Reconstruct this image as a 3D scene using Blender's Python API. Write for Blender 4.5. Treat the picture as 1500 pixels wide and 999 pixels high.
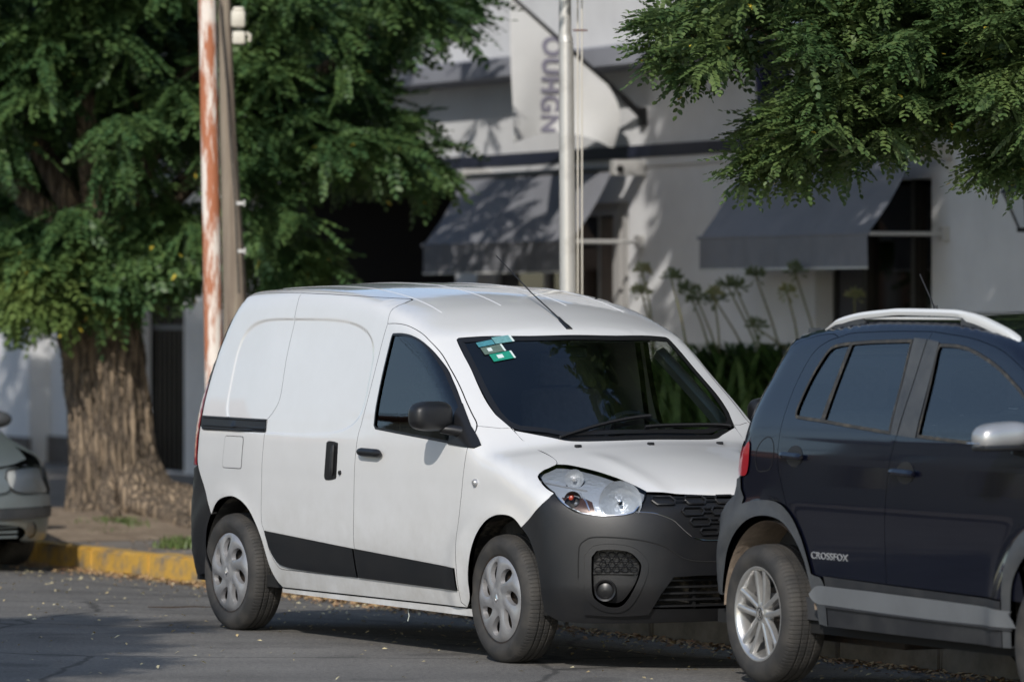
import bpy, bmesh, math, random
import numpy as np
from mathutils import Vector, Matrix
from mathutils.geometry import delaunay_2d_cdt

# ------------------------------------------------------------------ scene, camera, light
SC = bpy.context.scene
COL = SC.collection
for o in list(bpy.data.objects):
    bpy.data.objects.remove(o)
CAM_H, CAM_F, HORIZON = 1.707, 7351.0, 446.0      # eye height, focal length and horizon row in photo pixels
cam = bpy.data.cameras.new('camera')
cam.sensor_width = 36
cam.lens = CAM_F / 1500 * 36
cam.shift_y = -(499.5 - HORIZON) / 1500
cam.clip_start = 0.5
cam.clip_end = 2000
cam.dof.use_dof = True
cam.dof.focus_distance = 24.6
cam.dof.aperture_fstop = 2.6
camo = bpy.data.objects.new('camera', cam)
camo.location = (0, 0, CAM_H)
camo.rotation_euler = (math.radians(90), 0, 0)
COL.objects.link(camo)
SC.camera = camo
SUN_EL, SUN_A = 33.0, 13.0                        # elevation; degrees left of straight behind the camera
W = bpy.data.worlds.new('World')
SC.world = W
W.use_nodes = True
wn = W.node_tree
for n in list(wn.nodes):
    wn.nodes.remove(n)
sky = wn.nodes.new('ShaderNodeTexSky')
sky.sky_type = 'NISHITA'
sky.sun_disc = False
sky.sun_elevation = math.radians(SUN_EL)
sky.sun_rotation = math.radians(180 + SUN_A)
sky.dust_density = .7
bg = wn.nodes.new('ShaderNodeBackground')
bg.inputs[1].default_value = 0.15
wo = wn.nodes.new('ShaderNodeOutputWorld')
wn.links.new(sky.outputs[0], bg.inputs[0])
wn.links.new(bg.outputs[0], wo.inputs[0])
sun = bpy.data.lights.new('sun', 'SUN')
sun.energy = 3.25
sun.angle = math.radians(0.55)
sun.color = (1.0, 0.955, 0.89)
suno = bpy.data.objects.new('sun', sun)
_a, _e = math.radians(SUN_A), math.radians(SUN_EL)
SUN_DIR = Vector((-math.sin(_a) * math.cos(_e), -math.cos(_a) * math.cos(_e), math.sin(_e)))
suno.rotation_euler = SUN_DIR.to_track_quat('Z', 'Y').to_euler()
COL.objects.link(suno)
SC.view_settings.view_transform = 'Standard'
SC.view_settings.look = 'None'
SC.view_settings.exposure = -0.02
SC.view_settings.gamma = 1
SC.render.engine = 'CYCLES'
SC.cycles.max_bounces = 8
SC.cycles.transparent_max_bounces = 12

RNG = np.random.default_rng(7)
random.seed(7)

# ------------------------------------------------------------------ materials
def new_mat(name):
    m = bpy.data.materials.new(name)
    m.use_nodes = True
    nt = m.node_tree
    p = nt.nodes['Principled BSDF']
    return m, nt, p

def mat(name, col, rough=.5, metal=0., coat=0., var=0., vscale=4., bump=0., bscale=40., col2=None, spec=.5,
        trans=0., v2=None, coords='Object', stretch=(1, 1, 1), detail=4, ramp=(.35, .65), coat_rough=.03):
    """principled colour with an optional second colour mixed in by noise, and an optional noise bump"""
    m, nt, p = new_mat(name)
    p.inputs['Base Color'].default_value = (*col, 1)
    p.inputs['Roughness'].default_value = rough
    p.inputs['Metallic'].default_value = metal
    p.inputs['Coat Weight'].default_value = coat
    p.inputs['Coat Roughness'].default_value = coat_rough
    p.inputs['Specular IOR Level'].default_value = spec
    tc = nt.nodes.new('ShaderNodeTexCoord')
    mp = nt.nodes.new('ShaderNodeMapping')
    mp.inputs['Scale'].default_value = stretch
    nt.links.new(tc.outputs[coords], mp.inputs[0])
    if var or col2:
        nz = nt.nodes.new('ShaderNodeTexNoise')
        nz.inputs['Scale'].default_value = vscale
        nz.inputs['Detail'].default_value = detail
        nz.inputs['Roughness'].default_value = .65
        nt.links.new(mp.outputs[0], nz.inputs['Vector'])
        rp = nt.nodes.new('ShaderNodeMapRange')
        rp.inputs[1].default_value, rp.inputs[2].default_value = ramp
        nt.links.new(nz.outputs[0], rp.inputs[0])
        mx = nt.nodes.new('ShaderNodeMix')
        mx.data_type = 'RGBA'
        c2 = col2 or tuple(c * (1 - var) for c in col)
        mx.inputs[6].default_value = (*col, 1)
        mx.inputs[7].default_value = (*c2, 1)
        nt.links.new(rp.outputs[0], mx.inputs[0])
        nt.links.new(mx.outputs[2], p.inputs['Base Color'])
        m['mixout'] = mx.name
    if bump:
        nb = nt.nodes.new('ShaderNodeTexNoise')
        nb.inputs['Scale'].default_value = bscale
        nb.inputs['Detail'].default_value = 5
        nt.links.new(mp.outputs[0], nb.inputs['Vector'])
        bp = nt.nodes.new('ShaderNodeBump')
        bp.inputs['Strength'].default_value = bump
        bp.inputs['Distance'].default_value = .01
        nt.links.new(nb.outputs[0], bp.inputs['Height'])
        nt.links.new(bp.outputs[0], p.inputs['Normal'])
    return m

def glass_mat(name, tint=(.55, .62, .6), refl=1.0, rough=.0, ior=1.95):
    """thin sheet of tinted glass: fresnel mix of a mirror and a tinted clear pane"""
    m, nt, p = new_mat(name)
    nt.nodes.remove(p)
    out = [n for n in nt.nodes if n.type == 'OUTPUT_MATERIAL'][0]
    tr = nt.nodes.new('ShaderNodeBsdfTransparent')
    tr.inputs[0].default_value = (*tint, 1)
    gl = nt.nodes.new('ShaderNodeBsdfGlossy')
    gl.inputs['Roughness'].default_value = rough
    gl.inputs[0].default_value = (refl, refl, refl, 1)
    fr = nt.nodes.new('ShaderNodeFresnel')
    fr.inputs[0].default_value = ior
    mx = nt.nodes.new('ShaderNodeMixShader')
    nt.links.new(fr.outputs[0], mx.inputs[0])
    nt.links.new(tr.outputs[0], mx.inputs[1])
    nt.links.new(gl.outputs[0], mx.inputs[2])
    nt.links.new(mx.outputs[0], out.inputs[0])
    return m

def dirty_paint(name, col, dirt, low=.25, high=.75, amount=.35, rough=.28, coat=.8):
    """car paint with road dust that thickens towards the sills"""
    m, nt, p = new_mat(name)
    p.inputs['Roughness'].default_value = rough
    p.inputs['Specular IOR Level'].default_value = .15 if col[0] < .1 else .5
    p.inputs['Coat Weight'].default_value = coat
    p.inputs['Coat Roughness'].default_value = .04
    tc = nt.nodes.new('ShaderNodeTexCoord')
    sp = nt.nodes.new('ShaderNodeSeparateXYZ')
    nt.links.new(tc.outputs['Object'], sp.inputs[0])
    rp = nt.nodes.new('ShaderNodeMapRange')
    rp.inputs[1].default_value, rp.inputs[2].default_value = high, low
    rp.inputs[3].default_value, rp.inputs[4].default_value = .12, 1
    nt.links.new(sp.outputs[2], rp.inputs[0])
    nz = nt.nodes.new('ShaderNodeTexNoise')
    nz.inputs['Scale'].default_value = 3.5
    nz.inputs['Detail'].default_value = 8
    nz.inputs['Roughness'].default_value = .7
    nt.links.new(tc.outputs['Object'], nz.inputs['Vector'])
    r2 = nt.nodes.new('ShaderNodeMapRange')
    r2.inputs[1].default_value, r2.inputs[2].default_value = .35, .72
    nt.links.new(nz.outputs[0], r2.inputs[0])
    mu = nt.nodes.new('ShaderNodeMath')
    mu.operation = 'MULTIPLY'
    nt.links.new(rp.outputs[0], mu.inputs[0])
    nt.links.new(r2.outputs[0], mu.inputs[1])
    m2 = nt.nodes.new('ShaderNodeMath')
    m2.operation = 'MULTIPLY'
    m2.inputs[1].default_value = amount
    nt.links.new(mu.outputs[0], m2.inputs[0])
    mx = nt.nodes.new('ShaderNodeMix')
    mx.data_type = 'RGBA'
    mx.inputs[6].default_value = (*col, 1)
    mx.inputs[7].default_value = (*dirt, 1)
    nt.links.new(m2.outputs[0], mx.inputs[0])
    nt.links.new(mx.outputs[2], p.inputs['Base Color'])
    r3 = nt.nodes.new('ShaderNodeMapRange')
    r3.inputs[3].default_value, r3.inputs[4].default_value = coat, coat * .2
    nt.links.new(m2.outputs[0], r3.inputs[0])
    nt.links.new(r3.outputs[0], p.inputs['Coat Weight'])
    return m

M = {}
M['white_paint'] = dirty_paint('white_paint', (.71, .705, .695), (.30, .27, .22), .12, .80, .75, .22, 1.0)
M['navy_paint'] = dirty_paint('navy_paint', (.0028, .0035, .0095), (.10, .095, .09), .3, .8, .035, .25, 1.0)
M['silver_green_paint'] = mat('silver_green_paint', (.19, .22, .225), .4, .3, .4, var=.1)
M['black_plastic'] = mat('black_plastic', (.009, .0095, .011), .42, vscale=3, bump=.1, bscale=400, col2=(.019, .018, .018), ramp=(.4, .8))
M['satin_black'] = mat('satin_black', (.012, .012, .013), .35)
M['grey_plastic'] = mat('grey_plastic', (.038, .042, .048), .55, col2=(.07, .073, .075), vscale=5, bump=.12, bscale=300)
M['sill_plastic'] = mat('sill_plastic', (.02, .021, .024), .5, col2=(.05, .05, .05), vscale=5, ramp=(.45, .9))
M['silver_paint'] = mat('silver_paint', (.50, .50, .50), .35, .6, .4, var=.12, vscale=3)
M['silver_strip'] = mat('silver_strip', (.19, .20, .21), .42, .25, .1, var=.15, vscale=3)
M['rail_paint'] = mat('rail_paint', (.80, .80, .78), .35, .15, .3)
M['hubcap'] = mat('hubcap', (.42, .415, .42), .38, .55, .2, var=.25, vscale=9)
M['alloy'] = mat('alloy', (.72, .71, .69), .3, .8, .3, var=.2, vscale=12)
M['rubber'] = mat('rubber', (.045, .042, .039), .8, col2=(.10, .092, .08), vscale=7, bump=.2, bscale=120, ramp=(.4, .75))
M['dark_void'] = mat('dark_void', (.008, .008, .008), .9)
M['liner'] = mat('liner', (.02, .019, .018), .85, col2=(.16, .14, .11), vscale=9, ramp=(.52, .7))
M['dusty_liner'] = mat('dusty_liner', (.33, .26, .20), .9, var=.35, vscale=12, bump=.3)
M['steel'] = mat('steel', (.014, .014, .014), .7, .1, col2=(.035, .022, .014), vscale=20)
M['chrome'] = mat('chrome', (.85, .85, .86), .1, 1)
M['lens_red'] = mat('lens_red', (.32, .012, .02), .15, coat=.8, spec=.6)
M['lens_amber'] = mat('lens_amber', (.5, .06, .02), .25, coat=.8)
M['interior'] = mat('interior', (.05, .051, .054), .6)
M['seat_cloth'] = mat('seat_cloth', (.085, .088, .095), .85, var=.3, vscale=30)
M['inner_trim'] = mat('inner_trim', (.46, .50, .45), .7)
M['glass'] = glass_mat('glass', (.76, .82, .81))
M['glass_ws'] = glass_mat('glass_ws', (.88, .93, .90), ior=1.8)
M['glass_tint'] = glass_mat('glass_tint', (.74, .80, .82))
M['lamp_glass'] = glass_mat('lamp_glass', (.95, .97, .99), ior=1.38)

# ------------------------------------------------------------------ object helpers
def link(o, parent=None):
    COL.objects.link(o)
    if parent is not None:
        o.parent = parent
    return o

def tag(o, label=None, cat=None, group=None, kind=None):
    if label: o['label'] = label
    if cat: o['category'] = cat
    if group: o['group'] = group
    if kind: o['kind'] = kind
    return o

def thing(name, label, cat, loc=(0, 0, 0), rz=0., group=None):
    o = bpy.data.objects.new(name, None)
    o.location = loc
    o.rotation_euler = (0, 0, rz)
    o.empty_display_size = .2
    link(o)
    return tag(o, label, cat, group)

def mesh_obj(name, V, F, m, parent=None, smooth=True, normals=None, midx=None, kind=None):
    me = bpy.data.meshes.new(name)
    V = np.asarray(V, dtype=np.float32)
    if isinstance(F, np.ndarray) and F.ndim == 2:
        k = F.shape[1]
        me.vertices.add(len(V))
        me.vertices.foreach_set('co', V.ravel())
        me.loops.add(F.size)
        me.loops.foreach_set('vertex_index', F.ravel().astype(np.int32))
        me.polygons.add(len(F))
        me.polygons.foreach_set('loop_start', np.arange(0, F.size, k, dtype=np.int32))
        me.polygons.foreach_set('loop_total', np.full(len(F), k, dtype=np.int32))
    else:
        me.from_pydata([tuple(v) for v in V.tolist()], [], [tuple(f) for f in F])
    me.update(calc_edges=True)
    me.validate(clean_customdata=False)
    for mm in (m if isinstance(m, (list, tuple)) else [m]):
        me.materials.append(mm)
    if smooth:
        me.polygons.foreach_set('use_smooth', np.ones(len(me.polygons), dtype=bool))
    if midx is not None and len(midx) == len(me.polygons):
        me.polygons.foreach_set('material_index', np.asarray(midx, dtype=np.int32))
    if normals is not None and len(normals) == len(me.vertices):
        me.normals_split_custom_set_from_vertices([tuple(n) for n in np.asarray(normals).tolist()])
    o = bpy.data.objects.new(name, me)
    link(o, parent)
    if kind:
        o['kind'] = kind
    return o

class MB:
    """collects simple shapes into one mesh"""
    def __init__(s): s.V = []; s.F = []
    def add(s, v, f):
        b = len(s.V); s.V += [tuple(p) for p in v]; s.F += [tuple(i + b for i in q) for q in f]; return s
    def box(s, x0, x1, y0, y1, z0, z1, bev=0.):
        if bev <= 0:
            v = [(x, y, z) for z in (z0, z1) for y in (y0, y1) for x in (x0, x1)]
            return s.add(v, [(0, 2, 3, 1), (4, 5, 7, 6), (0, 1, 5, 4), (2, 6, 7, 3), (0, 4, 6, 2), (1, 3, 7, 5)])
        bm = bmesh.new()
        bmesh.ops.create_cube(bm, size=1)
        for v in bm.verts:
            v.co = Vector(((x0 + x1) / 2 + v.co.x * (x1 - x0), (y0 + y1) / 2 + v.co.y * (y1 - y0), (z0 + z1) / 2 + v.co.z * (z1 - z0)))
        bmesh.ops.bevel(bm, geom=bm.edges[:], offset=bev, segments=2, affect='EDGES', profile=.5)
        bm.verts.ensure_lookup_table()
        r = s.add([v.co.copy() for v in bm.verts], [[v.index for v in f.verts] for f in bm.faces])
        bm.free()
        return r
    def tube(s, pts, r, n=8, cap=True):
        pts = [Vector(p) for p in pts]
        rs = r if isinstance(r, (list, tuple)) else [r] * len(pts)
        rings = []
        prev = None
        for i, p in enumerate(pts):
            d = (pts[min(i + 1, len(pts) - 1)] - pts[max(i - 1, 0)]).normalized()
            a = prev if prev is not None else (Vector((0, 0, 1)) if abs(d.z) < .9 else Vector((1, 0, 0)))
            u = (a - d * a.dot(d)).normalized()
            prev = u
            w = d.cross(u)
            rings.append([p + (u * math.cos(t) + w * math.sin(t)) * rs[i] for t in [2 * math.pi * k / n for k in range(n)]])
        v = [q for ring in rings for q in ring]
        f = []
        for i in range(len(pts) - 1):
            for k in range(n):
                f.append((i * n + k, i * n + (k + 1) % n, (i + 1) * n + (k + 1) % n, (i + 1) * n + k))
        if cap:
            f.append(tuple(reversed(range(n)))); f.append(tuple(range((len(pts) - 1) * n, len(pts) * n)))
        return s.add(v, f)
    def lathe(s, prof, axis='y', n=48, c=(0, 0, 0), close=False):
        """prof: list of (radius, height along axis)"""
        v = []
        for r, h in prof:
            for k in range(n):
                t = 2 * math.pi * k / n
                a, b = r * math.cos(t), r * math.sin(t)
                p = {'y': (a, h, b), 'z': (a, b, h), 'x': (h, a, b)}[axis]
                v.append((p[0] + c[0], p[1] + c[1], p[2] + c[2]))
        f = []
        m = len(prof)
        for i in range(m - 1 if not close else m):
            j = (i + 1) % m
            for k in range(n):
                f.append((i * n + k, j * n + k, j * n + (k + 1) % n, i * n + (k + 1) % n))
        return s.add(v, f)
    def prism(s, poly, a0, a1, axis='y'):
        """poly: 2-D outline extruded along an axis"""
        n = len(poly)
        def P(p, h): return {'y': (p[0], h, p[1]), 'x': (h, p[0], p[1]), 'z': (p[0], p[1], h)}[axis]
        v = [P(p, a0) for p in poly] + [P(p, a1) for p in poly]
        f = [tuple(range(n)), tuple(reversed(range(n, 2 * n)))]
        for k in range(n):
            f.append((k, n + k, n + (k + 1) % n, (k + 1) % n))
        return s.add(v, f)
    def build(s, name, m, parent=None, smooth=False, angle=None, kind=None, fixn=True):
        me = bpy.data.meshes.new(name)
        me.from_pydata(s.V, [], s.F)
        me.update()
        if fixn:
            bm = bmesh.new(); bm.from_mesh(me)
            bmesh.ops.recalc_face_normals(bm, faces=bm.faces[:])
            bm.to_mesh(me); bm.free()
        for mm in (m if isinstance(m, (list, tuple)) else [m]):
            me.materials.append(mm)
        if smooth or angle:
            me.polygons.foreach_set('use_smooth', np.ones(len(me.polygons), dtype=bool))
            me.set_sharp_from_angle(angle=math.radians(angle or 40))
        o = bpy.data.objects.new(name, me)
        link(o, parent)
        if kind: o['kind'] = kind
        return o

def copy_tree(o, parent=None):
    c = o.copy()
    COL.objects.link(c)
    c.parent = parent
    for ch in list(o.children):
        copy_tree(ch, c)
    return c

# ------------------------------------------------------------------ body surfaces
def pc(xs,ys):
    # monotone-ish cubic (catmull) interpolator, vectorised
    xs=np.array(xs,float);ys=np.array(ys,float)
    o=np.argsort(xs);xs=xs[o];ys=ys[o]
    d=np.diff(ys)/np.diff(xs)
    m=np.empty_like(ys);m[0]=d[0];m[-1]=d[-1]
    s=d[:-1]*d[1:]
    m[1:-1]=np.where(s>0,2*s/np.where(s>0,d[:-1]+d[1:],1),0)
    def f(x):
        x=np.clip(x,xs[0],xs[-1]);i=np.clip(np.searchsorted(xs,x)-1,0,len(xs)-2)
        h=xs[i+1]-xs[i];t=(x-xs[i])/h
        return ((2*t**3-3*t**2+1)*ys[i]+(t**3-2*t**2+t)*h*m[i]+(-2*t**3+3*t**2)*ys[i+1]+(t**3-t**2)*h*m[i+1])
    return f
def smax(ts,k):
    m=ts[0]
    for t in ts[1:]: m=np.maximum(m,t)
    s=0
    for t in ts: s=s+np.exp((t-m)/k)
    return m+k*np.log(s)
def sstep(t): t=np.clip(t,0,1);return t*t*(3-2*t)
# ---- van
vW=pc([.15,.25,.4,.6,.85,1.0,1.08,1.3,1.55,1.7,1.85],[.80,.835,.865,.877,.877,.868,.855,.808,.752,.722,.69])
vZ=pc([-3.6,-3.3,-3.0,-2.6,-2.2,-1.8,-1.4,-1.1,-.88,-.74,-.70,-.35,0.0,.05,.15,.35,.55,.7,.8,.9],
      [1.72,1.765,1.795,1.815,1.822,1.812,1.772,1.712,1.645,1.590,1.565,1.315,1.065,1.045,1.022,.975,.915,.855,.80,.72])
vX=pc([.15,.25,.4,.6,.75,.85,1.0],[.74,.80,.845,.835,.81,.77,.60])
vR=pc([.2,.45,.6,.8,1.1,1.3,1.6,1.75,1.85],[-3.40,-3.45,-3.45,-3.42,-3.40,-3.34,-3.18,-3.04,-2.9])
def press(x,z):
    # recessed cargo panel: rounded superellipse-like region
    dx=np.where(x>-2.25,(x+2.25)/.92,(x+2.25)/.62); dz=np.where(z>1.30,(z-1.30)/.335,(z-1.30)/.26)
    r=(np.abs(dx)**4+np.abs(dz)**4)**.25
    return sstep((1-r)/.03)
def fvan(x,y,z):
    a=np.abs(y)
    W=vW(z)-.03*sstep((-2.4-x)/1.0)-.012*sstep((x+.3)/1.0)-.006*press(x,z)
    # arches flares
    for cx in (0,-2.81):
        r=np.sqrt((x-cx)**2+((z-.30)*1.0)**2); W=W+.010*np.exp(-((r-.40)/.06)**2)*(z<.9)
    xs=x+.22*y*y
    roof=sstep((1.2-x*0-1.2+( -x-.75))/.5)
    Zt=vZ(xs)-.045*(y/.75)**2*(x<-.7)-np.where(x>=-.7,.045+(.02)*sstep((x-.0)/.3),0)*(y/.75)**2
    Zt=Zt+.006*np.exp(-((a-.43+.1*(x))/.05)**2)*sstep((x-.1)/.2)
    Xf=vX(z)-.36*np.abs(y/.87)**3.4
    Xr=vR(z)+.05+.17*np.abs(y/.87)**4
    return smax([a-W,(z-Zt)*.85,x-Xf,Xr-x,.16-z],.022)
# ---- hatchback (fox)
fW=pc([.15,.3,.5,.8,1.0,1.1,1.15,1.4,1.55,1.65,1.75],[.78,.80,.815,.822,.815,.80,.79,.712,.665,.63,.58])
fZ=pc([-.75,-.55,-.3,.0,.3,.8,1.3,1.7,2.0,2.6,2.9,3.3],[1.40,1.50,1.565,1.605,1.645,1.68,1.675,1.635,1.56,1.20,1.07,.80])
fR=pc([.25,.35,.55,.75,.85,1.0,1.2,1.4,1.6],[-.66,-.74,-.76,-.74,-.60,-.57,-.48,-.32,-.16])
def ffox(x,y,z):
    a=np.abs(y)
    W=fW(z)-.02*sstep((-.1-x)/.6)-.02*sstep((x-2.4)/.9)
    r=np.sqrt(x**2+(z-.30)**2); W=W+.028*np.exp(-((r-.43)/.07)**2)*(z<.95)
    r=np.sqrt((x-2.465)**2+(z-.30)**2); W=W+.028*np.exp(-((r-.43)/.07)**2)*(z<.95)
    Zt=fZ(x)-.05*(y/.7)**2
    Xr=fR(z)+.05+.34*np.abs(y/.82)**3.2
    Xf=3.22-.4*np.abs(y/.82)**3-.15*(z-.5)**2
    return smax([a-W,(z-Zt)*.9,x-Xf,Xr-x,.18-z],.02)

# curves and panels --------------------------------------------------
def crv(pts, step=.02, smooth=True):
    """resampled curve through 3-D points (Catmull-Rom when smooth)"""
    P = np.array([p if len(p) == 3 else (p[0], -.87, p[1]) for p in pts], float)
    if smooth and len(P) > 2:
        Q = np.vstack([2 * P[0] - P[1], P, 2 * P[-1] - P[-2]])
        out = []
        for i in range(1, len(Q) - 2):
            t = np.linspace(0, 1, 12, endpoint=False)[:, None]
            a, b, c, d = Q[i - 1], Q[i], Q[i + 1], Q[i + 2]
            out.append(.5 * ((2 * b) + (-a + c) * t + (2 * a - 5 * b + 4 * c - d) * t * t + (-a + 3 * b - 3 * c + d) * t ** 3))
        P = np.vstack(out + [P[-1:]])
        L = np.concatenate([[0], np.cumsum(np.linalg.norm(np.diff(P, axis=0), axis=1))])
        n = max(2, int(L[-1] / step) + 1)
        s = np.linspace(0, L[-1], n)
        return np.stack([np.interp(s, L, P[:, k]) for k in range(3)], 1)
    out = []
    for a, b in zip(P[:-1], P[1:]):
        n = max(1, int(np.linalg.norm(b - a) / step))
        out.append(a + (b - a) * np.linspace(0, 1, n, endpoint=False)[:, None])
    return np.vstack(out + [P[-1:]])

def join(*cs):
    out = []
    for c in cs:
        for p in c:
            if not out or np.linalg.norm(np.array(p) - out[-1]) > 1.5e-3:
                out.append(np.array(p))
    if np.linalg.norm(out[0] - out[-1]) < 1.5e-3: out.pop()
    return np.array(out)

def pip(pts, poly):
    x, y = pts[:, 0], pts[:, 1]
    ins = np.zeros(len(pts), bool)
    n = len(poly)
    for i in range(n):
        x1, y1 = poly[i]; x2, y2 = poly[(i + 1) % n]
        if y1 == y2: continue
        c = (y1 > y) != (y2 > y)
        ins ^= c & (x < (x2 - x1) * (y - y1) / (y2 - y1) + x1)
    return ins

def inset(poly, g):
    a = np.sum(poly[:, 0] * np.roll(poly[:, 1], -1) - np.roll(poly[:, 0], -1) * poly[:, 1])
    if a < 0: poly = poly[::-1]
    e1 = poly - np.roll(poly, 1, 0); e2 = np.roll(poly, -1, 0) - poly
    n1 = np.stack([-e1[:, 1], e1[:, 0]], 1); n2 = np.stack([-e2[:, 1], e2[:, 0]], 1)
    n1 /= np.linalg.norm(n1, axis=1)[:, None] + 1e-9; n2 /= np.linalg.norm(n2, axis=1)[:, None] + 1e-9
    n = n1 + n2; L = np.linalg.norm(n, axis=1)[:, None]
    n = n / np.maximum(L, .7) 
    return poly + n * g

class Body:
    def __init__(s, f, lo, hi, z0=.75, xc=-.3, xr=-2.2, y0=0.):
        s.f = f; s.lo = lo; s.hi = hi; s.z0 = z0; s.xc = xc; s.xr = xr; s.pc = (.15, -.35, .68)
    def root(s, O, D, tmax=2.4):
        """first exit of the rays O + t D from the body"""
        a = np.zeros(len(O)); b = np.full(len(O), tmax)
        # march outward from inside to bracket the first crossing
        ts = np.linspace(0, tmax, 49)
        done = np.zeros(len(O), bool)
        for t0, t1 in zip(ts[:-1], ts[1:]):
            v = s.f(*(O + D * t1).T) > 0
            new = v & ~done
            a[new] = t0; b[new] = t1; done |= new
        for _ in range(22):
            m = (a + b) / 2
            v = s.f(*(O + D * m[:, None]).T) > 0
            b = np.where(v, m, b); a = np.where(v, a, m)
        return O + D * ((a + b) / 2)[:, None]
    def lift(s, mode, uv):
        n = len(uv); u, v = uv[:, 0], uv[:, 1]; z = np.zeros(n)
        if mode == 'Y': return s.root(np.stack([u, z, v], 1), np.tile([0, -1., 0], (n, 1)), 1.2)
        if mode == 'Z': return s.root(np.stack([u, v, z + .5], 1), np.tile([0, 0, 1.], (n, 1)), 1.6)
        if mode == 'X': return s.root(np.stack([z + s.xc, u, v], 1), np.tile([1., 0, 0], (n, 1)), 2.4)
        if mode == 'S':
            ph = u / .8                                     # measured from straight up towards the right side (-y)
            return s.root(np.stack([v, z, z + s.z0], 1), np.stack([z, -np.sin(ph), np.cos(ph)], 1), 1.4)
        if mode == 'C':
            th = u / .95
            return s.root(np.stack([z + s.xc, z, v], 1), np.stack([np.cos(th), -np.sin(th), z], 1), 2.4)
        if mode == 'P':
            a, e = u / .5, v / .5
            return s.root(z[:, None] + np.array(s.pc), np.stack([np.cos(e) * np.cos(a), -np.cos(e) * np.sin(a), np.sin(e)], 1), 1.6)
        if mode == 'R':
            th = u / 1.1
            return s.root(np.stack([z + s.xr, z, v], 1), np.stack([-np.cos(th), -np.sin(th), z], 1), 2.4)
    def uv(s, mode, P):
        x, y, z = P.T
        if mode == 'P':
            c = s.pc; d = P - np.array(c); L = np.linalg.norm(d, axis=1)
            return np.stack([np.arctan2(-d[:, 1], d[:, 0]) * .5, np.arcsin(d[:, 2] / L) * .5], 1)
        if mode == 'Y': return np.stack([x, z], 1)
        if mode == 'Z': return np.stack([x, y], 1)
        if mode == 'X': return np.stack([y, z], 1)
        if mode == 'S': return np.stack([np.arctan2(-y, z - s.z0) * .8, x], 1)
        if mode == 'C': return np.stack([np.arctan2(-y, x - s.xc) * .95, z], 1)
        if mode == 'R': return np.stack([np.arctan2(-y, s.xr - x) * 1.1, z], 1)
    def nrm(s, P):
        e = 2e-3
        g = np.stack([s.f(*(P + np.eye(3)[k] * e).T) - s.f(*(P - np.eye(3)[k] * e).T) for k in range(3)], 1)
        return g / (np.linalg.norm(g, axis=1)[:, None] + 1e-12)

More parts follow.
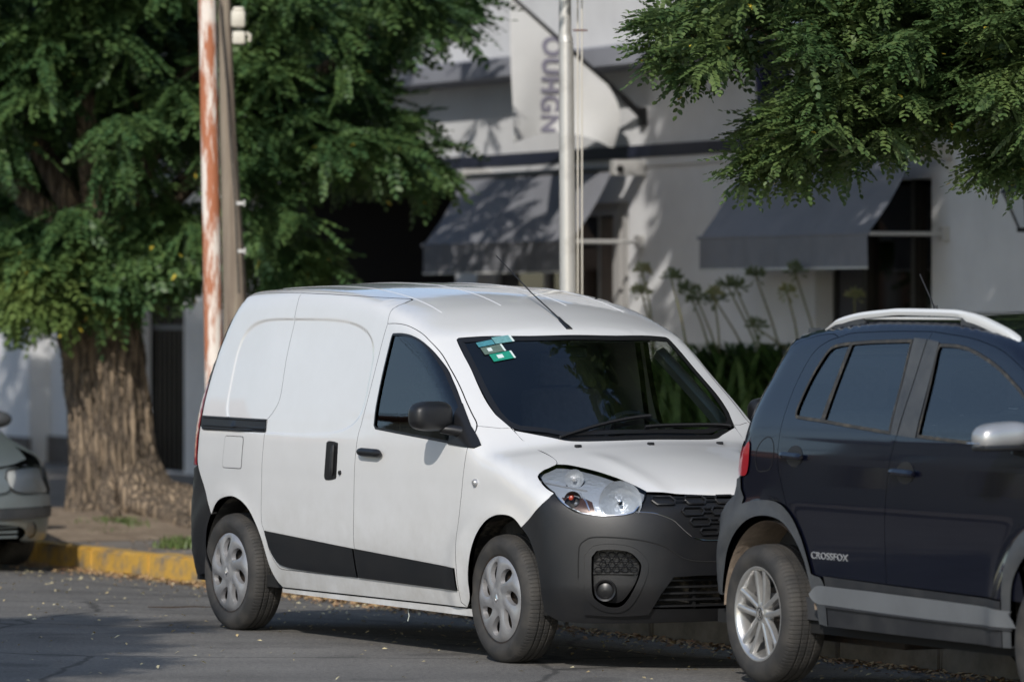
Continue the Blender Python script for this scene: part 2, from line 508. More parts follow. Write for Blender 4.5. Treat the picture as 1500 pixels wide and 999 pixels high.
def panel(B, name, mode, outline, m, parent, step=.035, gap=.0016, thick=.014, holes=(), extra=None, off=0., rim=None,
          mirror=False, both=False, dome=0., label=None):
    """sheet of bodywork cut from the body surface along an outline, with turned-in edges"""
    src = outline
    if isinstance(outline, np.ndarray) and mode == 'Y' or mode != 'Y': pass
    loops = [inset(B.uv(mode, B_snap(B, mode, outline)), gap)]
    for h in holes:
        loops.append(inset(B.uv(mode, B_snap(B, mode, h)), -gap))
    lo = loops[0].min(0); hi = loops[0].max(0)
    nx = int((hi[0] - lo[0]) / step) + 2; ny = int((hi[1] - lo[1]) / (step * .87)) + 2
    gx, gy = np.meshgrid(np.arange(nx), np.arange(ny))
    G = np.stack([lo[0] + (gx + .5 * (gy % 2)) * step, lo[1] + gy * step * .87], 2).reshape(-1, 2)
    if extra is not None:
        ex = B.uv(mode, extra)
        dd = np.full(len(G), 9.)
        for k in range(0, len(ex), 400):
            dd = np.minimum(dd, np.sqrt(((G[:, None] - ex[None, k:k + 400]) ** 2).sum(2)).min(1))
        G = np.vstack([G[dd > step * .4], ex])
    keep = pip(G, loops[0])
    for h in loops[1:]: keep &= ~pip(G, h)
    G = G[keep]
    bd = np.vstack(loops)
    d = np.full(len(G), 9.)
    for k in range(0, len(bd), 400):
        d = np.minimum(d, np.sqrt(((G[:, None] - bd[None, k:k + 400]) ** 2).sum(2)).min(1))
    G = G[d > min(step * .42, .012)]
    allp = np.vstack(loops + [G])
    edges = []
    b = 0
    for l in loops:
        edges += [(b + i, b + (i + 1) % len(l)) for i in range(len(l))]
        b += len(l)
    vo, _, fo, *_ = delaunay_2d_cdt([Vector(p) for p in allp.tolist()], edges, [], 0, 1e-6)
    vo = np.array([(p.x, p.y) for p in vo]); fo = np.array([f for f in fo if len(f) == 3])
    c = vo[fo].mean(1)
    k = pip(c, loops[0])
    for h in loops[1:]: k &= ~pip(c, h)
    fo = fo[k]
    P = B.lift(mode, vo); N = B.nrm(P)
    if dome:                                                # slight crown, edges stay put
        dd = np.full(len(vo), 9.)
        for q in range(0, len(bd), 400):
            dd = np.minimum(dd, np.sqrt(((vo[:, None] - bd[None, q:q + 400]) ** 2).sum(2)).min(1))
        P = P + N * (dome * (1 - np.exp(-dd / .02)))[:, None]
    P = P + N * off
    # outward winding
    fn = np.cross(P[fo[:, 1]] - P[fo[:, 0]], P[fo[:, 2]] - P[fo[:, 0]])
    fl = (fn * N[fo[:, 0]]).sum(1) < 0
    fo[fl] = fo[fl][:, ::-1]
    V = [P]; NN = [N]; F = [tuple(f) for f in fo.tolist()]; mi = [0] * len(F)
    base = len(P)
    for l in loops:
        R = B.lift(mode, l); RN = B.nrm(R); R = R + RN * off
        n = len(l)
        a = base; b2 = base + n
        tng = np.roll(R, -1, 0) - np.roll(R, 1, 0)
        en = np.cross(tng, RN); en /= np.linalg.norm(en, axis=1)[:, None] + 1e-9
        V += [R, R - RN * thick]; NN += [en, en]
        for i in range(n):
            j = (i + 1) % n
            F.append((a + i, a + j, b2 + j, b2 + i)); mi.append(1 if rim is not None else 0)
        base += 2 * n
    V = np.vstack(V); NN = np.vstack(NN)
    ms = [m] if rim is None else [m, rim]
    res = []
    if not mirror:
        res.append(mesh_obj(name, V, F, ms, parent, True, NN, mi))
        if label: res[0]['label'] = label
    if mirror or both:
        V2 = V * np.array([1, -1, 1]); N2 = NN * np.array([1, -1, 1])
        F2 = [tuple(reversed(f)) for f in F]
        res.append(mesh_obj(name, V2, F2, ms, parent, True, N2, mi))
    return res[0]

def B_snap(B, mode, P):
    """put outline points that only carry (x, z) onto the surface seen from the side"""
    P = np.array(P, float)
    s = np.abs(P[:, 1] + .87) < 1e-9
    if s.any() and mode != 'Y':
        Q = B.lift('Y', P[s][:, [0, 2]])
        P[s] = Q
    return P

def flipy(c): return c * np.array([1, -1, 1])

def on_surface(B, mode, outline, off=0.):
    uv = B.uv(mode, B_snap(B, mode, outline)); P = B.lift(mode, uv); return P + B.nrm(P) * off

# ------------------------------------------------------------------ wheels
def tyre_mesh(R, r, w, grooves=3, n=96):
    """lathe profile of a tyre: outer face at -y"""
    h = w / 2
    p = [(r - .012, -h + .035), (r + .002, -h + .012), (r + .012, -h + .007), (r + .03, -h + .001), (r + (R - r) * .5, -h - .006), (R - .035, -h + .002), (R - .016, -h + .012), (R - .006, -h + .024)]
    tw = w - .06
    for g in range(grooves):
        c = -tw / 2 + tw * (g + 1) / (grooves + 1)
        p += [(R - .001, c - .006), (R - .008, c - .004), (R - .008, c + .004), (R - .001, c + .006)]
    q = [(R - .006, h - .024), (R - .016, h - .012), (R - .035, h - .002), (r + (R - r) * .5, h + .006), (r + .012, h - .007), (r - .012, h - .03)]
    mb = MB()
    mb.lathe(p + q, 'y', n, close=True)
    return mb

def tyre_mat():
    m, nt, p = new_mat('tyre_rubber')
    p.inputs['Roughness'].default_value = .75
    tc = nt.nodes.new('ShaderNodeTexCoord')
    nz = nt.nodes.new('ShaderNodeTexNoise'); nz.inputs['Scale'].default_value = 8; nz.inputs['Detail'].default_value = 7
    nt.links.new(tc.outputs['Object'], nz.inputs['Vector'])
    mr = nt.nodes.new('ShaderNodeMapRange'); mr.inputs[1].default_value = .42; mr.inputs[2].default_value = .72
    nt.links.new(nz.outputs[0], mr.inputs[0])
    mx = nt.nodes.new('ShaderNodeMix'); mx.data_type = 'RGBA'
    mx.inputs[6].default_value = (.030, .029, .028, 1); mx.inputs[7].default_value = (.066, .060, .053, 1)
    nt.links.new(mr.outputs[0], mx.inputs[0]); nt.links.new(mx.outputs[2], p.inputs['Base Color'])
    # sipes: radial waves round the tread, rings on the side wall
    sp = nt.nodes.new('ShaderNodeSeparateXYZ'); nt.links.new(tc.outputs['Object'], sp.inputs[0])
    at = nt.nodes.new('ShaderNodeMath'); at.operation = 'ARCTAN2'
    nt.links.new(sp.outputs[2], at.inputs[0]); nt.links.new(sp.outputs[0], at.inputs[1])
    mu = nt.nodes.new('ShaderNodeMath'); mu.operation = 'MULTIPLY'; mu.inputs[1].default_value = 92
    nt.links.new(at.outputs[0], mu.inputs[0])
    sn = nt.nodes.new('ShaderNodeMath'); sn.operation = 'SINE'; nt.links.new(mu.outputs[0], sn.inputs[0])
    cl = nt.nodes.new('ShaderNodeMapRange'); cl.inputs[1].default_value = .55; cl.inputs[2].default_value = .9
    nt.links.new(sn.outputs[0], cl.inputs[0])
    r2 = nt.nodes.new('ShaderNodeVectorMath'); r2.operation = 'LENGTH'
    cm = nt.nodes.new('ShaderNodeCombineXYZ'); nt.links.new(sp.outputs[0], cm.inputs[0]); nt.links.new(sp.outputs[2], cm.inputs[2])
    nt.links.new(cm.outputs[0], r2.inputs[0])
    g = nt.nodes.new('ShaderNodeMapRange'); g.inputs[1].default_value = .292; g.inputs[2].default_value = .300
    nt.links.new(r2.outputs['Value'], g.inputs[0])
    m2 = nt.nodes.new('ShaderNodeMath'); m2.operation = 'MULTIPLY'
    nt.links.new(cl.outputs[0], m2.inputs[0]); nt.links.new(g.outputs[0], m2.inputs[1])
    sb = nt.nodes.new('ShaderNodeMath'); sb.operation = 'MULTIPLY_ADD'; sb.inputs[1].default_value = -1
    nz2 = nt.nodes.new('ShaderNodeTexNoise'); nz2.inputs['Scale'].default_value = 90
    nt.links.new(tc.outputs['Object'], nz2.inputs['Vector'])
    k = nt.nodes.new('ShaderNodeMath'); k.operation = 'MULTIPLY'; k.inputs[1].default_value = .12
    nt.links.new(nz2.outputs[0], k.inputs[0])
    nt.links.new(m2.outputs[0], sb.inputs[0]); nt.links.new(k.outputs[0], sb.inputs[2])
    bp = nt.nodes.new('ShaderNodeBump'); bp.inputs['Strength'].default_value = .8; bp.inputs['Distance'].default_value = .006
    nt.links.new(sb.outputs[0], bp.inputs['Height']); nt.links.new(bp.outputs[0], p.inputs['Normal'])
    return m
M['tyre'] = tyre_mat()

def disc_panel(holes, R, zf, step=.012, thick=.01):
    """flat disc with holes (2-D outlines), height zf(x, y) towards -y; returns verts, faces"""
    t = np.linspace(0, 2 * np.pi, 97)[:-1]
    outer = np.stack([R * np.cos(t), R * np.sin(t)], 1)
    loops = [outer] + holes
    g = np.arange(-R, R, step)
    G = np.stack(np.meshgrid(g, g), 2).reshape(-1, 2)
    k = pip(G, outer)
    for h in holes: k &= ~pip(G, h)
    G = G[k]
    bd = np.vstack(loops)
    G = G[np.sqrt(((G[:, None] - bd[None]) ** 2).sum(2)).min(1) > step * .4]
    ed = []; b = 0
    for l in loops:
        ed += [(b + i, b + (i + 1) % len(l)) for i in range(len(l))]; b += len(l)
    vo, _, fo, *_ = delaunay_2d_cdt([Vector(p) for p in np.vstack(loops + [G]).tolist()], ed, [], 0, 1e-6)
    vo = np.array([(p.x, p.y) for p in vo]); fo = np.array([f for f in fo if len(f) == 3])
    c = vo[fo].mean(1); k = pip(c, outer)
    for h in holes: k &= ~pip(c, h)
    fo = fo[k]
    mb = MB()
    mb.add([(p[0], -zf(p[0], p[1]), p[1]) for p in vo], [tuple(f) for f in fo.tolist()])
    for l in loops:
        n = len(l)
        deep = .022 if l is not outer else .01
        cen = l.mean(0)
        sh = .88 if l is not outer else 1.0
        v = [(p[0], -zf(p[0], p[1]), p[1]) for p in l]
        v += [(cen[0] + (p[0] - cen[0]) * sh, -zf(p[0], p[1]) + deep, cen[1] + (p[1] - cen[1]) * sh) for p in l]
        mb.add(v, [(i, (i + 1) % n, n + (i + 1) % n, n + i) for i in range(n)])
    return mb

def van_wheel(parent, x, side, steer=0., rot=0.):
    """steel wheel with a seven-spoke plastic cover; side -1 = the right side"""
    w = bpy.data.objects.new('wheel', None); link(w, parent)
    w.location = (x, side * .745, .303)
    w.rotation_euler = (0, 0, (math.pi if side > 0 else 0) + steer)
    t = tyre_mesh(.309, .206, .185).build('tyre', M['tyre'], w, angle=50)
    mb = MB()
    mb.lathe([(.03, -.055), (.12, -.05), (.14, -.03), (.165, -.035), (.185, -.06), (.207, -.083), (.213, -.084), (.213, -.078), (.19, -.03), (.19, .07), (.21, .085)], 'y', 48)
    mb.build('rim', M['steel'], w, angle=50)
    holes = []
    for k in range(7):
        a0 = 2 * math.pi * k / 7 + rot
        pts = []
        # tear-drop window leaning clockwise
        for q in np.linspace(0, 2 * math.pi, 22, endpoint=False):
            rr = .130 + .051 * math.cos(q)
            wdt = .036 * math.sin(q) * (.55 + .45 * (rr - .08) / .095) * 1.15
            an = a0 - (rr - .08) * 2.6 + wdt / rr
            pts.append((rr * math.cos(an), rr * math.sin(an)))
        holes.append(np.array(pts))
    def zf(x_, y_):
        r = math.hypot(x_, y_)
        z = .088 + .010 * math.cos(min(r / .21, 1) * math.pi / 2) - .012 * max(0, (r - .185) / .025) ** 2
        an = math.atan2(y_, x_)
        z += .007 * math.cos(7 * (an - rot + (r - .08) * 2.6) + math.pi) * min(1, max(0, (r - .05) / .06)) * min(1, max(0, (.205 - r) / .03))
        if r < .045: z += .004
        return z
    disc_panel(holes, .207, zf).build('hub_cover', M['hubcap'], w, angle=35)
    b = MB()                                                # lozenge emblem: a diamond ring
    o1 = [(0, .024), (.015, 0), (0, -.024), (-.015, 0)]; i1 = [(0, .012), (.006, 0), (0, -.012), (-.006, 0)]
    v = [(p[0], -.1045, p[1]) for p in o1] + [(p[0], -.1065, p[1]) for p in i1] + [(p[0], -.100, p[1]) for p in o1] + [(p[0], -.100, p[1]) for p in i1]
    f = []
    for k in range(4):
        j = (k + 1) % 4
        f += [(k, j, 4 + j, 4 + k), (k, j, 8 + j, 8 + k), (4 + k, 4 + j, 12 + j, 12 + k)]
    b.add(v, f); b.build('emblem', M['chrome'], w)
    d = MB(); d.lathe([(.0, -.01), (.13, -.01), (.135, .0), (.0, .0)], 'y', 32); d.build('brake_disc', M['steel'], w)
    return w

def fox_wheel(parent, x, side):
    w = bpy.data.objects.new('wheel', None); link(w, parent)
    w.location = (x, side * .725, .309)
    w.rotation_euler = (0, 0, math.pi if side > 0 else 0)
    tyre_mesh(.316, .208, .205, 3).build('tyre', M['tyre'], w, angle=50)
    mb = MB()
    mb.lathe([(.213, -.088), (.215, -.094), (.209, -.095), (.200, -.088), (.193, -.07), (.186, -.03), (.182, .05), (.205, .09)], 'y', 72)
    mb.build('rim', M['alloy'], w, angle=50)
    sp = MB()
    for k in range(5):
        for s in (-1, 1):
            a = math.pi / 2 + 2 * math.pi * k / 5
            # each pair of spokes leaves the hub together and opens toward the rim
            p0 = (.035, s * .016); p1 = (.115, s * .030); p2 = (.199, s * .040)
            w0, w1, w2 = .013, .0135, .017
            sect = []
            for (r, t), ww, yo, dp in ((p0, w0, -.078, .03), (p1, w1, -.080, .03), (p2, w2, -.088, .02)):
                for dt, dy in ((-ww, dp), (-ww * .9, .004), (-ww * .25, 0), (ww * .25, 0), (ww * .9, .004), (ww, dp)):
                    X = r; T = t + dt
                    sect.append((X * math.cos(a) - T * math.sin(a), yo + dy, X * math.sin(a) + T * math.cos(a)))
            f = []
            for i in range(2):
                for j in range(5):
                    f.append((i * 6 + j, i * 6 + j + 1, (i + 1) * 6 + j + 1, (i + 1) * 6 + j))
            sp.add(sect, f)
    sp.build('spokes', M['alloy'], w, angle=30)
    h = MB(); h.lathe([(0, -.082), (.026, -.082), (.029, -.079), (.033, -.079), (.052, -.074), (.058, -.055), (.06, -.04)], 'y', 40); h.build('hub', M['alloy'], w, angle=40)
    c = MB(); c.lathe([(.0255, -.0835), (.0275, -.0845), (.029, -.0835)], 'y', 32)
    # ring emblem with a V over a W
    def stroke(pts, r=.0016):
        c.tube([(p[0], -.084, p[1]) for p in pts], r, 5)
    stroke([(-.010, .021), (0, .003), (.010, .021)]); stroke([(-.021, .010), (-.009, -.019), (0, -.001), (.009, -.019), (.021, .010)])
    c.build('emblem', M['satin_black'], w)
    b = MB()
    for k in range(5):
        a = math.pi / 2 + 2 * math.pi * (k + .5) / 5
        b.lathe([(0, -.066), (.007, -.066), (.009, -.058), (.009, -.04)], 'y', 10, (.047 * math.cos(a), 0, .047 * math.sin(a)))
    b.build('wheel_bolts', M['steel'], w)
    d = MB(); d.lathe([(.0, .0), (.12, .0), (.125, .02), (.0, .03)], 'y', 32); d.build('brake_drum', M['steel'], w)
    k = MB(); k.lathe([(.185, .06), (0, .06)], 'y', 32); k.build('backing_plate', M['dark_void'], w)
    return w

# ------------------------------------------------------------------ white panel van
def arc2(cx, cz, r, a0, a1, n=24):
    return [(cx + r * math.cos(math.radians(a)), cz + r * math.sin(math.radians(a))) for a in np.linspace(a0, a1, n)]

def tube_on(B, name, mode, pts, r, m, parent, off=0., both=True, smooth=True):
    P = on_surface(B, mode, crv(pts, .015, smooth), off)
    mb = MB(); mb.tube(P, r, 6)
    if both: mb.tube(P * np.array([1, -1, 1]), r, 6)
    return mb.build(name, m, parent, smooth=True)

def wheel_well(cx, r, y0, y1, side, parent, m, zc=.30, a0=-25, a1=205):
    mb = MB()
    pts = arc2(cx, zc, r, a0, a1, 30)
    v = []; f = []
    for (x, z) in pts:
        v += [(x, side * y0, z), (x, side * y1, z)]
    for i in range(len(pts) - 1): f.append((2 * i, 2 * i + 1, 2 * i + 3, 2 * i + 2))
    n = len(v)
    v.append((cx, side * y1, zc))
    for i in range(len(pts) - 1): f.append((2 * i + 1, 2 * i + 3, n))
    mb.add(v, f)
    return mb.build('wheel_well', m, parent, smooth=False)

def build_van():
    B = Body(fvan, None, None, z0=.75, xc=-.35, xr=-2.3)
    van = thing('panel_van', 'white panel van with black bumper and door cladding, parked behind the dark blue hatchback',
                'van', (.6568, 24.373, 0), math.radians(-(90 - 30.518)))
    WP, DV, BP = M['white_paint'], M['dark_void'], M['black_plastic']
    J = join
    DA = crv([(-1.265, 1.611), (-1.284, 1.52), (-1.307, 1.318), (-1.335, 1.113), (-1.350, 1.045), (-1.362, .771), (-1.368, .498), (-1.345, .343)])
    DT = crv([(-1.265, 1.611), (-1.16, 1.611), (-1.049, 1.597), (-.90, 1.553), (-.764, 1.482), (-.629, 1.386), (-.489, 1.279), (-.368, 1.181), (-.296, 1.12), (-.257, 1.06), (-.256, .99), (-.275, .85), (-.309, .674), (-.335, .48), (-.345, .328)])
    DB = crv([(-.345, .328), (-1.345, .343)], smooth=False)
    # windows of the front door
    sail = crv([(-.40, 1.215), (-.30, 1.118), (-.225, 1.06), (-.190, 1.036), (-.205, 1.022), (-.44, 1.036)], .015, False)
    WT = crv([(-1.190, 1.562), (-1.10, 1.563), (-1.0, 1.552), (-.885, 1.522), (-.78, 1.475), (-.66, 1.400), (-.576, 1.336), (-.46, 1.243), (-.36, 1.156), (-.27, 1.085), (-.206, 1.040)], .015)
    WB = crv([(-.206, 1.022), (-.33, 1.028), (-.553, 1.044), (-.85, 1.064), (-1.185, 1.088)], .015)
    WR = crv([(-1.205, 1.105), (-1.218, 1.20), (-1.217, 1.353), (-1.203, 1.52), (-1.197, 1.552)], .015)
    WIN = J(WT, WB, WR)
    fd = panel(B, 'front_door', 'Y', J(DT, DB, DA[::-1]), WP, van, holes=[WIN], rim=DV, both=True, thick=.03)
    # rubber frame round the window and the glass
    def ring(name, mode, outer, width, m, par, off=.002, thick=.008):
        uv = B.uv(mode, B_snap(B, mode, outer)); inn = inset(uv, width)
        P = B.lift(mode, inn)
        return panel(B, name, mode, outer, m, par, gap=.0, holes=[P], off=off, thick=thick, step=.03)
    ring('window_seal', 'Y', WIN, .011, M['satin_black'], fd)
    panel(B, 'window_glass', 'Y', WIN, M['glass'], fd, gap=.004, off=-.006, thick=.003)
    panel(B, 'mirror_base', 'Y', J(crv([(-.435, 1.225), (-.31, 1.118), (-.22, 1.052), (-.190, 1.030), (-.205, 1.016), (-.43, 1.030), (-.435, 1.225)], .02, False)), M['satin_black'], fd, gap=0, off=.006, thick=.012, step=.02)
    mb = MB()
    mb.box(-.438, -.428, -.80, -.785, 1.04, 1.245)
    # window divider bar is part of the sail
    # sliding door
    ST = crv([(-1.265, 1.611), (-1.277, 1.66), (-1.30, 1.70), (-1.345, 1.726), (-1.42, 1.738), (-1.85, 1.756), (-2.26, 1.766)])
    SR = crv([(-2.26, 1.766), (-2.262, 1.64), (-2.278, 1.446), (-2.262, 1.235), (-2.30, 1.16), (-2.355, 1.115)])
    SR2 = crv([(-2.355, 1.115), (-2.350, 1.04), (-2.355, .80), (-2.36, .60), (-2.325, .53), (-2.280, .43), (-2.20, .355), (-2.12, .345)])
    SB = crv([(-2.12, .345), (-1.345, .343)], smooth=False)
    pr = []
    for rr in (.955, .97, .985, 1.0, 1.015):
        for t in np.linspace(0, 2 * math.pi, 260, endpoint=False):
            c, s_ = math.cos(t), math.sin(t)
            q = rr * (abs(c) ** 4 + abs(s_) ** 4) ** -.25
            dx, dz = q * c, q * s_
            pr.append((-2.25 + dx * (.92 if dx > 0 else .62), -.87, 1.30 + dz * (.335 if dz > 0 else .26)))
    pr = np.array(pr)
    hs = J(crv([(-1.665, 1.008), (-1.640, 1.018), (-1.560, 1.012), (-1.545, .99), (-1.545, .85), (-1.57, .828), (-1.655, .822), (-1.672, .84)], .012))
    sd = panel(B, 'sliding_door', 'Y', J(ST, SR, SR2, SB, DA[::-1]), WP, van, rim=DV, extra=pr, both=True, holes=[], step=.03, thick=.03)
    # quarter panel with wheel arch and sill strip
    QR = [(-2.99, 1.735), (-3.02, 1.64), (-3.060, 1.55), (-3.10, 1.42), (-3.125, 1.30), (-3.137, 1.20), (-3.137, 1.12), (-3.137, .968), (-3.130, .855), (-3.05, .742), (-2.985, .665), (-2.955, .60)]
    QRc = crv(QR)
    RA = crv([(-2.955, .60), (-2.90, .652), (-2.84, .683), (-2.76, .700), (-2.68, .705), (-2.60, .690), (-2.53, .662), (-2.469, .620), (-2.41, .56), (-2.361, .49), (-2.325, .41), (-2.29, .335), (-2.25, .285), (-2.20, .252)])
    SL = crv([(-2.20, .252), (-1.2, .250), (-.30, .247)], smooth=False)
    RSI = crv([(-3.02 + .03, 1.735), (-2.75, 1.762), (-2.5, 1.767), (-2.26, 1.766)])
    FA = crv([(-.30, .247), (-.255, .30), (-.246, .38), (-.232, .45), (-.197, .53), (-.150, .595), (-.096, .642), (-.03, .680), (.04, .702), (.10, .709), (.166, .706), (.22, .690), (.276, .655)])
    SF = crv([(-.345, .328), (-.345, .27), (-.30, .247)], smooth=False)
    sillup = J(SL, SF[::-1], DB, crv([(-1.345, .343), (-2.12, .345)], smooth=False), SR2[::-1], SR[::-1], RSI[::-1], QRc, RA)
    panel(B, 'rear_quarter', 'Y', sillup, WP, van, rim=DV, extra=pr, both=True, thick=.03, step=.03, gap=.0013)
    # inner sill below
    mb = MB()
    for s in (-1, 1):
        mb.prism([(-2.22, .245), (-.27, .240), (-.27, .205), (-2.22, .225)], s * .825, s * .78)
    mb.build('sill', WP, van)
    mb = MB(); mb.box(-3.30, .55, -.77, .77, .24, .30); mb.box(-2.35, -.35, -.62, .62, .20, .26); mb.build('floor_pan', M['dark_void'], van)
    # black cladding on the doors
    c1 = J(crv([(-2.318, .540), (-1.374, .487)], smooth=False), crv([(-1.374, .487), (-1.352, .344)], smooth=False),
           crv([(-1.352, .344), (-1.9, .352), (-2.14, .366), (-2.215, .395), (-2.27, .446), (-2.300, .50), (-2.318, .540)]))
    panel(B, 'door_cladding', 'Y', c1, BP, sd, off=.009, thick=.012, gap=.001, dome=.003, step=.03)
    c2 = J(crv([(-1.362, .487), (-.352, .436), (-.352, .327), (-1.340, .343)], smooth=False), crv([(-1.340, .343), (-1.362, .487)], smooth=False))
    panel(B, 'door_cladding', 'Y', c2, BP, fd, off=.009, thick=.012, gap=.001, dome=.003, step=.03)
    # rail of the sliding door
    RL = J(crv([(-3.135, 1.118), (-2.362, 1.113), (-2.350, 1.045), (-3.085, 1.042), (-3.125, 1.06)], smooth=False))
    rl = panel(B, 'slide_rail', 'Y', RL, M['satin_black'], van, off=.004, thick=.01, gap=.0)
    for z in (1.108, 1.066, 1.050):
        tube_on(B, 'rail_lip', 'Y', [(-3.10, z), (-2.365, z - .004)], .004, BP, rl, .006, False)
    # fuel flap: a shut line with a panel
    FF = J(crv(arc2(-2.60, 1.0, .02, 0, 90, 5) + arc2(-2.79, 1.0, .02, 90, 180, 5) + arc2(-2.80, .87, .02, 180, 270, 5) + arc2(-2.605, .87, .02, 270, 360, 5) + [(-2.58, 1.0)], .012, False))
    ring('fuel_flap_gap', 'Y', FF, .0035, M['liner'], van, .0008, .003)
    panel(B, 'fuel_flap', 'Y', FF, WP, van, gap=.0036, off=.0016, thick=.003)
    # handles
    h = panel(B, 'sliding_door_handle', 'Y', hs, M['satin_black'], sd, off=.003, gap=0, thick=.006, step=.02)
    mb = MB()
    P = on_surface(B, 'Y', crv([(-1.575, 1.0), (-1.575, .845)], .02, False), .012)
    mb.tube(P, [.006] + [.012] * (len(P) - 2) + [.006], 8); mb.build('grip', BP, h, smooth=True)
    mb = MB(); P = on_surface(B, 'Y', crv([(-1.30, .972), (-1.06, .968)], .02, False), .022)
    mb.tube(P, [.006] + [.017, .021] + [.021] * (len(P) - 6) + [.021, .016, .006], 10); ho = mb.build('door_handle', BP, fd, smooth=True)
    k = MB(); k.lathe([(0, -.885), (.011, -.885), (.012, -.878), (.012, -.87)], 'y', 14, (-1.505, 0, .862)); k.build('lock', M['satin_black'], sd, smooth=True)
    k = MB(); k.lathe([(0, -.893), (.012, -.892), (.018, -.884), (.019, -.87)], 'y', 20, (-.149, 0, .853)); k.build('side_indicator', M['silver_paint'], van, smooth=True)
    # roof with the windscreen pillars
    wsT = [(-.789, .602, 1.542), (-.763, .508, 1.549), (-.700, .25, 1.553), (-.685, 0, 1.555), (-.700, -.25, 1.553), (-.763, -.508, 1.549), (-.789, -.602, 1.542)]
    wsTc = crv(wsT)
    # right corner and leg
    wsL = crv([(-.789, -.602, 1.542), (-.780, -.617, 1.530), (-.69, -.633, 1.463), (-.595, -.645, 1.393), (-.48, -.662, 1.30), (-.383, -.671, 1.225), (-.30, -.668, 1.165), (-.235, -.650, 1.12), (-.185, -.610, 1.095)])
    wsB = crv([(-.185, -.610, 1.095), (-.13, -.50, 1.08), (-.075, -.40, 1.07), (-.04, -.2, 1.07), (-.03, 0, 1.07), (-.04, .2, 1.07), (-.075, .40, 1.07), (-.13, .5, 1.08), (-.185, .610, 1.095)])
    FT = crv([(-.296, -.78, 1.12), (-.235, -.70, 1.115), (-.215, -.636, 1.108)], smooth=False)
    DTup = np.array([p for p in DT if p[2] >= 1.12])
    # upper seam of the side: slider top then quarter top
    roofR = J(wsTc, wsL[:-8], FT[::-1], DTup[::-1], ST, RSI[::-1])
    rear = crv([(-2.99, -.665, 1.735), (-3.055, -.5, 1.765), (-3.08, -.25, 1.78), (-3.085, 0, 1.785), (-3.08, .25, 1.78), (-3.055, .5, 1.765), (-2.99, .665, 1.735)])
    RSn = B_snap(B, 'S', np.array(roofR))
    right = RSn[len(wsTc) - 1:]
    outline = J(wsTc, right, rear, flipy(right[::-1]))
    rf = panel(B, 'roof', 'S', outline, WP, van, gap=.001, thick=.02, step=.035)
    for y in (-.52, -.18, .18, .52):                          # pressed ribs
        tube_on(B, 'roof_rib', 'S', [(-2.8, y, 1.8), (-1.9, y, 1.8), (-1.3, y * 1.02, 1.73), (-1.08, y * 1.04, 1.68)], .008, WP, rf, -.0055, False)
    # windscreen
    WS = J(wsTc, wsL, wsB, flipy(wsL[::-1]))
    ws = panel(B, 'windscreen', 'Z', WS, M['glass_ws'], van, gap=.006, thick=.004, off=-.004, step=.05)
    uv = B.uv('Z', WS)
    inn = inset(uv, .034)
    panel(B, 'windscreen_frit', 'Z', WS, M['satin_black'], ws, gap=.002, thick=.004, off=-.001, holes=[B.lift('Z', inn)], step=.04)
    mb = MB()                                                 # stickers behind the glass
    def sticker(name, u0, u1, v0, v1, mm):
        # u across from the right corner, v down the glass
        pts = []
        for u, v in ((u0, v0), (u1, v0), (u1, v1), (u0, v1)):
            y = -.585 + u * .80; x = -.745 + .06 * u + (v - .028) * .80
            pts.append((x, y, 0))
        P = B.lift('Z', np.array(pts)[:, :2]); P = P + B.nrm(P) * .0015
        s = MB(); s.add(P, [(0, 1, 2, 3)]); return s.build(name, mm, ws, fixn=False), P
    tealA = mat('sticker_teal', (.07, .26, .31), .5, var=.3, vscale=60)
    tealB = mat('sticker_pale_teal', (.16, .36, .37), .5, var=.3, vscale=80)
    greyS = mat('sticker_grey', (.12, .17, .14), .5, var=.3, vscale=60)
    greenS = mat('sticker_green', (.015, .27, .18), .5, var=.2, vscale=60)
    inkS = mat('sticker_white', (.6, .68, .66), .6)
    sticker('sticker', .055, .165, .045, .085, tealA)
    sticker('sticker', .17, .300, .028, .085, tealB)
    sticker('sticker', .060, .205, .092, .150, greyS)
    sticker('sticker', .085, .235, .155, .215, greenS)
    sticker('sticker_print', .095, .125, .105, .132, inkS); sticker('sticker_print', .125, .165, .170, .198, inkS)
    sticker('sticker_print', .192, .205, .092, .150, inkS); sticker('sticker_print', .222, .235, .155, .215, inkS); sticker('sticker_print', .285, .300, .028, .085, inkS)
    # fender
    HS = crv([(-.215, -.636, 1.108), (-.165, -.634, 1.08), (-.124, -.630, 1.055), (-.06, -.618, 1.03), (.001, -.610, 1.007), (.07, -.606, .99), (.138, -.609, .972), (.185, -.622, .955), (.208, -.640, .944)])
    HLl = crv([(.208, -.640, .944), (.225, -.70, .928), (.23, -.729, .917), (.262, -.762, .893), (.33, -.785, .866), (.40, -.797, .84), (.455, -.800, .822)])
    BE = crv([(.455, -.800, .822), (.458, -.83, .80), (.451, -.842, .787), (.425, -.858, .76), (.396, -.866, .738), (.345, -.87, .70), (.276, -.876, .655)])
    DTlow = np.array([p for p in DT if p[2] <= 1.12])
    fo = J(FT, HS, HLl, BE, FA[::-1], SF[::-1], DTlow[::-1])
    panel(B, 'front_wing', 'S', fo, WP, van, rim=DV, both=True, thick=.025, step=.028)
    # bonnet
    HT = crv([(.208, -.640, .944), (.252, -.591, .941), (.375, -.533, .918), (.46, -.50, .897), (.528, -.476, .879), (.61, -.449, .853), (.675, -.427, .828)])
    HF = crv([(.675, -.427, .828), (.71, -.36, .82), (.74, -.267, .815), (.765, -.13, .803), (.770, 0, .799)])
    HFf = J(HF, flipy(HF[::-1])[1:]) if False else np.vstack([HF, flipy(HF[::-1])[1:]])
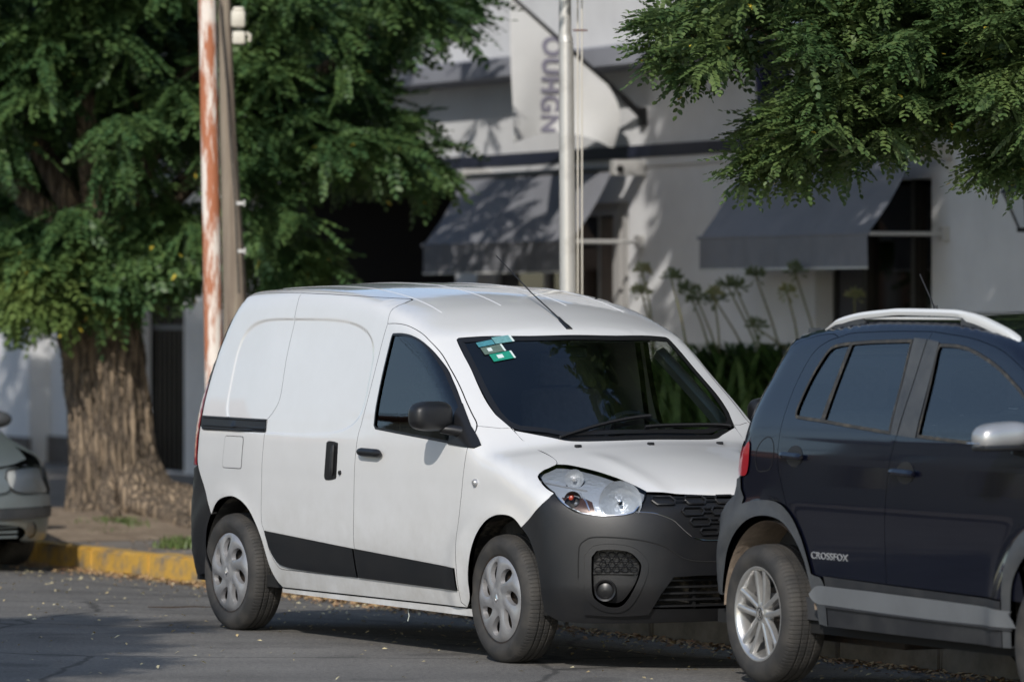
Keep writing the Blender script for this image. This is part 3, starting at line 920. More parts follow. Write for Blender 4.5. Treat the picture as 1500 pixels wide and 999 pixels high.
    BK = crv([(-.215, .636, 1.108), (-.15, .5, 1.09), (-.095, .40, 1.08), (-.055, .2, 1.075), (-.045, 0, 1.075), (-.055, -.2, 1.075), (-.095, -.4, 1.08), (-.15, -.5, 1.09), (-.215, -.636, 1.108)])
    BK2 = BK + np.array([.075, 0, 0]) * np.exp(-(BK[:, 1:2] / .6) ** 6)
    bon = panel(B, 'bonnet', 'Z', J(HS, HT, HFf, flipy(HT[::-1]), flipy(HS[::-1]), BK2), WP, van, rim=DV, thick=.02, step=.03)
    panel(B, 'scuttle', 'Z', J(wsB, flipy(np.array([(-.215, -.60, 1.1)])), BK2 + np.array([.02, 0, 0])), M['satin_black'], van, gap=0, off=-.012, thick=.01)
    for x, y in ((.112, -.05), (.045, .39), (.045, -.42)):
        P = B.lift('Z', np.array([[x, y]]))[0]
        mb = MB(); mb.box(P[0] - .012, P[0] + .012, P[1] - .016, P[1] + .016, P[2] - .005, P[2] + .012, .005); mb.build('washer_jet', M['satin_black'], bon)
    for y0, y1, x0 in ((-.46, .10, -.07), (.02, .58, -.03)):
        pts = [(-.06 + .0, y0, 1.1), (-.10, (y0 + y1) / 2, 1.1), (-.14 if y1 < .3 else -.17, y1, 1.1)]
        P = on_surface(B, 'Z', crv(pts, .03), .018)
        mb = MB(); mb.tube(P, .0065, 6)
        P2 = on_surface(B, 'Z', crv(pts, .03), .006); mb.tube(P2, .005, 4)
        mb.build('wiper', M['satin_black'], van, smooth=True)
    # front bumper
    FA2 = crv([(.276, -.876, .655), (.33, -.87, .615), (.375, -.87, .56), (.41, -.868, .49), (.428, -.865, .41), (.432, -.86, .33), (.45, -.85, .26), (.50, -.81, .225)])
    BL = crv([(.50, -.81, .225), (.58, -.74, .215), (.677, -.606, .215), (.74, -.4, .215), (.775, -.2, .215), (.785, 0, .215)])
    HB = crv([(.455, -.800, .822), (.50, -.80, .79), (.544, -.786, .761), (.575, -.768, .742), (.599, -.745, .730), (.664, -.672, .718), (.718, -.586, .721), (.740, -.535, .734)])
    GL = crv([(.740, -.535, .734), (.775, -.440, .726), (.802, -.363, .697), (.812, -.33, .668), (.82, -.306, .645), (.826, -.27, .617), (.829, -.24, .604), (.833, -.18, .597), (.835, -.099, .594), (.836, 0, .594)])
    def uvz(pts): return np.array(pts)
    lowI = crv([(.82, -.375, .432), (.84, -.25, .437), (.845, 0, .437), (.84, .25, .437), (.82, .375, .432), (.80, .43, .36), (.775, .46, .285), (.80, 0, .278), (.775, -.46, .285), (.80, -.43, .36)], .015, False)
    lowI = J(lowI)
    fogI = J(crv([(.658, -.690, .560), (.70, -.65, .566), (.750, -.575, .556), (.772, -.535, .520), (.778, -.52, .48), (.765, -.54, .40), (.735, -.59, .312), (.70, -.645, .300), (.668, -.69, .325), (.655, -.712, .36), (.650, -.715, .45), (.648, -.712, .53)], .012))
    bl = J(BE[::-1], HB, GL, flipy(GL[::-1]), flipy(HB[::-1]), flipy(BE), flipy(FA2), flipy(BL), BL[::-1], FA2[::-1])
    bmp = panel(B, 'front_bumper', 'C', bl, BP, van, rim=DV, thick=.025, step=.035, gap=.0015, holes=[lowI, fogI, flipy(fogI[::-1])])
    # raised lower part of the bumper, its edge shade drawn as a dark tube
    for sgn in (1, -1):
        cr_ = crv([(.612, -.758, .43), (.612, -.757, .52), (.614, -.752, .58), (.632, -.73, .607), (.657, -.705, .619), (.71, -.62, .618), (.774, -.515, .604), (.806, -.422, .577), (.820, -.36, .54), (.828, -.323, .518), (.836, -.25, .503), (.842, -.123, .499), (.843, 0, .499)])
        cl2 = J(cr_, crv([(.843, 0, .499), (.845, 0, .437)], smooth=False), crv([(.845, 0, .437), (.84, -.25, .437), (.82, -.375, .432), (.80, -.43, .36), (.765, -.475, .262)], .02, False),
                crv([(.765, -.475, .262), (.70, -.60, .255), (.62, -.735, .262)], .02), crv([(.62, -.735, .262), (.612, -.758, .43)], smooth=False))
        P = on_surface(B, 'C', cr_, .0175) * np.array([1, sgn, 1]); q = MB(); q.tube(P, .0035, 5); q.build('crease_shade', M['dark_void'], bmp, smooth=True)
        fi = inset(B.uv('C', fogI), -.022)
        fh = B.lift('C', fi)
        panel(B, 'bumper_insert', 'C', cl2 if sgn > 0 else cl2, BP, bmp, off=.018, gap=.001, thick=.02, step=.03, holes=[fh], mirror=(sgn < 0), rim=DV)
        # fog lamp pocket
        bez = panel(B, 'fog_bezel', 'C', fh, BP, bmp, off=.026, gap=.0005, thick=.06, step=.03, holes=[B.lift('C', inset(B.uv('C', fogI), .004))], mirror=(sgn < 0))
        pk = panel(B, 'fog_pocket', 'C', fogI, BP, bmp, off=-.03, gap=-.004, thick=.01, step=.04, mirror=(sgn < 0))
        # fog lamp facing forward in the pocket
        n = Vector((.80, -.60 * sgn, 0)).normalized(); c = Vector((.668, -.648 * sgn, .372))
        fl = MB(); fl.lathe([(.0, .020), (.030, .018), (.040, .012), (.042, .030), (.050, .034), (.053, .0)], 'x', 28)
        # axis 'x' tuple order (h,a,b)
        R = Matrix.Rotation(math.atan2(n.y, n.x), 4, 'Z')
        fl.V = [tuple(R @ Vector(p) + c) for p in fl.V]
        fl.build('fog_lamp', M['satin_black'], bmp, smooth=True)
        # honeycomb vent above it
        vb = MB()
        for iz, z in enumerate((.470, .493, .516, .539)):
            for k in range(5):
                u = .1 * 0
                y = -.690 + .035 * k + (.0175 if iz % 2 else 0)
                if y > -.545: continue
                x = .672 + (y + .69) * .62
                hexa = [(math.cos(math.pi * q / 3) * .019, math.sin(math.pi * q / 3) * .0125) for q in range(7)]
                pts = [(x + h[0] * .53, (y + h[0] * .85) * sgn, z + h[1]) for h in hexa]
                vb.tube(pts, .0028, 4, False)
        vb.build('fog_vent', BP, bmp)
        bb = MB(); P = [(.640, -.700 * sgn, .452), (.750, -.545 * sgn, .452)]
        bb.tube(P, .008, 6); bb.build('fog_crossbar', BP, bmp)
    # lower intake slats, each a part
    for k in range(5):
        z = .415 - k * .030
        hw = .365 + k * .02
        pts = [(.80 + .0, -hw, z), (.835, -.25, z), (.842, 0, z), (.835, .25, z), (.80, hw, z)]
        mb = MB(); P = crv(pts, .05)
        P = P - np.array([.03 + .004 * k, 0, 0])
        v = []; f = []
        for p in P: v += [tuple(p + np.array(q)) for q in ((0, 0, .005), (.018, 0, .004), (.018, 0, -.004), (-.01, 0, -.006))]
        for i in range(len(P) - 1):
            for j in range(4): f.append((4 * i + j, 4 * i + (j + 1) % 4, 4 * i + 4 + (j + 1) % 4, 4 * i + 4 + j))
        mb.add(v, f); mb.build('intake_slat', BP, bmp)
    mb = MB()
    mb.box(.72, .73, -.5, .5, .24, .46); mb.build('intake_back', M['liner'], bmp)
    for y in (-.24, .24, -.02):
        mb = MB(); mb.box(.765, .80, y - .008, y + .008, .27, .435); mb.build('intake_post', BP, bmp)
    # headlamps
    HL = J(HLl, HB, crv([(.740, -.535, .734), (.731, -.49, .772), (.71, -.455, .80), (.675, -.427, .828)]), HT[::-1])
    HLs = HL
    for sgn in (1, -1):
        hl = panel(B, 'headlight', 'P', HLs, M['lamp_glass'], van, gap=.0012, off=.004, thick=.006, step=.03, mirror=(sgn < 0), rim=M['satin_black'])
        uvh = B.uv('P', HLs)
        panel(B, 'lamp_seal', 'P', HLs, M['satin_black'], hl, gap=.001, off=0, thick=.02, step=.05, holes=[B.lift('P', inset(uvh, .0022))], mirror=(sgn < 0))
        chr_ = panel(B, 'lamp_trim', 'P', B.lift('P', inset(uvh, .0024)), M['chrome'], hl, gap=0, off=-.004, thick=.012, step=.05, holes=[B.lift('P', inset(uvh, .0065))], mirror=(sgn < 0))
        bowl = mat('lamp_bowl', (.50, .53, .57), .3, .5, bump=.8, bscale=38) if 'lamp_bowl' not in bpy.data.materials else bpy.data.materials['lamp_bowl']
        def hole(c, ax, r, adv=.03):
            c = np.array(c) + np.array(ax) * adv / np.linalg.norm(ax); e1 = np.cross(ax, (0, 0, 1.)); e1 /= np.linalg.norm(e1); e2 = np.cross(e1, ax); e2 /= np.linalg.norm(e2)
            return np.array([c + (e1 * math.cos(t) + e2 * math.sin(t)) * r for t in np.linspace(0, 2 * math.pi, 26, endpoint=False)])
        bowls = [hole((.665, -.566, .782), (.86, -.5, .05), .090), hole((.405, -.655, .882), (.75, -.62, .1), .042), hole((.520, -.735, .790), (.72, -.66, 0.), .036)]
        panel(B, 'lamp_reflector', 'P', HLs, bowl, hl, gap=.001, off=-.016, thick=.004, step=.02, mirror=(sgn < 0), holes=bowls)
        iw = J(crv([(.485, -.775, .81), (.56, -.70, .81), (.60, -.68, .79), (.635, -.685, .735), (.60, -.738, .738), (.545, -.778, .768), (.485, -.775, .81)], .015, False))
        panel(B, 'indicator_housing', 'P', iw, mat('indicator_brown', (.07, .035, .025), .25, .3) if sgn > 0 else bpy.data.materials['indicator_brown'], hl, gap=0, off=-.013, thick=.003, step=.015, mirror=(sgn < 0), holes=[bowls[2]])
        def place(prof, c, ax, name, mm, n=28):
            q = MB(); q.lathe(prof, 'x', n)
            d = Vector(ax).normalized()
            R = Vector((1, 0, 0)).rotation_difference(d).to_matrix().to_4x4()
            q.V = [tuple(R @ Vector(p) + Vector((c[0], c[1] * sgn, c[2]))) for p in q.V]
            return q.build(name, mm, hl, smooth=True)
        a = (.86, -.5 * sgn, 0.05)
        place([(.012, -.060), (.045, -.050), (.075, -.026), (.095, .012), (.100, .016)], (.680, -.574, .782), a, 'main_bowl', bowl, 56)
        place([(.0, .0), (.008, -.002), (.010, -.03), (.010, -.05)], (.672, -.572, .784), a, 'bulb_cap', M['chrome'], 16)
        place([(.008, -.04), (.03, -.03), (.042, -.005), (.046, .0)], (.425, -.672, .885), (.75, -.62 * sgn, .1), 'position_bowl', bowl)
        place([(.0, .012), (.010, .008), (.014, -.03)], (.415, -.668, .884), (.75, -.62 * sgn, .1), 'position_bulb', M['silver_paint'], 14)
        place([(.006, -.04), (.028, -.03), (.042, -.002)], (.532, -.746, .790), (.72, -.66 * sgn, .0), 'indicator_bowl', M['liner'])
        place([(.0, .005), (.010, .002), (.014, -.015), (.012, -.03)], (.520, -.748, .800), (.72, -.66 * sgn, .0), 'indicator_bulb', M['lens_amber'], 14)
        place([(.0, .008), (.008, .002), (.010, -.02)], (.548, -.738, .772), (.72, -.66 * sgn, .0), 'indicator_bulb', M['silver_paint'], 14)
        # slanting chrome divider
        P = on_surface(B, 'P', crv([(.52, -.70, .835), (.58, -.70, .79), (.61, -.70, .745)], .02, False), -.014) * np.array([1, sgn, 1])
        q = MB(); q.tube(P, .0055, 6); q.build('lamp_divider', M['chrome'], hl, smooth=True)
        P = on_surface(B, 'P', crv([(.28, -.76, .868), (.40, -.72, .856), (.52, -.66, .842)], .02, False), -.012) * np.array([1, sgn, 1])
        q = MB(); q.tube(P, .004, 6); q.build('lamp_divider', M['silver_paint'], hl, smooth=True)
    # grille
    gside = crv([(.675, -.427, .828), (.71, -.455, .80), (.731, -.49, .772), (.740, -.535, .734)])
    GO = J(HF[::-1], gside, GL, flipy(GL[::-1]), flipy(gside[::-1]), flipy(HF))
    gr = panel(B, 'grille', 'C', GO, BP, van, gap=.001, off=-.012, thick=.01, step=.035)
    # raised rings of the grille: long and short hexagons joined by bars
    def hexring(yc, zc, w, h, r=.0055):
        pts = [(yc - w, zc), (yc - w + h * .8, zc + h), (yc + w - h * .8, zc + h), (yc + w, zc), (yc + w - h * .8, zc - h), (yc - w + h * .8, zc - h), (yc - w, zc)]
        P = crv([(0, p[0], p[1]) for p in pts], .02, False)
        x = B.lift('X', P[:, 1:])
        q = MB(); q.tube(x + B.nrm(x) * -.004, r, 6, False)
        return q
    rows = [(.792, [-.375, -.215, -.055, .055 + .05, .265, .40][:5], .055, .018), (.740, [-.245, -.09, .065, .22], .058, .018), (.690, [-.215, -.06, .095, .25], .055, .017), (.643, [-.17, -.02, .13], .05, .014)]
    for z, ys, w, h in rows:
        for i, y in enumerate(ys):
            for s_ in ((1,) if True else (1, -1)):
                hexring(y, z - abs(y) * .0, w, h).build('grille_ring', BP, gr, smooth=True)
        for y0, y1 in zip(ys[:-1], ys[1:]):
            for dz in (-.009, .009):
                P = B.lift('X', np.array([[y0 + w * .9, z + dz], [y1 - w * .9, z + dz]]))
                q = MB(); q.tube(P - np.array([.004, 0, 0]), .004, 5); q.build('grille_bar', BP, gr, smooth=True)
    GLc = crv([(.740, -.530, .737), (.775, -.440, .729), (.802, -.363, .700), (.812, -.33, .671), (.82, -.306, .648), (.826, -.27, .620), (.829, -.24, .607), (.833, -.18, .600), (.835, 0, .597)])
    P = on_surface(B, 'C', GLc, .001); q = MB(); q.tube(P, .0028, 5); q.tube(flipy(P), .0028, 5); q.build('grille_trim', M['chrome'], gr, smooth=True)
    # maker's lozenge on the grille centre
    q = MB()
    o_ = [(0, .075), (.055, 0), (0, -.075), (-.055, 0)]; i_ = [(0, .040), (.026, 0), (0, -.040), (-.026, 0)]
    v = [(.838, a, .70 + b) for a, b in o_] + [(.846, a, .70 + b) for a, b in i_] + [(.82, a, .70 + b) for a, b in o_] + [(.82, a, .70 + b) for a, b in i_]
    f = []
    for k in range(4):
        j = (k + 1) % 4; f += [(k, j, 4 + j, 4 + k), (k, j, 8 + j, 8 + k), (4 + k, 4 + j, 12 + j, 12 + k)]
    q.add(v, f); q.build('emblem', M['chrome'], gr)
    # tail: lamps, bumper, doors
    TL = crv([(-3.137, .855), (-3.140, .968), (-3.141, 1.12), (-3.139, 1.20), (-3.128, 1.295)])
    TLs = B_snap(B, 'R', TL)
    uvt = B.uv('R', TLs)
    out = uvt.copy(); out[:, 0] -= .085 * np.sin(np.linspace(.35, math.pi - .35, len(out))) + .02
    TLo = J(TLs, B.lift('R', out[::-1]))
    panel(B, 'tail_light', 'R', TLo, M['lens_red'], van, gap=.001, off=.004, thick=.02, both=True, step=.03)
    sidec = crv([(-2.99, 1.735), (-3.02, 1.64), (-3.060, 1.55), (-3.10, 1.42), (-3.128, 1.295)])
    sideS = B_snap(B, 'R', sidec)
    low = crv([(-3.137, .855), (-3.05, .742), (-2.985, .665), (-2.955, .60)])
    tailin = B.lift('R', out)
    rr = J(rear[::-1], sideS, tailin[::-1], B_snap(B, 'R', np.array([(-3.137, -.87, .855)])))
    half = J(sideS, tailin[::-1], B_snap(B, 'R', np.array([(-3.137, -.87, .855)])))
    midlow = crv([(-3.4, -.78, .845), (-3.45, -.4, .80), (-3.46, 0, .80), (-3.45, .4, .80), (-3.4, .78, .845)])
    ro = J(rear[::-1], half, midlow, flipy(half[::-1]))
    rg = J(crv([(-3.2, -.66, 1.60), (-3.26, 0, 1.62), (-3.2, .66, 1.60), (-3.33, .70, 1.20), (-3.38, 0, 1.18), (-3.33, -.70, 1.20)], .03, False))
    rd = panel(B, 'rear_door', 'R', ro, WP, van, rim=DV, gap=.001, step=.05, holes=[rg])
    panel(B, 'rear_glass', 'R', rg, M['glass'], rd, gap=.003, step=.06, off=-.004)
    strip = J(sideS[2:], B.lift('R', B.uv('R', sideS[2:][::-1]) - np.array([.045, 0])))
    panel(B, 'rear_seal', 'R', strip, M['satin_black'], van, gap=0, off=.003, thick=.008, both=True)
    arcR = crv([(-2.955, .60), (-3.005, .54), (-3.035, .47), (-3.045, .40), (-3.02, .33), (-3.0, .30)])
    bo = J(B_snap(B, 'R', low[::-1]), midlow, flipy(B_snap(B, 'R', low)), flipy(B_snap(B, 'R', arcR)), crv([(-3.0, .84, .30), (-3.2, .80, .27), (-3.4, .6, .27), (-3.46, 0, .27), (-3.4, -.6, .27), (-3.2, -.80, .27), (-3.0, -.84, .30)]), B_snap(B, 'R', arcR[::-1]))
    panel(B, 'rear_bumper', 'R', bo, M['grey_plastic'] if False else BP, van, gap=.001, step=.05, off=.003)
    # wheels, wells
    for s in (-1, 1):
        van_wheel(van, 0, s, math.radians(-1.5) if s < 0 else 0, .25)
        van_wheel(van, -2.81, s, 0, .95)
        wheel_well(.04, .405, .84, .42, s, van, M['liner'], a0=8, a1=172)
        wheel_well(-2.66, .41, .84, .42, s, van, M['liner'], a0=8, a1=172)
    mb = MB(); mb.box(-.1, .35, -.6, .6, .3, .75); mb.build('engine_block', M['dark_void'], van)
    mb = MB(); mb.tube([(-2.81, -.7, .30), (-2.81, .7, .30)], .035, 8); mb.tube([(-3.3, -.3, .28), (-1.6, -.25, .26), (-.4, -.2, .26)], .03, 8); mb.build('rear_axle', M['steel'], van)
    # mirrors: housing on a short arm
    for s in (-1, 1):
        bm = bmesh.new(); bmesh.ops.create_uvsphere(bm, u_segments=32, v_segments=20, radius=1)
        for v in bm.verts:
            x, y, z = v.co
            def se(t, e): return math.copysign(abs(t) ** e, t)
            X = se(x, .75) * .072; Y = se(y, .55) * .120; Z = se(z, .6) * .072
            if X < -.035: X = -.035
            Z *= 1 - .10 * (Y / .12) * -1 * 0 - .12 * max(0, -y)
            v.co = (X - .415 + .18 * Y * -1, s * (.975 - 0) + (Y if s > 0 else Y), Z + 1.168)
        me = bpy.data.meshes.new('mirror'); bm.to_mesh(me); bm.free()
        me.materials.append(M['black_plastic']); me.polygons.foreach_set('use_smooth', [True] * len(me.polygons))
        mo = bpy.data.objects.new('mirror', me); link(mo, van)
        q = MB(); q.tube([(-.40, s * .93, 1.108), (-.37, s * .88, 1.10), (-.34, s * .80, 1.085)], [.022, .026, .03], 10); q.build('mirror_arm', M['satin_black'], mo, smooth=True)
        q = MB(); q.box(-.452, -.447, s * .975 - .085, s * .975 + .085, 1.12, 1.21, .002); q.build('mirror_glass', M['chrome'], mo)
    # aerial
    mb = MB(); P = Vector((-.757, 0, 1.578))
    mb.tube([P + Vector((.02, 0, -.005)), P + Vector((0, 0, .012)), P + Vector((-.035, 0, .034)), P + Vector((-.075, 0, .062))], [.024, .019, .012, .007], 10)
    ab = mb.build('aerial_base', M['satin_black'], van, smooth=True)
    mb = MB(); mb.tube([P + Vector((-.07, 0, .058)), Vector((-1.1, 0, 1.765)), Vector((-1.451, 0, 1.954))], [.0045, .0035, .0028], 6); mb.build('aerial_rod', M['satin_black'], ab, smooth=True)
    # cabin
    IN = M['interior']
    mb = MB(); mb.prism([(-.78, .3), (.78, .3), (.80, 1.0), (.68, 1.55), (.60, 1.66), (-.60, 1.66), (-.68, 1.55), (-.80, 1.0)], -1.62, -1.58, 'x'); mb.build('bulkhead', mat('bulkhead_grey', (.14, .15, .15), .7), van)
    mb = MB(); mb.box(-.62, -.10, -.70, .70, .55, .98, .06); mb.box(-.46, -.12, -.66, .66, .9, 1.035, .05); mb.box(-.62, -.35, .20, .56, .95, 1.07, .05); mb.build('dashboard', IN, van)
    mb = MB(); mb.box(-1.6, -.4, -.80, .80, .30, .36); mb.build('cabin_floor', IN, van)
    for s in (-1, 1):
        mb = MB(); mb.box(-1.35, -.50, s * .785 - .015, s * .785 + .015, .35, 1.00); mb.build('door_trim', IN, van)
    for y in (-.36, .36):
        st = MB(); st.box(-1.30, -.82, y - .23, y + .23, .55, .72, .06); s0 = st.build('seat', M['seat_cloth'], van, angle=40)
        st = MB(); st.box(-.07, .07, -.23, .23, 0, .62, .06)
        st.V = [tuple(Matrix.Rotation(math.radians(-14), 3, 'Y') @ Vector(p) + Vector((-1.28, y, .68))) for p in st.V]; st.build('backrest', M['seat_cloth'], s0, angle=40)
        st = MB(); st.box(-1.52, -1.42, y - .12, y + .12, 1.28, 1.47, .045); st.tube([(-1.46, y - .05, 1.2), (-1.47, y - .05, 1.32)], .006, 6); st.tube([(-1.46, y + .05, 1.2), (-1.47, y + .05, 1.32)], .006, 6); st.build('headrest', M['seat_cloth'], s0, angle=40)
    t = MB()
    ring_ = [(0 + .0, .19 * math.cos(a), .19 * math.sin(a)) for a in np.linspace(0, 2 * math.pi, 33)]
    R = Matrix.Rotation(math.radians(-32), 3, 'Y'); c = Vector((-.66, .37, 1.0))
    t.tube([R @ Vector(p) + c for p in ring_], .015, 8, False)
    for a in (0, math.pi, -math.pi / 2):
        t.tube([c, R @ Vector((0, .18 * math.cos(a), .18 * math.sin(a))) + c], .016, 6)
    t.tube([c, c + Vector((.25, 0, -.12))], .03, 8); t.build('steering_wheel', IN, van, smooth=True)
    for s, r in ((1, .040),):
        mb = MB(); mb.tube([(-.86, s * .615, 1.46), (-.62, s * .635, 1.30), (-.40, s * .655, 1.15), (-.26, s * .67, 1.03)], r, 6); mb.build('pillar_trim', M['inner_trim'], van, smooth=True)
    mb = MB(); mb.box(-.755, -.735, -.11, .11, 1.44, 1.50, .008); mb.tube([(-.745, 0, 1.5), (-.72, 0, 1.55)], .008, 6); mb.build('rear_view_mirror', IN, van)
    mb = MB(); mb.box(-.93, -.83, -.54, -.12, 1.515, 1.535, .006); mb.box(-.93, -.83, .12, .54, 1.515, 1.535, .006); mb.build('sun_visor', M['inner_trim'], van)
    q = MB(); q.tube([(-1.55, -.02, .2), (-1.56, -.03, .16)], .002, 4)
    q = MB(); q.tube([(-.93, -.79, .235), (-.955, -.795, .20), (-.945, -.795, .17), (-.95, -.80, .145)], .003, 5); q.build('loose_strap', M['inner_trim'], van)
    return van
van = build_van()

# ------------------------------------------------------------------ dark blue hatchback
FOX_RZ = math.radians(-(90 - 26.5))
def text_mesh(name, body, size, m, parent, place, depth=.002, offset=.0, squeeze=1.0, spacing=1.0):
    """lettering as a mesh; place maps (u, v, h) to 3-D"""
    cu = bpy.data.curves.new(name, 'FONT')
    cu.body = body; cu.size = size; cu.extrude = depth; cu.offset = offset; cu.space_character = spacing
    o = bpy.data.objects.new(name, cu); COL.objects.link(o)
    dg = bpy.context.evaluated_depsgraph_get()
    me = bpy.data.meshes.new_from_object(o.evaluated_get(dg))
    bpy.data.objects.remove(o); bpy.data.curves.remove(cu)
    for v, q in zip(me.vertices, place(np.array([(v.co.x * squeeze, v.co.y, v.co.z) for v in me.vertices]))):
        v.co = q
    me.name = name
    me.materials.clear(); me.materials.append(m)
    t = bpy.data.objects.new(name, me); link(t, parent)
    return t

def build_fox():
    B = Body(ffox, None, None, z0=.8, xc=1.8, xr=.4)
    yaw = math.radians(26.5)
    ox = 1.127 + .8 * math.cos(yaw); oy = 22.7 + .8 * math.sin(yaw)
    fox = thing('hatchback_car', 'dark blue five-door hatchback with grey arch cladding and white roof rails, in the right foreground',
                'car', (ox, oy, 0), FOX_RZ)
    NP, DV, GP = M['navy_paint'], M['dark_void'], M['grey_plastic']
    J = join
    def C2(p, step=.02, smooth=True): return crv(p, step, smooth)
    RD = C2([(.455, 1.560), (.38, 1.545), (.286, 1.502), (.231, 1.434), (.19, 1.342), (.168, 1.219), (.163, 1.112), (.180, .99), (.215, .915), (.29, .779), (.36, .70), (.441, .597), (.475, .53), (.483, .50)])
    TOP = C2([(.455, 1.560), (.55, 1.578), (.70, 1.585), (.95, 1.590), (1.218, 1.590), (1.24, 1.590)])
    TOP2 = C2([(1.24, 1.590), (1.548, 1.566), (1.72, 1.540), (1.856, 1.509), (2.041, 1.440), (2.2, 1.36), (2.42, 1.22), (2.50, 1.14), (2.52, 1.05)])
    MID = C2([(1.24, 1.590), (1.225, 1.50), (1.20, 1.30), (1.185, 1.18), (1.166, 1.10), (1.143, .958), (1.127, .781), (1.128, .60), (1.133, .498)])
    RB = C2([(.483, .50), (.80, .505), (1.133, .498)], smooth=False)
    FB = C2([(1.133, .498), (2.0, .485), (2.235, .477)], smooth=False)
    FD = C2([(2.52, 1.05), (2.45, .95), (2.32, .82), (2.24, .70), (2.235, .477)])
    # windows
    w1 = C2([(.268, 1.205), (.262, 1.235), (.285, 1.32), (.317, 1.395), (.360, 1.46), (.400, 1.505), (.454, 1.528), (.60, 1.541), (.80, 1.550), (1.10, 1.556)], .015)
    w1r = C2([(1.10, 1.556), (1.112, 1.35), (1.118, 1.145)], .015)
    w1b = C2([(1.118, 1.145), (.739, 1.169), (.50, 1.185), (.30, 1.196), (.268, 1.205)], .015)
    RW = J(w1, w1r, w1b)
    w2 = C2([(1.335, 1.538), (1.46, 1.536), (1.58, 1.522), (1.705, 1.493), (1.84, 1.452), (1.966, 1.402), (2.103, 1.338), (2.25, 1.25), (2.36, 1.17), (2.38, 1.12)], .015)
    w2b = C2([(2.38, 1.12), (2.2, 1.108), (1.807, 1.118), (1.346, 1.136)], .015)
    w2l = C2([(1.346, 1.136), (1.343, 1.285), (1.328, 1.45), (1.323, 1.505), (1.335, 1.538)], .015)
    FW = J(w2, w2b, w2l)
    rd = panel(B, 'rear_door', 'Y', J(TOP, MID, RB[::-1], RD[::-1]), NP, fox, holes=[RW], rim=DV, both=True, thick=.03, step=.04)
    fd = panel(B, 'front_door', 'Y', J(TOP2, FD, FB[::-1], MID[::-1]), NP, fox, holes=[FW], rim=DV, both=True, thick=.03, step=.04)
    def ring(name, mode, outer, width, m, par, off=.002, thick=.008):
        uv = B.uv(mode, B_snap(B, mode, outer))
        return panel(B, name, mode, outer, m, par, gap=0, holes=[B.lift(mode, inset(uv, width))], off=off, thick=thick, step=.03)
    seal = mat('weathered_rubber', (.035, .033, .030), .6, col2=(.12, .10, .07), vscale=25, ramp=(.5, .8))
    ring('window_seal', 'Y', RW, .014, seal, rd); ring('window_seal', 'Y', FW, .014, seal, fd)
    panel(B, 'window_glass', 'Y', RW, M['glass_tint'], rd, gap=.004, off=-.006, thick=.003)
    panel(B, 'window_glass', 'Y', FW, M['glass_tint'], fd, gap=.004, off=-.006, thick=.003)
    dv = J(C2([(.498, 1.190), (.535, 1.190)], .02, False), C2([(.535, 1.190), (.560, 1.36), (.600, 1.536)], .02), C2([(.60, 1.536), (.572, 1.534)], .02, False), C2([(.572, 1.534), (.530, 1.36), (.498, 1.190)], .02))
    panel(B, 'window_divider', 'Y', dv, seal, rd, gap=0, off=.001, thick=.01)
    bp = J(C2([(1.108, 1.562), (1.326, 1.545)], .02, False), C2([(1.326, 1.545), (1.335, 1.30), (1.338, 1.134)], .02), C2([(1.338, 1.134), (1.124, 1.146)], .02, False), C2([(1.124, 1.146), (1.118, 1.35), (1.108, 1.562)], .02))
    bpl = [q for q in bp]
    left = J(C2([(1.108, 1.562), (1.219, 1.556)], .02, False), C2([(1.219, 1.556), (1.196, 1.30), (1.180, 1.142)], .02), C2([(1.180, 1.142), (1.124, 1.146)], .02, False), C2([(1.124, 1.146), (1.118, 1.35), (1.108, 1.562)], .02))
    right = J(C2([(1.226, 1.556), (1.326, 1.545)], .02, False), C2([(1.326, 1.545), (1.335, 1.30), (1.338, 1.134)], .02), C2([(1.338, 1.134), (1.188, 1.142)], .02, False), C2([(1.188, 1.142), (1.203, 1.30), (1.226, 1.556)], .02))
    panel(B, 'door_pillar', 'Y', left, M['grey_plastic'], rd, gap=0, off=.003, thick=.01); panel(B, 'door_pillar', 'Y', right, M['grey_plastic'], fd, gap=0, off=.003, thick=.01)
    # quarter panel
    AO = [(-.40, .44), (-.37, .51), (-.345, .62), (-.281, .715), (-.169, .785), (.017, .822), (.197, .822), (.32, .770), (.41, .680), (.473, .574), (.483, .50)]
    ARCH = C2(AO)
    REAR = C2([(.455, 1.560), (.40, 1.575), (.30, 1.571), (.22, 1.560), (.10, 1.535), (.05, 1.50), (-.03, 1.40), (-.09, 1.28), (-.125, 1.16), (-.135, 1.06)])
    TLc = C2([(-.135, 1.06), (-.098, 1.085), (-.082, 1.04), (-.08, .98), (-.098, .935), (-.150, .928)], .015)
    LOW = C2([(-.150, .928), (-.14, .87), (-.105, .83), (-.125, .78), (-.169, .785)], .015, False)
    ARC2 = np.array([p for p in ARCH if p[0] > -.172])
    panel(B, 'rear_quarter', 'Y', J(REAR, TLc, LOW, ARC2, RD[::-1]), NP, fox, rim=DV, both=True, thick=.03, step=.04)
    # wheel arch trims
    AI = C2([(-.335, .38), (-.302, .476), (-.243, .588), (-.142, .677), (-.007, .738), (.132, .755), (.26, .733), (.358, .669), (.443, .573), (.495, .46), (.530, .40), (.545, .30)])
    AO2 = C2([(-.40, .38), (-.385, .44), (-.36, .52), (-.335, .62), (-.281, .715), (-.169, .785), (.017, .822), (.197, .822), (.32, .770), (.41, .680), (.473, .574), (.50, .515)])
    cap = C2([(.50, .515), (.53, .508), (.58, .50), (.612, .46), (.615, .38), (.615, .288)], .015)
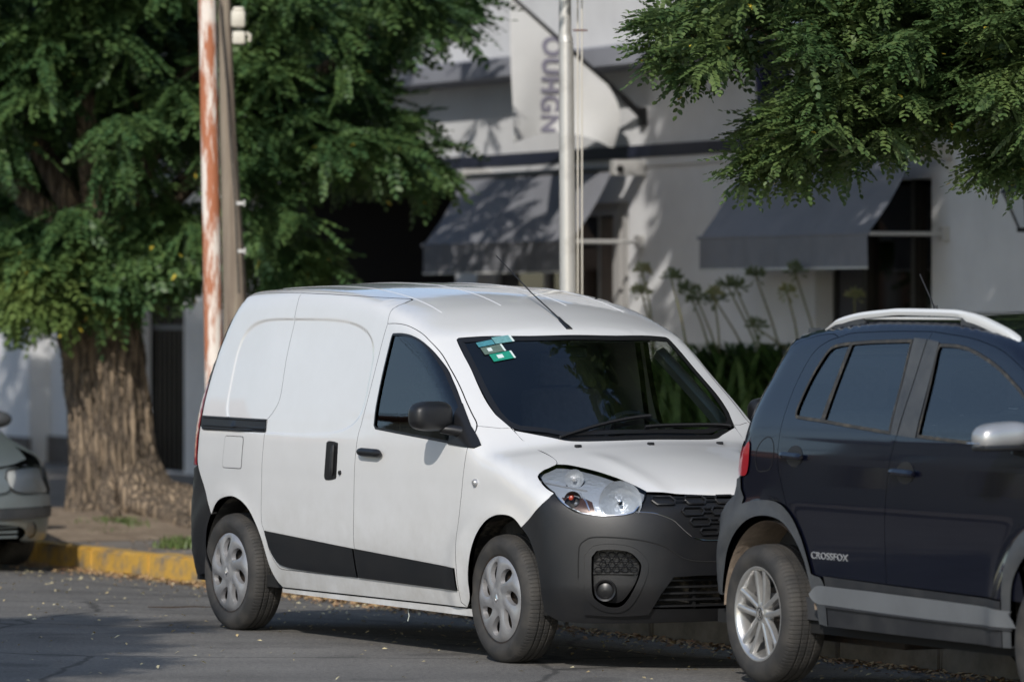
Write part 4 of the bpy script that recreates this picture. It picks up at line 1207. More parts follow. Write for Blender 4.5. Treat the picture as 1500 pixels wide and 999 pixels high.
    for dx in (0, 2.465):
        o2 = J(AO2, cap, C2([(.615, .288), (.545, .295)], .02, False), AI[::-1]) + np.array([dx, 0, 0])
        if dx:
            o2 = J(C2([(-.38, .285), (-.37, .40), (-.34, .55), (-.281, .70), (-.169, .785), (.017, .822), (.197, .815), (.32, .765), (.41, .680), (.47, .574), (.49, .45), (.41, .44), (.38, .52), (.30, .64), (.2, .70), (.05, .735), (-.07, .72), (-.18, .66), (-.27, .57), (-.31, .46), (-.33, .285)])) + np.array([dx, 0, 0])
        panel(B, 'arch_trim', 'Y', o2, GP, fox, gap=.0008, off=.012, thick=.03, both=True, step=.03, dome=.004)
    # sill cladding and silver strip
    ct = C2([(.60, .510), (1.139, .498), (2.10, .480)], smooth=False)
    cb = C2([(2.08, .285), (1.2, .285), (.617, .288)], smooth=False)
    sill = J(ct, cb, C2([(.617, .288), (.617, .40), (.613, .47), (.60, .510)]))
    panel(B, 'sill_cladding', 'Y', sill, M['sill_plastic'], fox, gap=.001, off=.009, thick=.02, both=True, step=.04)
    ss = J(C2([(.487, .425), (.52, .452), (.578, .467), (.80, .466), (1.136, .463), (2.08, .446), (2.14, .425), (2.19, .370)], .02), C2([(2.19, .370), (1.464, .370), (.66, .382), (.55, .384), (.505, .402), (.487, .425)], .02))
    panel(B, 'sill_strip', 'Y', ss, M['silver_strip'], fox, gap=.001, off=.016, thick=.010, both=True, step=.03, dome=.003)
    tube_on(B, 'sill_lip', 'Y', [(.62, .376), (1.4, .366), (2.15, .362)], .006, M['sill_plastic'], fox, .014, False, False)
    mb = MB()
    pass
    mb = MB(); mb.box(-.55, 3.0, -.72, .72, .24, .30); mb.build('floor_pan', DV, fox)
    mb = MB(); mb.box(-.1, .75, -.5, .25, .18, .24, .02); mb.build('fuel_tank', M['steel'], fox)
    # roof
    RT = J(TOP2[TOP2[:, 2] > 1.30][::-1][:0] if False else C2([(.455, 1.560), (.40, 1.575), (.30, 1.571), (.22, 1.560), (.10, 1.535)], .02))
    ridge = J(RT[::-1], TOP, TOP2)
    R_ = B_snap(B, 'S', ridge)
    back = crv([tuple(R_[0]), (.06, -.45, 1.60), (.04, -.2, 1.61), (.04, 0, 1.61), (.04, .2, 1.61), (.06, .45, 1.60), tuple(R_[0] * np.array([1, -1, 1]))], .02)
    wsT = crv([(1.90, .55, 1.55), (1.98, .3, 1.56), (2.0, 0, 1.56), (1.98, -.3, 1.56), (1.90, -.55, 1.55), (2.2, -.62, 1.42), (2.50, -.69, 1.25), (2.68, -.72, 1.12)], .03)
    ws_all = crv([(2.30, .55, 1.36), (2.36, .3, 1.36), (2.38, 0, 1.36), (2.36, -.3, 1.36), (2.30, -.55, 1.36)], .03)
    legR = crv([(2.30, -.55, 1.36), (2.40, -.60, 1.29), (2.52, -.65, 1.20), (2.62, -.67, 1.12)], .03)
    o = J(ws_all, legR, crv([(2.62, -.67, 1.12), tuple(R_[-1])], .03, False), R_[::-1], back, flipy(R_), crv([tuple(R_[-1] * np.array([1, -1, 1])), (2.62, .67, 1.12)], .03, False), flipy(legR[::-1]))
    rf = panel(B, 'roof', 'S', o, NP, fox, gap=.001, step=.045)
    WS = J(ws_all, legR, crv([(2.62, -.67, 1.12), (2.78, -.3, 1.1), (2.80, 0, 1.1), (2.78, .3, 1.1), (2.62, .67, 1.12)], .03), flipy(legR[::-1]))
    panel(B, 'windscreen', 'Z', WS, M['glass_tint'], fox, gap=.003, off=-.003, step=.06)
    # bonnet, wings, nose (beyond the frame)
    hd = J(crv([(2.62, -.70, 1.1), (2.8, -.68, 1.05), (3.0, -.62, .95), (3.12, -.45, .85), (3.14, 0, .84)], .03))
    BN = J(crv([(2.62, .70, 1.1), (2.80, .3, 1.1), (2.83, 0, 1.1), (2.80, -.3, 1.1), (2.62, -.70, 1.1)], .03), hd, flipy(hd[::-1]))
    panel(B, 'bonnet', 'Z', BN, NP, fox, gap=.002, step=.05)
    AF = C2([(2.085, .40), (2.12, .55), (2.184, .70), (2.296, .785), (2.482, .822), (2.66, .815), (2.785, .765), (2.875, .680), (2.94, .56)])
    wing = J(C2([(2.52, 1.10), (2.45, .95), (2.32, .82), (2.24, .72)], .02), np.array([p for p in AF if p[0] > 2.24]), crv([(2.94, -.80, .56), (3.0, -.75, .75), (3.0, -.66, .92)], .03), crv([(3.0, -.64, .93), (2.8, -.70, 1.03), (2.62, -.72, 1.08), (2.53, -.75, 1.10)], .03))
    panel(B, 'front_wing', 'S', wing, NP, fox, both=True, step=.04)
    nose = J(crv([(3.0, -.66, .92), (3.0, -.75, .75), (2.94, -.80, .56), (2.88, -.80, .42), (2.90, -.78, .25), (3.1, -.6, .25), (3.18, 0, .25)], .03), crv([(3.18, 0, .25), (3.1, .6, .25), (2.90, .78, .25), (2.88, .80, .42), (2.94, .80, .56), (3.0, .75, .75), (3.0, .66, .92), (3.12, .45, .86), (3.15, 0, .85), (3.12, -.45, .86), (3.0, -.66, .92)], .03))
    panel(B, 'front_bumper', 'C', nose, GP, fox, step=.06)
    # rear: light, bumper, hatch
    tl = B_snap(B, 'R', TLc)
    ti = B.uv('R', tl); ot = ti.copy(); ot[:, 0] = ti[0, 0] - .10 - .02 * np.sin(np.linspace(0, math.pi, len(ti)))
    panel(B, 'tail_light', 'R', J(tl, B.lift('R', ot[::-1])), M['lens_red'], fox, off=.006, gap=.001, both=True, step=.03)
    bw = C2([(-.150, .928), (-.14, .87), (-.105, .83), (-.125, .78), (-.169, .785), (-.25, .735), (-.31, .67), (-.345, .60), (-.37, .52), (-.385, .44), (-.39, .36)], .02, False)
    bwR = B_snap(B, 'R', bw)
    bb = J(bwR, crv([(-.39, -.78, .36), (-.5, -.72, .30), (-.68, -.5, .27), (-.74, 0, .27), (-.68, .5, .27), (-.5, .72, .30), (-.39, .78, .36)], .03), flipy(bwR[::-1]), crv([(-.16, .80, .92), (-.50, .6, .84), (-.60, 0, .82), (-.50, -.6, .84), (-.16, -.80, .92)], .03))
    panel(B, 'rear_bumper', 'R', bb, GP, fox, step=.05, off=.008, gap=.001)
    rs = B_snap(B, 'R', REAR[REAR[:, 2] < 1.545])
    hs_ = J(rs, B_snap(B, 'R', C2([(-.135, 1.06), (-.150, .928)], .02, False)), crv([(-.16, -.80, .92), (-.50, -.6, .84), (-.60, 0, .82), (-.50, .6, .84), (-.16, .80, .92)], .03), flipy(rs[::-1]), crv([tuple(rs[0] * np.array([1, -1, 1])), (.0, .4, 1.56), (-.02, 0, 1.57), (.0, -.4, 1.56), tuple(rs[0])], .03))
    rgl = J(crv([(.0, -.55, 1.47), (-.1, 0, 1.48), (.0, .55, 1.47), (-.2, .66, 1.15), (-.35, 0, 1.13), (-.2, -.66, 1.15)], .03, False))
    panel(B, 'tailgate', 'R', hs_, NP, fox, step=.05, holes=[rgl]); panel(B, 'tailgate_trim', 'R', hs_, M['inner_trim'], fox, step=.06, gap=.03, off=-.05, holes=[rgl]); panel(B, 'headliner', 'S', o, M['inner_trim'], fox, step=.08, gap=.03, off=-.04); panel(B, 'rear_glass', 'R', rgl, M['glass_tint'], fox, off=-.004, step=.06)
    # spoiler: a flat lip off the roof's rear edge
    mb = MB(); mb.add([(.20, -.56, 1.585), (.20, .56, 1.585), (-.02, .54, 1.60), (-.02, -.54, 1.60), (.20, -.56, 1.555), (.20, .56, 1.555), (-.03, .54, 1.572), (-.03, -.54, 1.572)], [(0, 1, 2, 3), (7, 6, 5, 4), (0, 3, 7, 4), (1, 5, 6, 2), (2, 6, 7, 3), (0, 4, 5, 1)])
    mb.build('spoiler', M['grey_plastic'], fox)
    # rails
    for s in (-1, 1):
        mb = MB()
        up = crv([(.27, 0, 1.600), (.32, 0, 1.622), (.387, 0, 1.646), (.567, 0, 1.672), (.80, 0, 1.686), (.919, 0, 1.690), (1.317, 0, 1.686), (1.45, 0, 1.677), (1.56, 0, 1.660), (1.70, 0, 1.625), (1.80, 0, 1.595), (1.90, 0, 1.550)], .03)
        v = []; f = []
        n = len(up)
        for i, p in enumerate(up):
            e = min(i / 5, (n - 1 - i) / 5, 1); h = .010 + .020 * min(1, e)
            if p[0] > 1.45: h += .012
            for (dy, dz) in ((-.020, -h), (-.024, -h * .5), (-.018, -.002), (-.004, 0), (.014, -.004), (.018, -h)):
                v.append((p[0], s * (.60 - dy), p[2] + dz))
        for i in range(n - 1):
            for j in range(6): f.append((6 * i + j, 6 * i + (j + 1) % 6, 6 * i + 6 + (j + 1) % 6, 6 * i + 6 + j))
        f.append(tuple(range(6))); f.append(tuple(range(6 * n - 6, 6 * n)))
        mb.add(v, f); rl = mb.build('roof_rail', M['rail_paint'], fox, angle=35)
        for x0, x1, top0, top1, in ((.30, .60, 1.63, 1.655), (1.42, 1.86, 1.655, 1.565)):
            q = MB()
            pts = []
            xs = np.linspace(x0, x1, 12)
            tops = np.interp(xs, up[:, 0], up[:, 2]) - .022
            bots = 1.600 - .05 * np.clip((xs - 1.3) / .5, 0, 1) ** 2 - .012
            bots = np.minimum(bots, tops - .004)
            poly = [(x, t) for x, t in zip(xs, tops)] + [(x, b) for x, b in zip(xs[::-1], bots[::-1])]
            q.prism(poly, s * .595, s * .618); q.build('rail_foot', M['grey_plastic'], rl)
        q = MB(); q.box(.58, 1.44, s * .605 - .008, s * .605 + .008, 1.640, 1.652, .004); q.build('rail_bar', M['rail_paint'], rl)
    # aerial, handles, mirror, flap, name
    mb = MB(); mb.tube([(.20, 0, 1.66), (.195, 0, 1.70)], .012, 8); mb.tube([(.20, 0, 1.68), (.06, 0, 1.845)], .0035, 6); mb.build('aerial', M['satin_black'], fox, smooth=True)
    for cx, cz, d in ((.325, 1.030, rd), (1.29, .985, fd)):
        cup = J(C2([(cx + .072 * math.cos(t), cz + .048 * math.sin(t)) for t in np.linspace(0, 2 * math.pi, 25)]))
        ring_ = panel(B, 'handle_cup', 'Y', cup, M['satin_black'], d, gap=0, off=.0015, thick=.004)
        P = on_surface(B, 'Y', C2([(cx - .10, cz + .002), (cx + .095, cz - .004)], .02, False), .020)
        n = len(P); q = MB(); q.tube(P, [.008] + [.015] * (n - 2) + [.009], 8); q.build('door_handle', M['navy_paint'], d, smooth=True)
    fl = J(C2([(-.027, 1.0), (-.027, 1.046), (.0, 1.085), (.05, 1.11), (.095, 1.105), (.13, 1.065), (.133, 1.004), (.10, .96), (.0, .955), (-.027, 1.0)], .015))
    ring('fuel_flap_gap', 'Y', fl, .004, DV, fox, .001, .002)
    let = mat('badge_grey', (.42, .43, .44), .35, .5)
    def pl(A):
        return B.lift('Y', A[:, :2] + np.array([.486, .583])) - np.stack([A[:, 2] * 0, A[:, 2] + .0015, A[:, 2] * 0], 1)
    t = text_mesh('name_badge', 'CROSSFOX', .043, let, rd, pl, .0012, .0004, 1.42, 1.06)
    for s in (-1, 1):
        bm = bmesh.new(); bmesh.ops.create_uvsphere(bm, u_segments=32, v_segments=20, radius=1)
        def se(t, e): return math.copysign(abs(t) ** e, t)
        for v in bm.verts:
            x, y, z = v.co
            X = se(x, .7) * .075; Y = se(y, .6) * .125; Z = se(z, .75) * .058
            X = max(X, -.04)
            v.co = (X + 2.22 + .12 * abs(Y), s * .925 + Y, Z + 1.175 - .02 * (Y * s + .12) / .25)
        me = bpy.data.meshes.new('mirror'); bm.to_mesh(me); bm.free()
        me.materials.append(M['silver_paint']); me.polygons.foreach_set('use_smooth', [True] * len(me.polygons))
        mo = bpy.data.objects.new('mirror', me); link(mo, fox)
        q = MB(); q.box(2.19, 2.30, s * .925 - .118, s * .925 + .10, 1.105, 1.130, .008); q.tube([(2.22, s * .86, 1.11), (2.24, s * .79, 1.09)], .02, 8); q.build('mirror_base', M['satin_black'], mo, angle=40)
        q = MB(); q.box(2.16, 2.262, s * .925 - .123, s * .925 + .09, 1.132, 1.140, .004); q.build('mirror_indicator', M['chrome'], mo)
    for s in (-1, 1):
        fox_wheel(fox, 0, s); fox_wheel(fox, 2.465, s)
        wheel_well(.105, .415, .82, .40, s, fox, M['dusty_liner'] if s < 0 else M['liner'], a0=5, a1=178, zc=.32)
        wheel_well(2.48, .39, .82, .40, s, fox, M['liner'], a0=5, a1=178, zc=.32)
    mb = MB(); mb.tube([(0, -.7, .30), (0, .7, .30)], .04, 8); mb.build('rear_axle', M['steel'], fox)
    IN = M['interior']
    mb = MB(); mb.box(-.3, 2.6, -.74, .74, .30, .40); mb.build('cabin_floor', IN, fox)
    mb = MB(); mb.box(2.2, 2.7, -.68, .68, .6, 1.08, .06); mb.build('dashboard', IN, fox)
    mb = MB(); mb.box(-.3, .05, -.60, .60, .5, 1.10); mb.build('parcel_shelf', IN, fox)
    for x, ys in ((.30, (-.38, .38)), (1.30, (-.36, .36))):
        for y in ys:
            st = MB(); st.box(x + .02, x + .50, y - .24, y + .24, .50, .68, .06); s0 = st.build('seat', M['seat_cloth'], fox, angle=40)
            st = MB(); st.box(-.07, .07, -.24, .24, 0, .62, .06)
            st.V = [tuple(Matrix.Rotation(math.radians(-12), 3, 'Y') @ Vector(p) + Vector((x + .02, y, .62))) for p in st.V]; st.build('backrest', M['seat_cloth'], s0, angle=40)
            st = MB(); st.box(x - .20, x - .08, y - .14, y + .14, 1.23, 1.43, .05); st.build('headrest', M['seat_cloth'], s0, angle=50)
    return fox
fox = build_fox()

# ------------------------------------------------------------------ street, kerb, pavement
def at(px, py, Z):
    """point of the street seen at a pixel of the photograph, Z metres in front of the camera"""
    return Vector(((px - 750) / CAM_F * Z, Z, CAM_H - (py - HORIZON) / CAM_F * Z))

KY = math.radians(28.0)
KF = Vector((math.sin(KY), -math.cos(KY), 0)); KL = Vector((math.cos(KY), math.sin(KY), 0)); KO = Vector((-1.93, 31.96, 0))
KRZ = math.radians(-(90 - 28.0))
def kerb_pt(s, d, z=0): return KO + KF * s + KL * d + Vector((0, 0, z))
GUT = -.08
def road_z(d):
    """road height against the distance from the kerb (d negative on the road)"""
    return GUT * (1 - min(1, max(0, (-d - .1) / 2.1))) ** 1.4
def asphalt_mat():
    m, nt, p = new_mat('asphalt')
    p.inputs['Roughness'].default_value = .88
    tc = nt.nodes.new('ShaderNodeTexCoord')
    def noise(scale, detail=6, rough=.6, stretch=None):
        n = nt.nodes.new('ShaderNodeTexNoise'); n.inputs['Scale'].default_value = scale; n.inputs['Detail'].default_value = detail; n.inputs['Roughness'].default_value = rough
        if stretch:
            mp = nt.nodes.new('ShaderNodeMapping'); mp.inputs['Scale'].default_value = stretch; mp.inputs['Rotation'].default_value = (0, 0, KRZ)
            nt.links.new(tc.outputs['Object'], mp.inputs[0]); nt.links.new(mp.outputs[0], n.inputs['Vector'])
        else: nt.links.new(tc.outputs['Object'], n.inputs['Vector'])
        return n
    def ramp(n, stops):
        r = nt.nodes.new('ShaderNodeValToRGB')
        e = r.color_ramp.elements
        while len(e) < len(stops): e.new(.5)
        for i, (pos, c) in enumerate(stops): e[i].position = pos; e[i].color = (*c, 1)
        nt.links.new(n.outputs[0], r.inputs[0]); return r
    base = ramp(noise(1.1, 8, .7), [(.3, (.12, .113, .104)), (.55, (.16, .152, .140)), (.75, (.195, .184, .168))])
    grit = ramp(noise(160, 2, .5), [(.35, (.45, .45, .45)), (.5, (1, 1, 1)), (.68, (1.9, 1.85, 1.75))])
    mx = nt.nodes.new('ShaderNodeMix'); mx.data_type = 'RGBA'; mx.blend_type = 'MULTIPLY'; mx.inputs[0].default_value = .75
    nt.links.new(base.outputs[0], mx.inputs[6]); nt.links.new(grit.outputs[0], mx.inputs[7])
    st = ramp(noise(.8, 5, .6, (.25, 2.2, 1)), [(.45, (1, 1, 1)), (.7, (.62, .62, .63))])
    m2 = nt.nodes.new('ShaderNodeMix'); m2.data_type = 'RGBA'; m2.blend_type = 'MULTIPLY'; m2.inputs[0].default_value = .7
    nt.links.new(mx.outputs[2], m2.inputs[6]); nt.links.new(st.outputs[0], m2.inputs[7])
    # cracks
    vo = nt.nodes.new('ShaderNodeTexVoronoi'); vo.feature = 'DISTANCE_TO_EDGE'; vo.inputs['Scale'].default_value = .55
    nz = noise(3, 4); ad = nt.nodes.new('ShaderNodeMix'); ad.data_type = 'RGBA'; ad.inputs[0].default_value = .12
    nt.links.new(tc.outputs['Object'], ad.inputs[6]); nt.links.new(nz.outputs['Color'], ad.inputs[7]); nt.links.new(ad.outputs[2], vo.inputs['Vector'])
    cr = nt.nodes.new('ShaderNodeMapRange'); cr.inputs[1].default_value = .004; cr.inputs[2].default_value = .012; cr.inputs[3].default_value = .45; cr.inputs[4].default_value = 1
    nt.links.new(vo.outputs['Distance'], cr.inputs[0])
    m3 = nt.nodes.new('ShaderNodeMix'); m3.data_type = 'RGBA'; m3.blend_type = 'MULTIPLY'; m3.inputs[0].default_value = 1
    nt.links.new(m2.outputs[2], m3.inputs[6]); nt.links.new(cr.outputs[0], m3.inputs[7])
    sto = ramp(noise(38, 3, .6), [(.36, (.62, .62, .62)), (.5, (1, 1, 1)), (.66, (1.35, 1.33, 1.28))])
    m4 = nt.nodes.new('ShaderNodeMix'); m4.data_type = 'RGBA'; m4.blend_type = 'MULTIPLY'; m4.inputs[0].default_value = .7
    nt.links.new(m3.outputs[2], m4.inputs[6]); nt.links.new(sto.outputs[0], m4.inputs[7])
    oil = ramp(noise(1.9, 2, .4), [(.60, (1, 1, 1)), (.70, (.60, .60, .61))])
    m5 = nt.nodes.new('ShaderNodeMix'); m5.data_type = 'RGBA'; m5.blend_type = 'MULTIPLY'; m5.inputs[0].default_value = .8
    nt.links.new(m4.outputs[2], m5.inputs[6]); nt.links.new(oil.outputs[0], m5.inputs[7])
    nt.links.new(m5.outputs[2], p.inputs['Base Color'])
    bp = nt.nodes.new('ShaderNodeBump'); bp.inputs['Strength'].default_value = .5; bp.inputs['Distance'].default_value = .008
    nb = noise(110, 4); nt.links.new(nb.outputs[0], bp.inputs['Height']); nt.links.new(bp.outputs[0], p.inputs['Normal'])
    return m
M['asphalt'] = asphalt_mat()
ds = [0.03, -.1, -.3, -.5, -.8, -1.1, -1.4, -1.7, -2.0, -2.4, -4, -8, -11.2]
V = []; F = []
for s in (-250, -60, -20, 0, 20, 60, 250):
    for d in ds: V.append(tuple(kerb_pt(s, d, road_z(d))))
n = len(ds)
for i in range(6):
    for j in range(n - 1): F.append((i * n + j, i * n + j + 1, (i + 1) * n + j + 1, (i + 1) * n + j))
mb = MB(); mb.add(V, F); ro = mb.build('road', M['asphalt'], smooth=True); tag(ro, kind='structure')
mb = MB(); mb.add([(-600, -600, -.35), (600, -600, -.35), (600, 600, -.35), (-600, 600, -.35)], [(0, 1, 2, 3)])
tag(mb.build('ground', mat('earth', (.16, .13, .10), .95, var=.3)), kind='structure')
# kerb: painted stones with open joints
yel = mat('kerb_yellow', (.56, .33, .06), .75, col2=(.24, .19, .13), vscale=7, bump=.5, bscale=30, ramp=(.46, .66), detail=8)
conc = mat('kerb_concrete', (.30, .27, .23), .9, col2=(.18, .16, .13), vscale=4, bump=.4, bscale=30)
kerb = bpy.data.objects.new('kerb', None); kerb.location = KO; kerb.rotation_euler = (0, 0, KRZ); link(kerb); tag(kerb, kind='structure')
stones = []
for v in range(3):
    bm = bmesh.new(); bmesh.ops.create_cube(bm, size=1)
    for q in bm.verts: q.co = Vector((q.co.x * .93 + .475, q.co.y * .16 + .08, q.co.z * .22 - .04 + .004 * v))
    bmesh.ops.bevel(bm, geom=bm.edges[:], offset=.014, segments=2, affect='EDGES')
    bmesh.ops.subdivide_edges(bm, edges=[e for e in bm.edges if e.calc_length() > .5], cuts=6)
    for q in bm.verts: q.co += Vector((0, random.uniform(-.004, .004), random.uniform(-.003, .003)))
    me = bpy.data.meshes.new('kerb_stone'); bm.to_mesh(me); bm.free(); me.materials.append(yel); stones.append(me)
    m2 = me.copy(); m2.materials[0] = conc; stones.append(m2)
for k in range(-22, 14):
    o = bpy.data.objects.new('kerb_stone', stones[(k % 3) * 2 + (1 if k > 0 else 0)]); link(o, kerb); o.location = (k * .95, random.uniform(-.004, .004), random.uniform(-.006, .004)); o.rotation_euler = (0, 0, random.uniform(-.004, .004))
mb = MB(); mb.box(-150, -22 * .95 - .01, 0, .16, -.15, .07); mb.box(14 * .95, 150, 0, .16, -.15, .07)
o = mb.build('kerb_run', conc, kerb, kind='stuff')
# pavement: slabs of worn screed, earth round the tree
pv = mat('pavement_screed', (.24, .215, .19), .92, col2=(.14, .12, .10), vscale=2.2, bump=.5, bscale=18, detail=8)
V = [tuple(kerb_pt(s, .158, .055)) for s in (-150, 150)] + [tuple(kerb_pt(s, 60, .055)) for s in (150, -150)]
mb = MB(); mb.add(V, [(0, 1, 2, 3)]); tag(mb.build('pavement', pv), kind='structure')
V = [tuple(kerb_pt(s, -11.2, -.0)) for s in (-150, 150)] + [tuple(kerb_pt(s, -11.2, .12)) for s in (150, -150)] + [tuple(kerb_pt(s, -70, .12)) for s in (150, -150)]
mb = MB(); mb.add(V, [(0, 1, 2, 3), (3, 2, 4, 5)]); tag(mb.build('far_pavement', pv), kind='structure')
TREE = at(158, 775, 37.0); TREE.z = .055
mb = MB()
v = []; f = []
nr, na = 12, 40
for i in range(nr):
    r = i / (nr - 1)
    for k in range(na):
        a = 2 * math.pi * k / na
        rr = r * (1.75 + .25 * math.sin(3 * a + 1))
        v.append((TREE.x + rr * math.cos(a), TREE.y + rr * math.sin(a) * 1.1, .058 + .16 * (1 - r ** 1.3) + random.uniform(-.012, .012) * (r < .98)))
for i in range(nr - 1):
    for k in range(na): f.append((i * na + k, (i + 1) * na + k, (i + 1) * na + (k + 1) % na, i * na + (k + 1) % na))
mb.add(v, f); tag(mb.build('earth_mound', mat('tree_earth', (.30, .235, .17), .95, col2=(.17, .125, .085), vscale=5, bump=.8, bscale=25), smooth=True), kind='structure')
# fallen leaves: small curled scraps, thick in the gutter, thin on the road
def scraps(name, pts, size, m, kind='stuff'):
    n = len(pts)
    a = RNG.uniform(0, 2 * np.pi, n); s = RNG.uniform(.5, 1.3, n) * size
    tl = RNG.uniform(-.5, .5, (n, 2))
    T = np.array([(-1, 0, 0), (0, -.5, .18), (1, 0, 0), (0, .5, .18)])
    ca, sa = np.cos(a), np.sin(a)
    X = T[None, :, 0] * s[:, None]; Y = T[None, :, 1] * s[:, None]; Z = T[None, :, 2] * s[:, None]
    P = np.stack([X * ca[:, None] - Y * sa[:, None], X * sa[:, None] + Y * ca[:, None], Z + X * tl[:, :1] + Y * tl[:, 1:]], 2) + pts[:, None, :]
    P[:, :, 2] += np.abs(tl).max(1)[:, None] * s[:, None] + .002
    return mesh_obj(name, P.reshape(-1, 3), np.arange(4 * n).reshape(-1, 4), m, None, False, kind=kind)
dry = mat('dry_leaves', (.55, .40, .20), .8, col2=(.30, .14, .07), vscale=14)
pale = mat('pale_petals', (.72, .66, .42), .8, col2=(.45, .33, .15), vscale=9)
def kpts(n, s0, s1, dfun, z=.0):
    s = RNG.uniform(s0, s1, n); d = dfun(n)
    return np.array([tuple(kerb_pt(a, b, road_z(b) + z)) for a, b in zip(s, d)])
tag(scraps('gutter_leaves', kpts(5200, -9, 10, lambda n: -np.abs(RNG.exponential(.10, n)) - .005), .018, dry), kind='stuff')
tag(scraps('road_petals', kpts(1500, -9, 12, lambda n: -np.abs(RNG.exponential(1.6, n)) - .1), .014, pale), kind='stuff')
tag(scraps('pavement_leaves', np.array([tuple(kerb_pt(a, b, .058)) for a, b in zip(RNG.uniform(-9, 4, 900), RNG.uniform(.2, 2.5, 900))]), .016, dry), kind='stuff')
# a dead twig on the road
q = at(262, 893, 7351 * 1.707 / (893 - 446)); mb = MB(); mb.tube([q + Vector((-.18, .1, .01)), q + Vector((-.04, 0, .014)), q + Vector((.08, .02, .018)), q + Vector((.2, .06, .012))], [.003, .005, .004, .002], 5)
tag(mb.build('fallen_twig', mat('twig_bark', (.05, .035, .025), .9)), 'dark dead twig lying on the road left of the van', 'twig')

# ------------------------------------------------------------------ building
def slab(outer, holes, y0, y1):
    """wall of one piece: outline and holes in (x, z), from depth y0 (street) to y1"""
    loops = [np.array(outer, float)] + [np.array(h, float) for h in holes]
    ed = []; b = 0
    for l in loops:
        ed += [(b + i, b + (i + 1) % len(l)) for i in range(len(l))]; b += len(l)
    vo, _, fo, *_ = delaunay_2d_cdt([Vector(p) for p in np.vstack(loops).tolist()], ed, [], 0, 1e-6)
    vo = np.array([(p.x, p.y) for p in vo]); fo = np.array([f for f in fo if len(f) == 3])
    c = vo[fo].mean(1); k = pip(c, loops[0])
    for h in loops[1:]: k &= ~pip(c, h)
    fo = fo[k]
    n = len(vo)
    v = [(p[0], y0, p[1]) for p in vo] + [(p[0], y1, p[1]) for p in vo]
    f = [tuple(t) for t in fo.tolist()] + [tuple(t + n for t in reversed(q)) for q in fo.tolist()]
    b = 0
    for l in loops:
        for i in range(len(l)):
            j = (i + 1) % len(l); f.append((b + i, b + j, n + b + j, n + b + i))
        b += len(l)
    mb = MB(); mb.add(v, f); return mb
def rect(x0, x1, z0, z1): return [(x0, z0), (x1, z0), (x1, z1), (x0, z1)]
BR = math.radians(-(90 - 24.5))
BO = Vector((-4.03, 50.7, 0))
def bpt(x, y, z):
    a = math.radians(24.5)
    return BO + Vector((math.sin(a), -math.cos(a), 0)) * x + Vector((math.cos(a), math.sin(a), 0)) * y + Vector((0, 0, z))
bld = thing('building', 'white plastered shop building with a navy band, set along the pavement behind the vehicles', 'building', BO, BR)
PL = mat('white_plaster', (.76, .765, .775), .9, col2=(.65, .65, .66), vscale=1.3, bump=.25, bscale=60, detail=7, ramp=(.4, .75))
PG = mat('grey_plaster', (.30, .31, .35), .9, var=.15, vscale=2)
NB = mat('navy_band_paint', (.018, .022, .045), .6, var=.2)
WD = mat('door_wood', (.19, .10, .055), .5, col2=(.10, .05, .03), vscale=3, stretch=(8, 8, .6))
FR = mat('window_frame_paint', (.42, .41, .40), .6)
CL = mat('curtain_cloth', (.20, .18, .15), .9)
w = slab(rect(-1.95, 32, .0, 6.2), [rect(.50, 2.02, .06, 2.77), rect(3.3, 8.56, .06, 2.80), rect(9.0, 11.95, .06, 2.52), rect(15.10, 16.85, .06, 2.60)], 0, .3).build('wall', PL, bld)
mb = MB(); mb.box(-16, -1.95, -.22, .3, 0, 6.2); mb.build('corner_block', PL, bld)
mb = MB(); mb.box(-1.94, 32, .31, 9, 6.0, 6.2); mb.build('roof_slab', PL, bld)
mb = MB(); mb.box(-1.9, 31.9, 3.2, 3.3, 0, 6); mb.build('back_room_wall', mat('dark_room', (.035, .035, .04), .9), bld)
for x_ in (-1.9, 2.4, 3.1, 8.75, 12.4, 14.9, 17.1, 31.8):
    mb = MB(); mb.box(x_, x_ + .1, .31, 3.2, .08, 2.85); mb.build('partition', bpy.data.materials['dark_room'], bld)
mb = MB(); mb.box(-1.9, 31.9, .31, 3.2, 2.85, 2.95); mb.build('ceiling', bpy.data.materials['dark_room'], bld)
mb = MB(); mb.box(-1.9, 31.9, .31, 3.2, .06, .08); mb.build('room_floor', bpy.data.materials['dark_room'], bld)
mb = MB(); mb.box(-1.945, 32, -.035, -.002, 2.865, 2.962); mb.build('navy_band', NB, bld)
mb = MB(); mb.box(-1.945, 32, -.022, -.001, 2.80, 2.863); mb.build('cornice', PL, bld)
mb = MB()
mb.prism([(.0, 3.56), (-.30, 3.585), (-.30, 3.73), (.0, 3.78)], 5.0, 32, 'x'); mb.build('ledge', PG, bld)
mb = MB(); mb.box(-16, -1.9, -.25, -.221, 0.06, .32); mb.box(-1.9, .7, -.04, -.001, .06, .34); mb.build('plinth', mat('plinth_stone', (.14, .12, .105), .9, var=.3, vscale=6), bld, kind='stuff')
# barred door at the left
dr = bpy.data.objects.new('barred_door', None); link(dr, bld)
mb = MB(); mb.box(.50, 2.02, .22, .25, .06, 2.77); mb.build('door_panel', mat('dark_door', (.006, .006, .007), .95, spec=.05), dr)
for k in range(9):
    x = .83 + k * .135; mb = MB(); mb.tube([(x, .17, .08), (x, .17, 2.76)], .010, 6); mb.build('bar', M['satin_black'], dr)
mb = MB(); mb.box(.75, 2.02, .155, .185, 1.46, 1.50); mb.build('door_rail', mat('rail_grey', (.13, .13, .14), .5), dr)
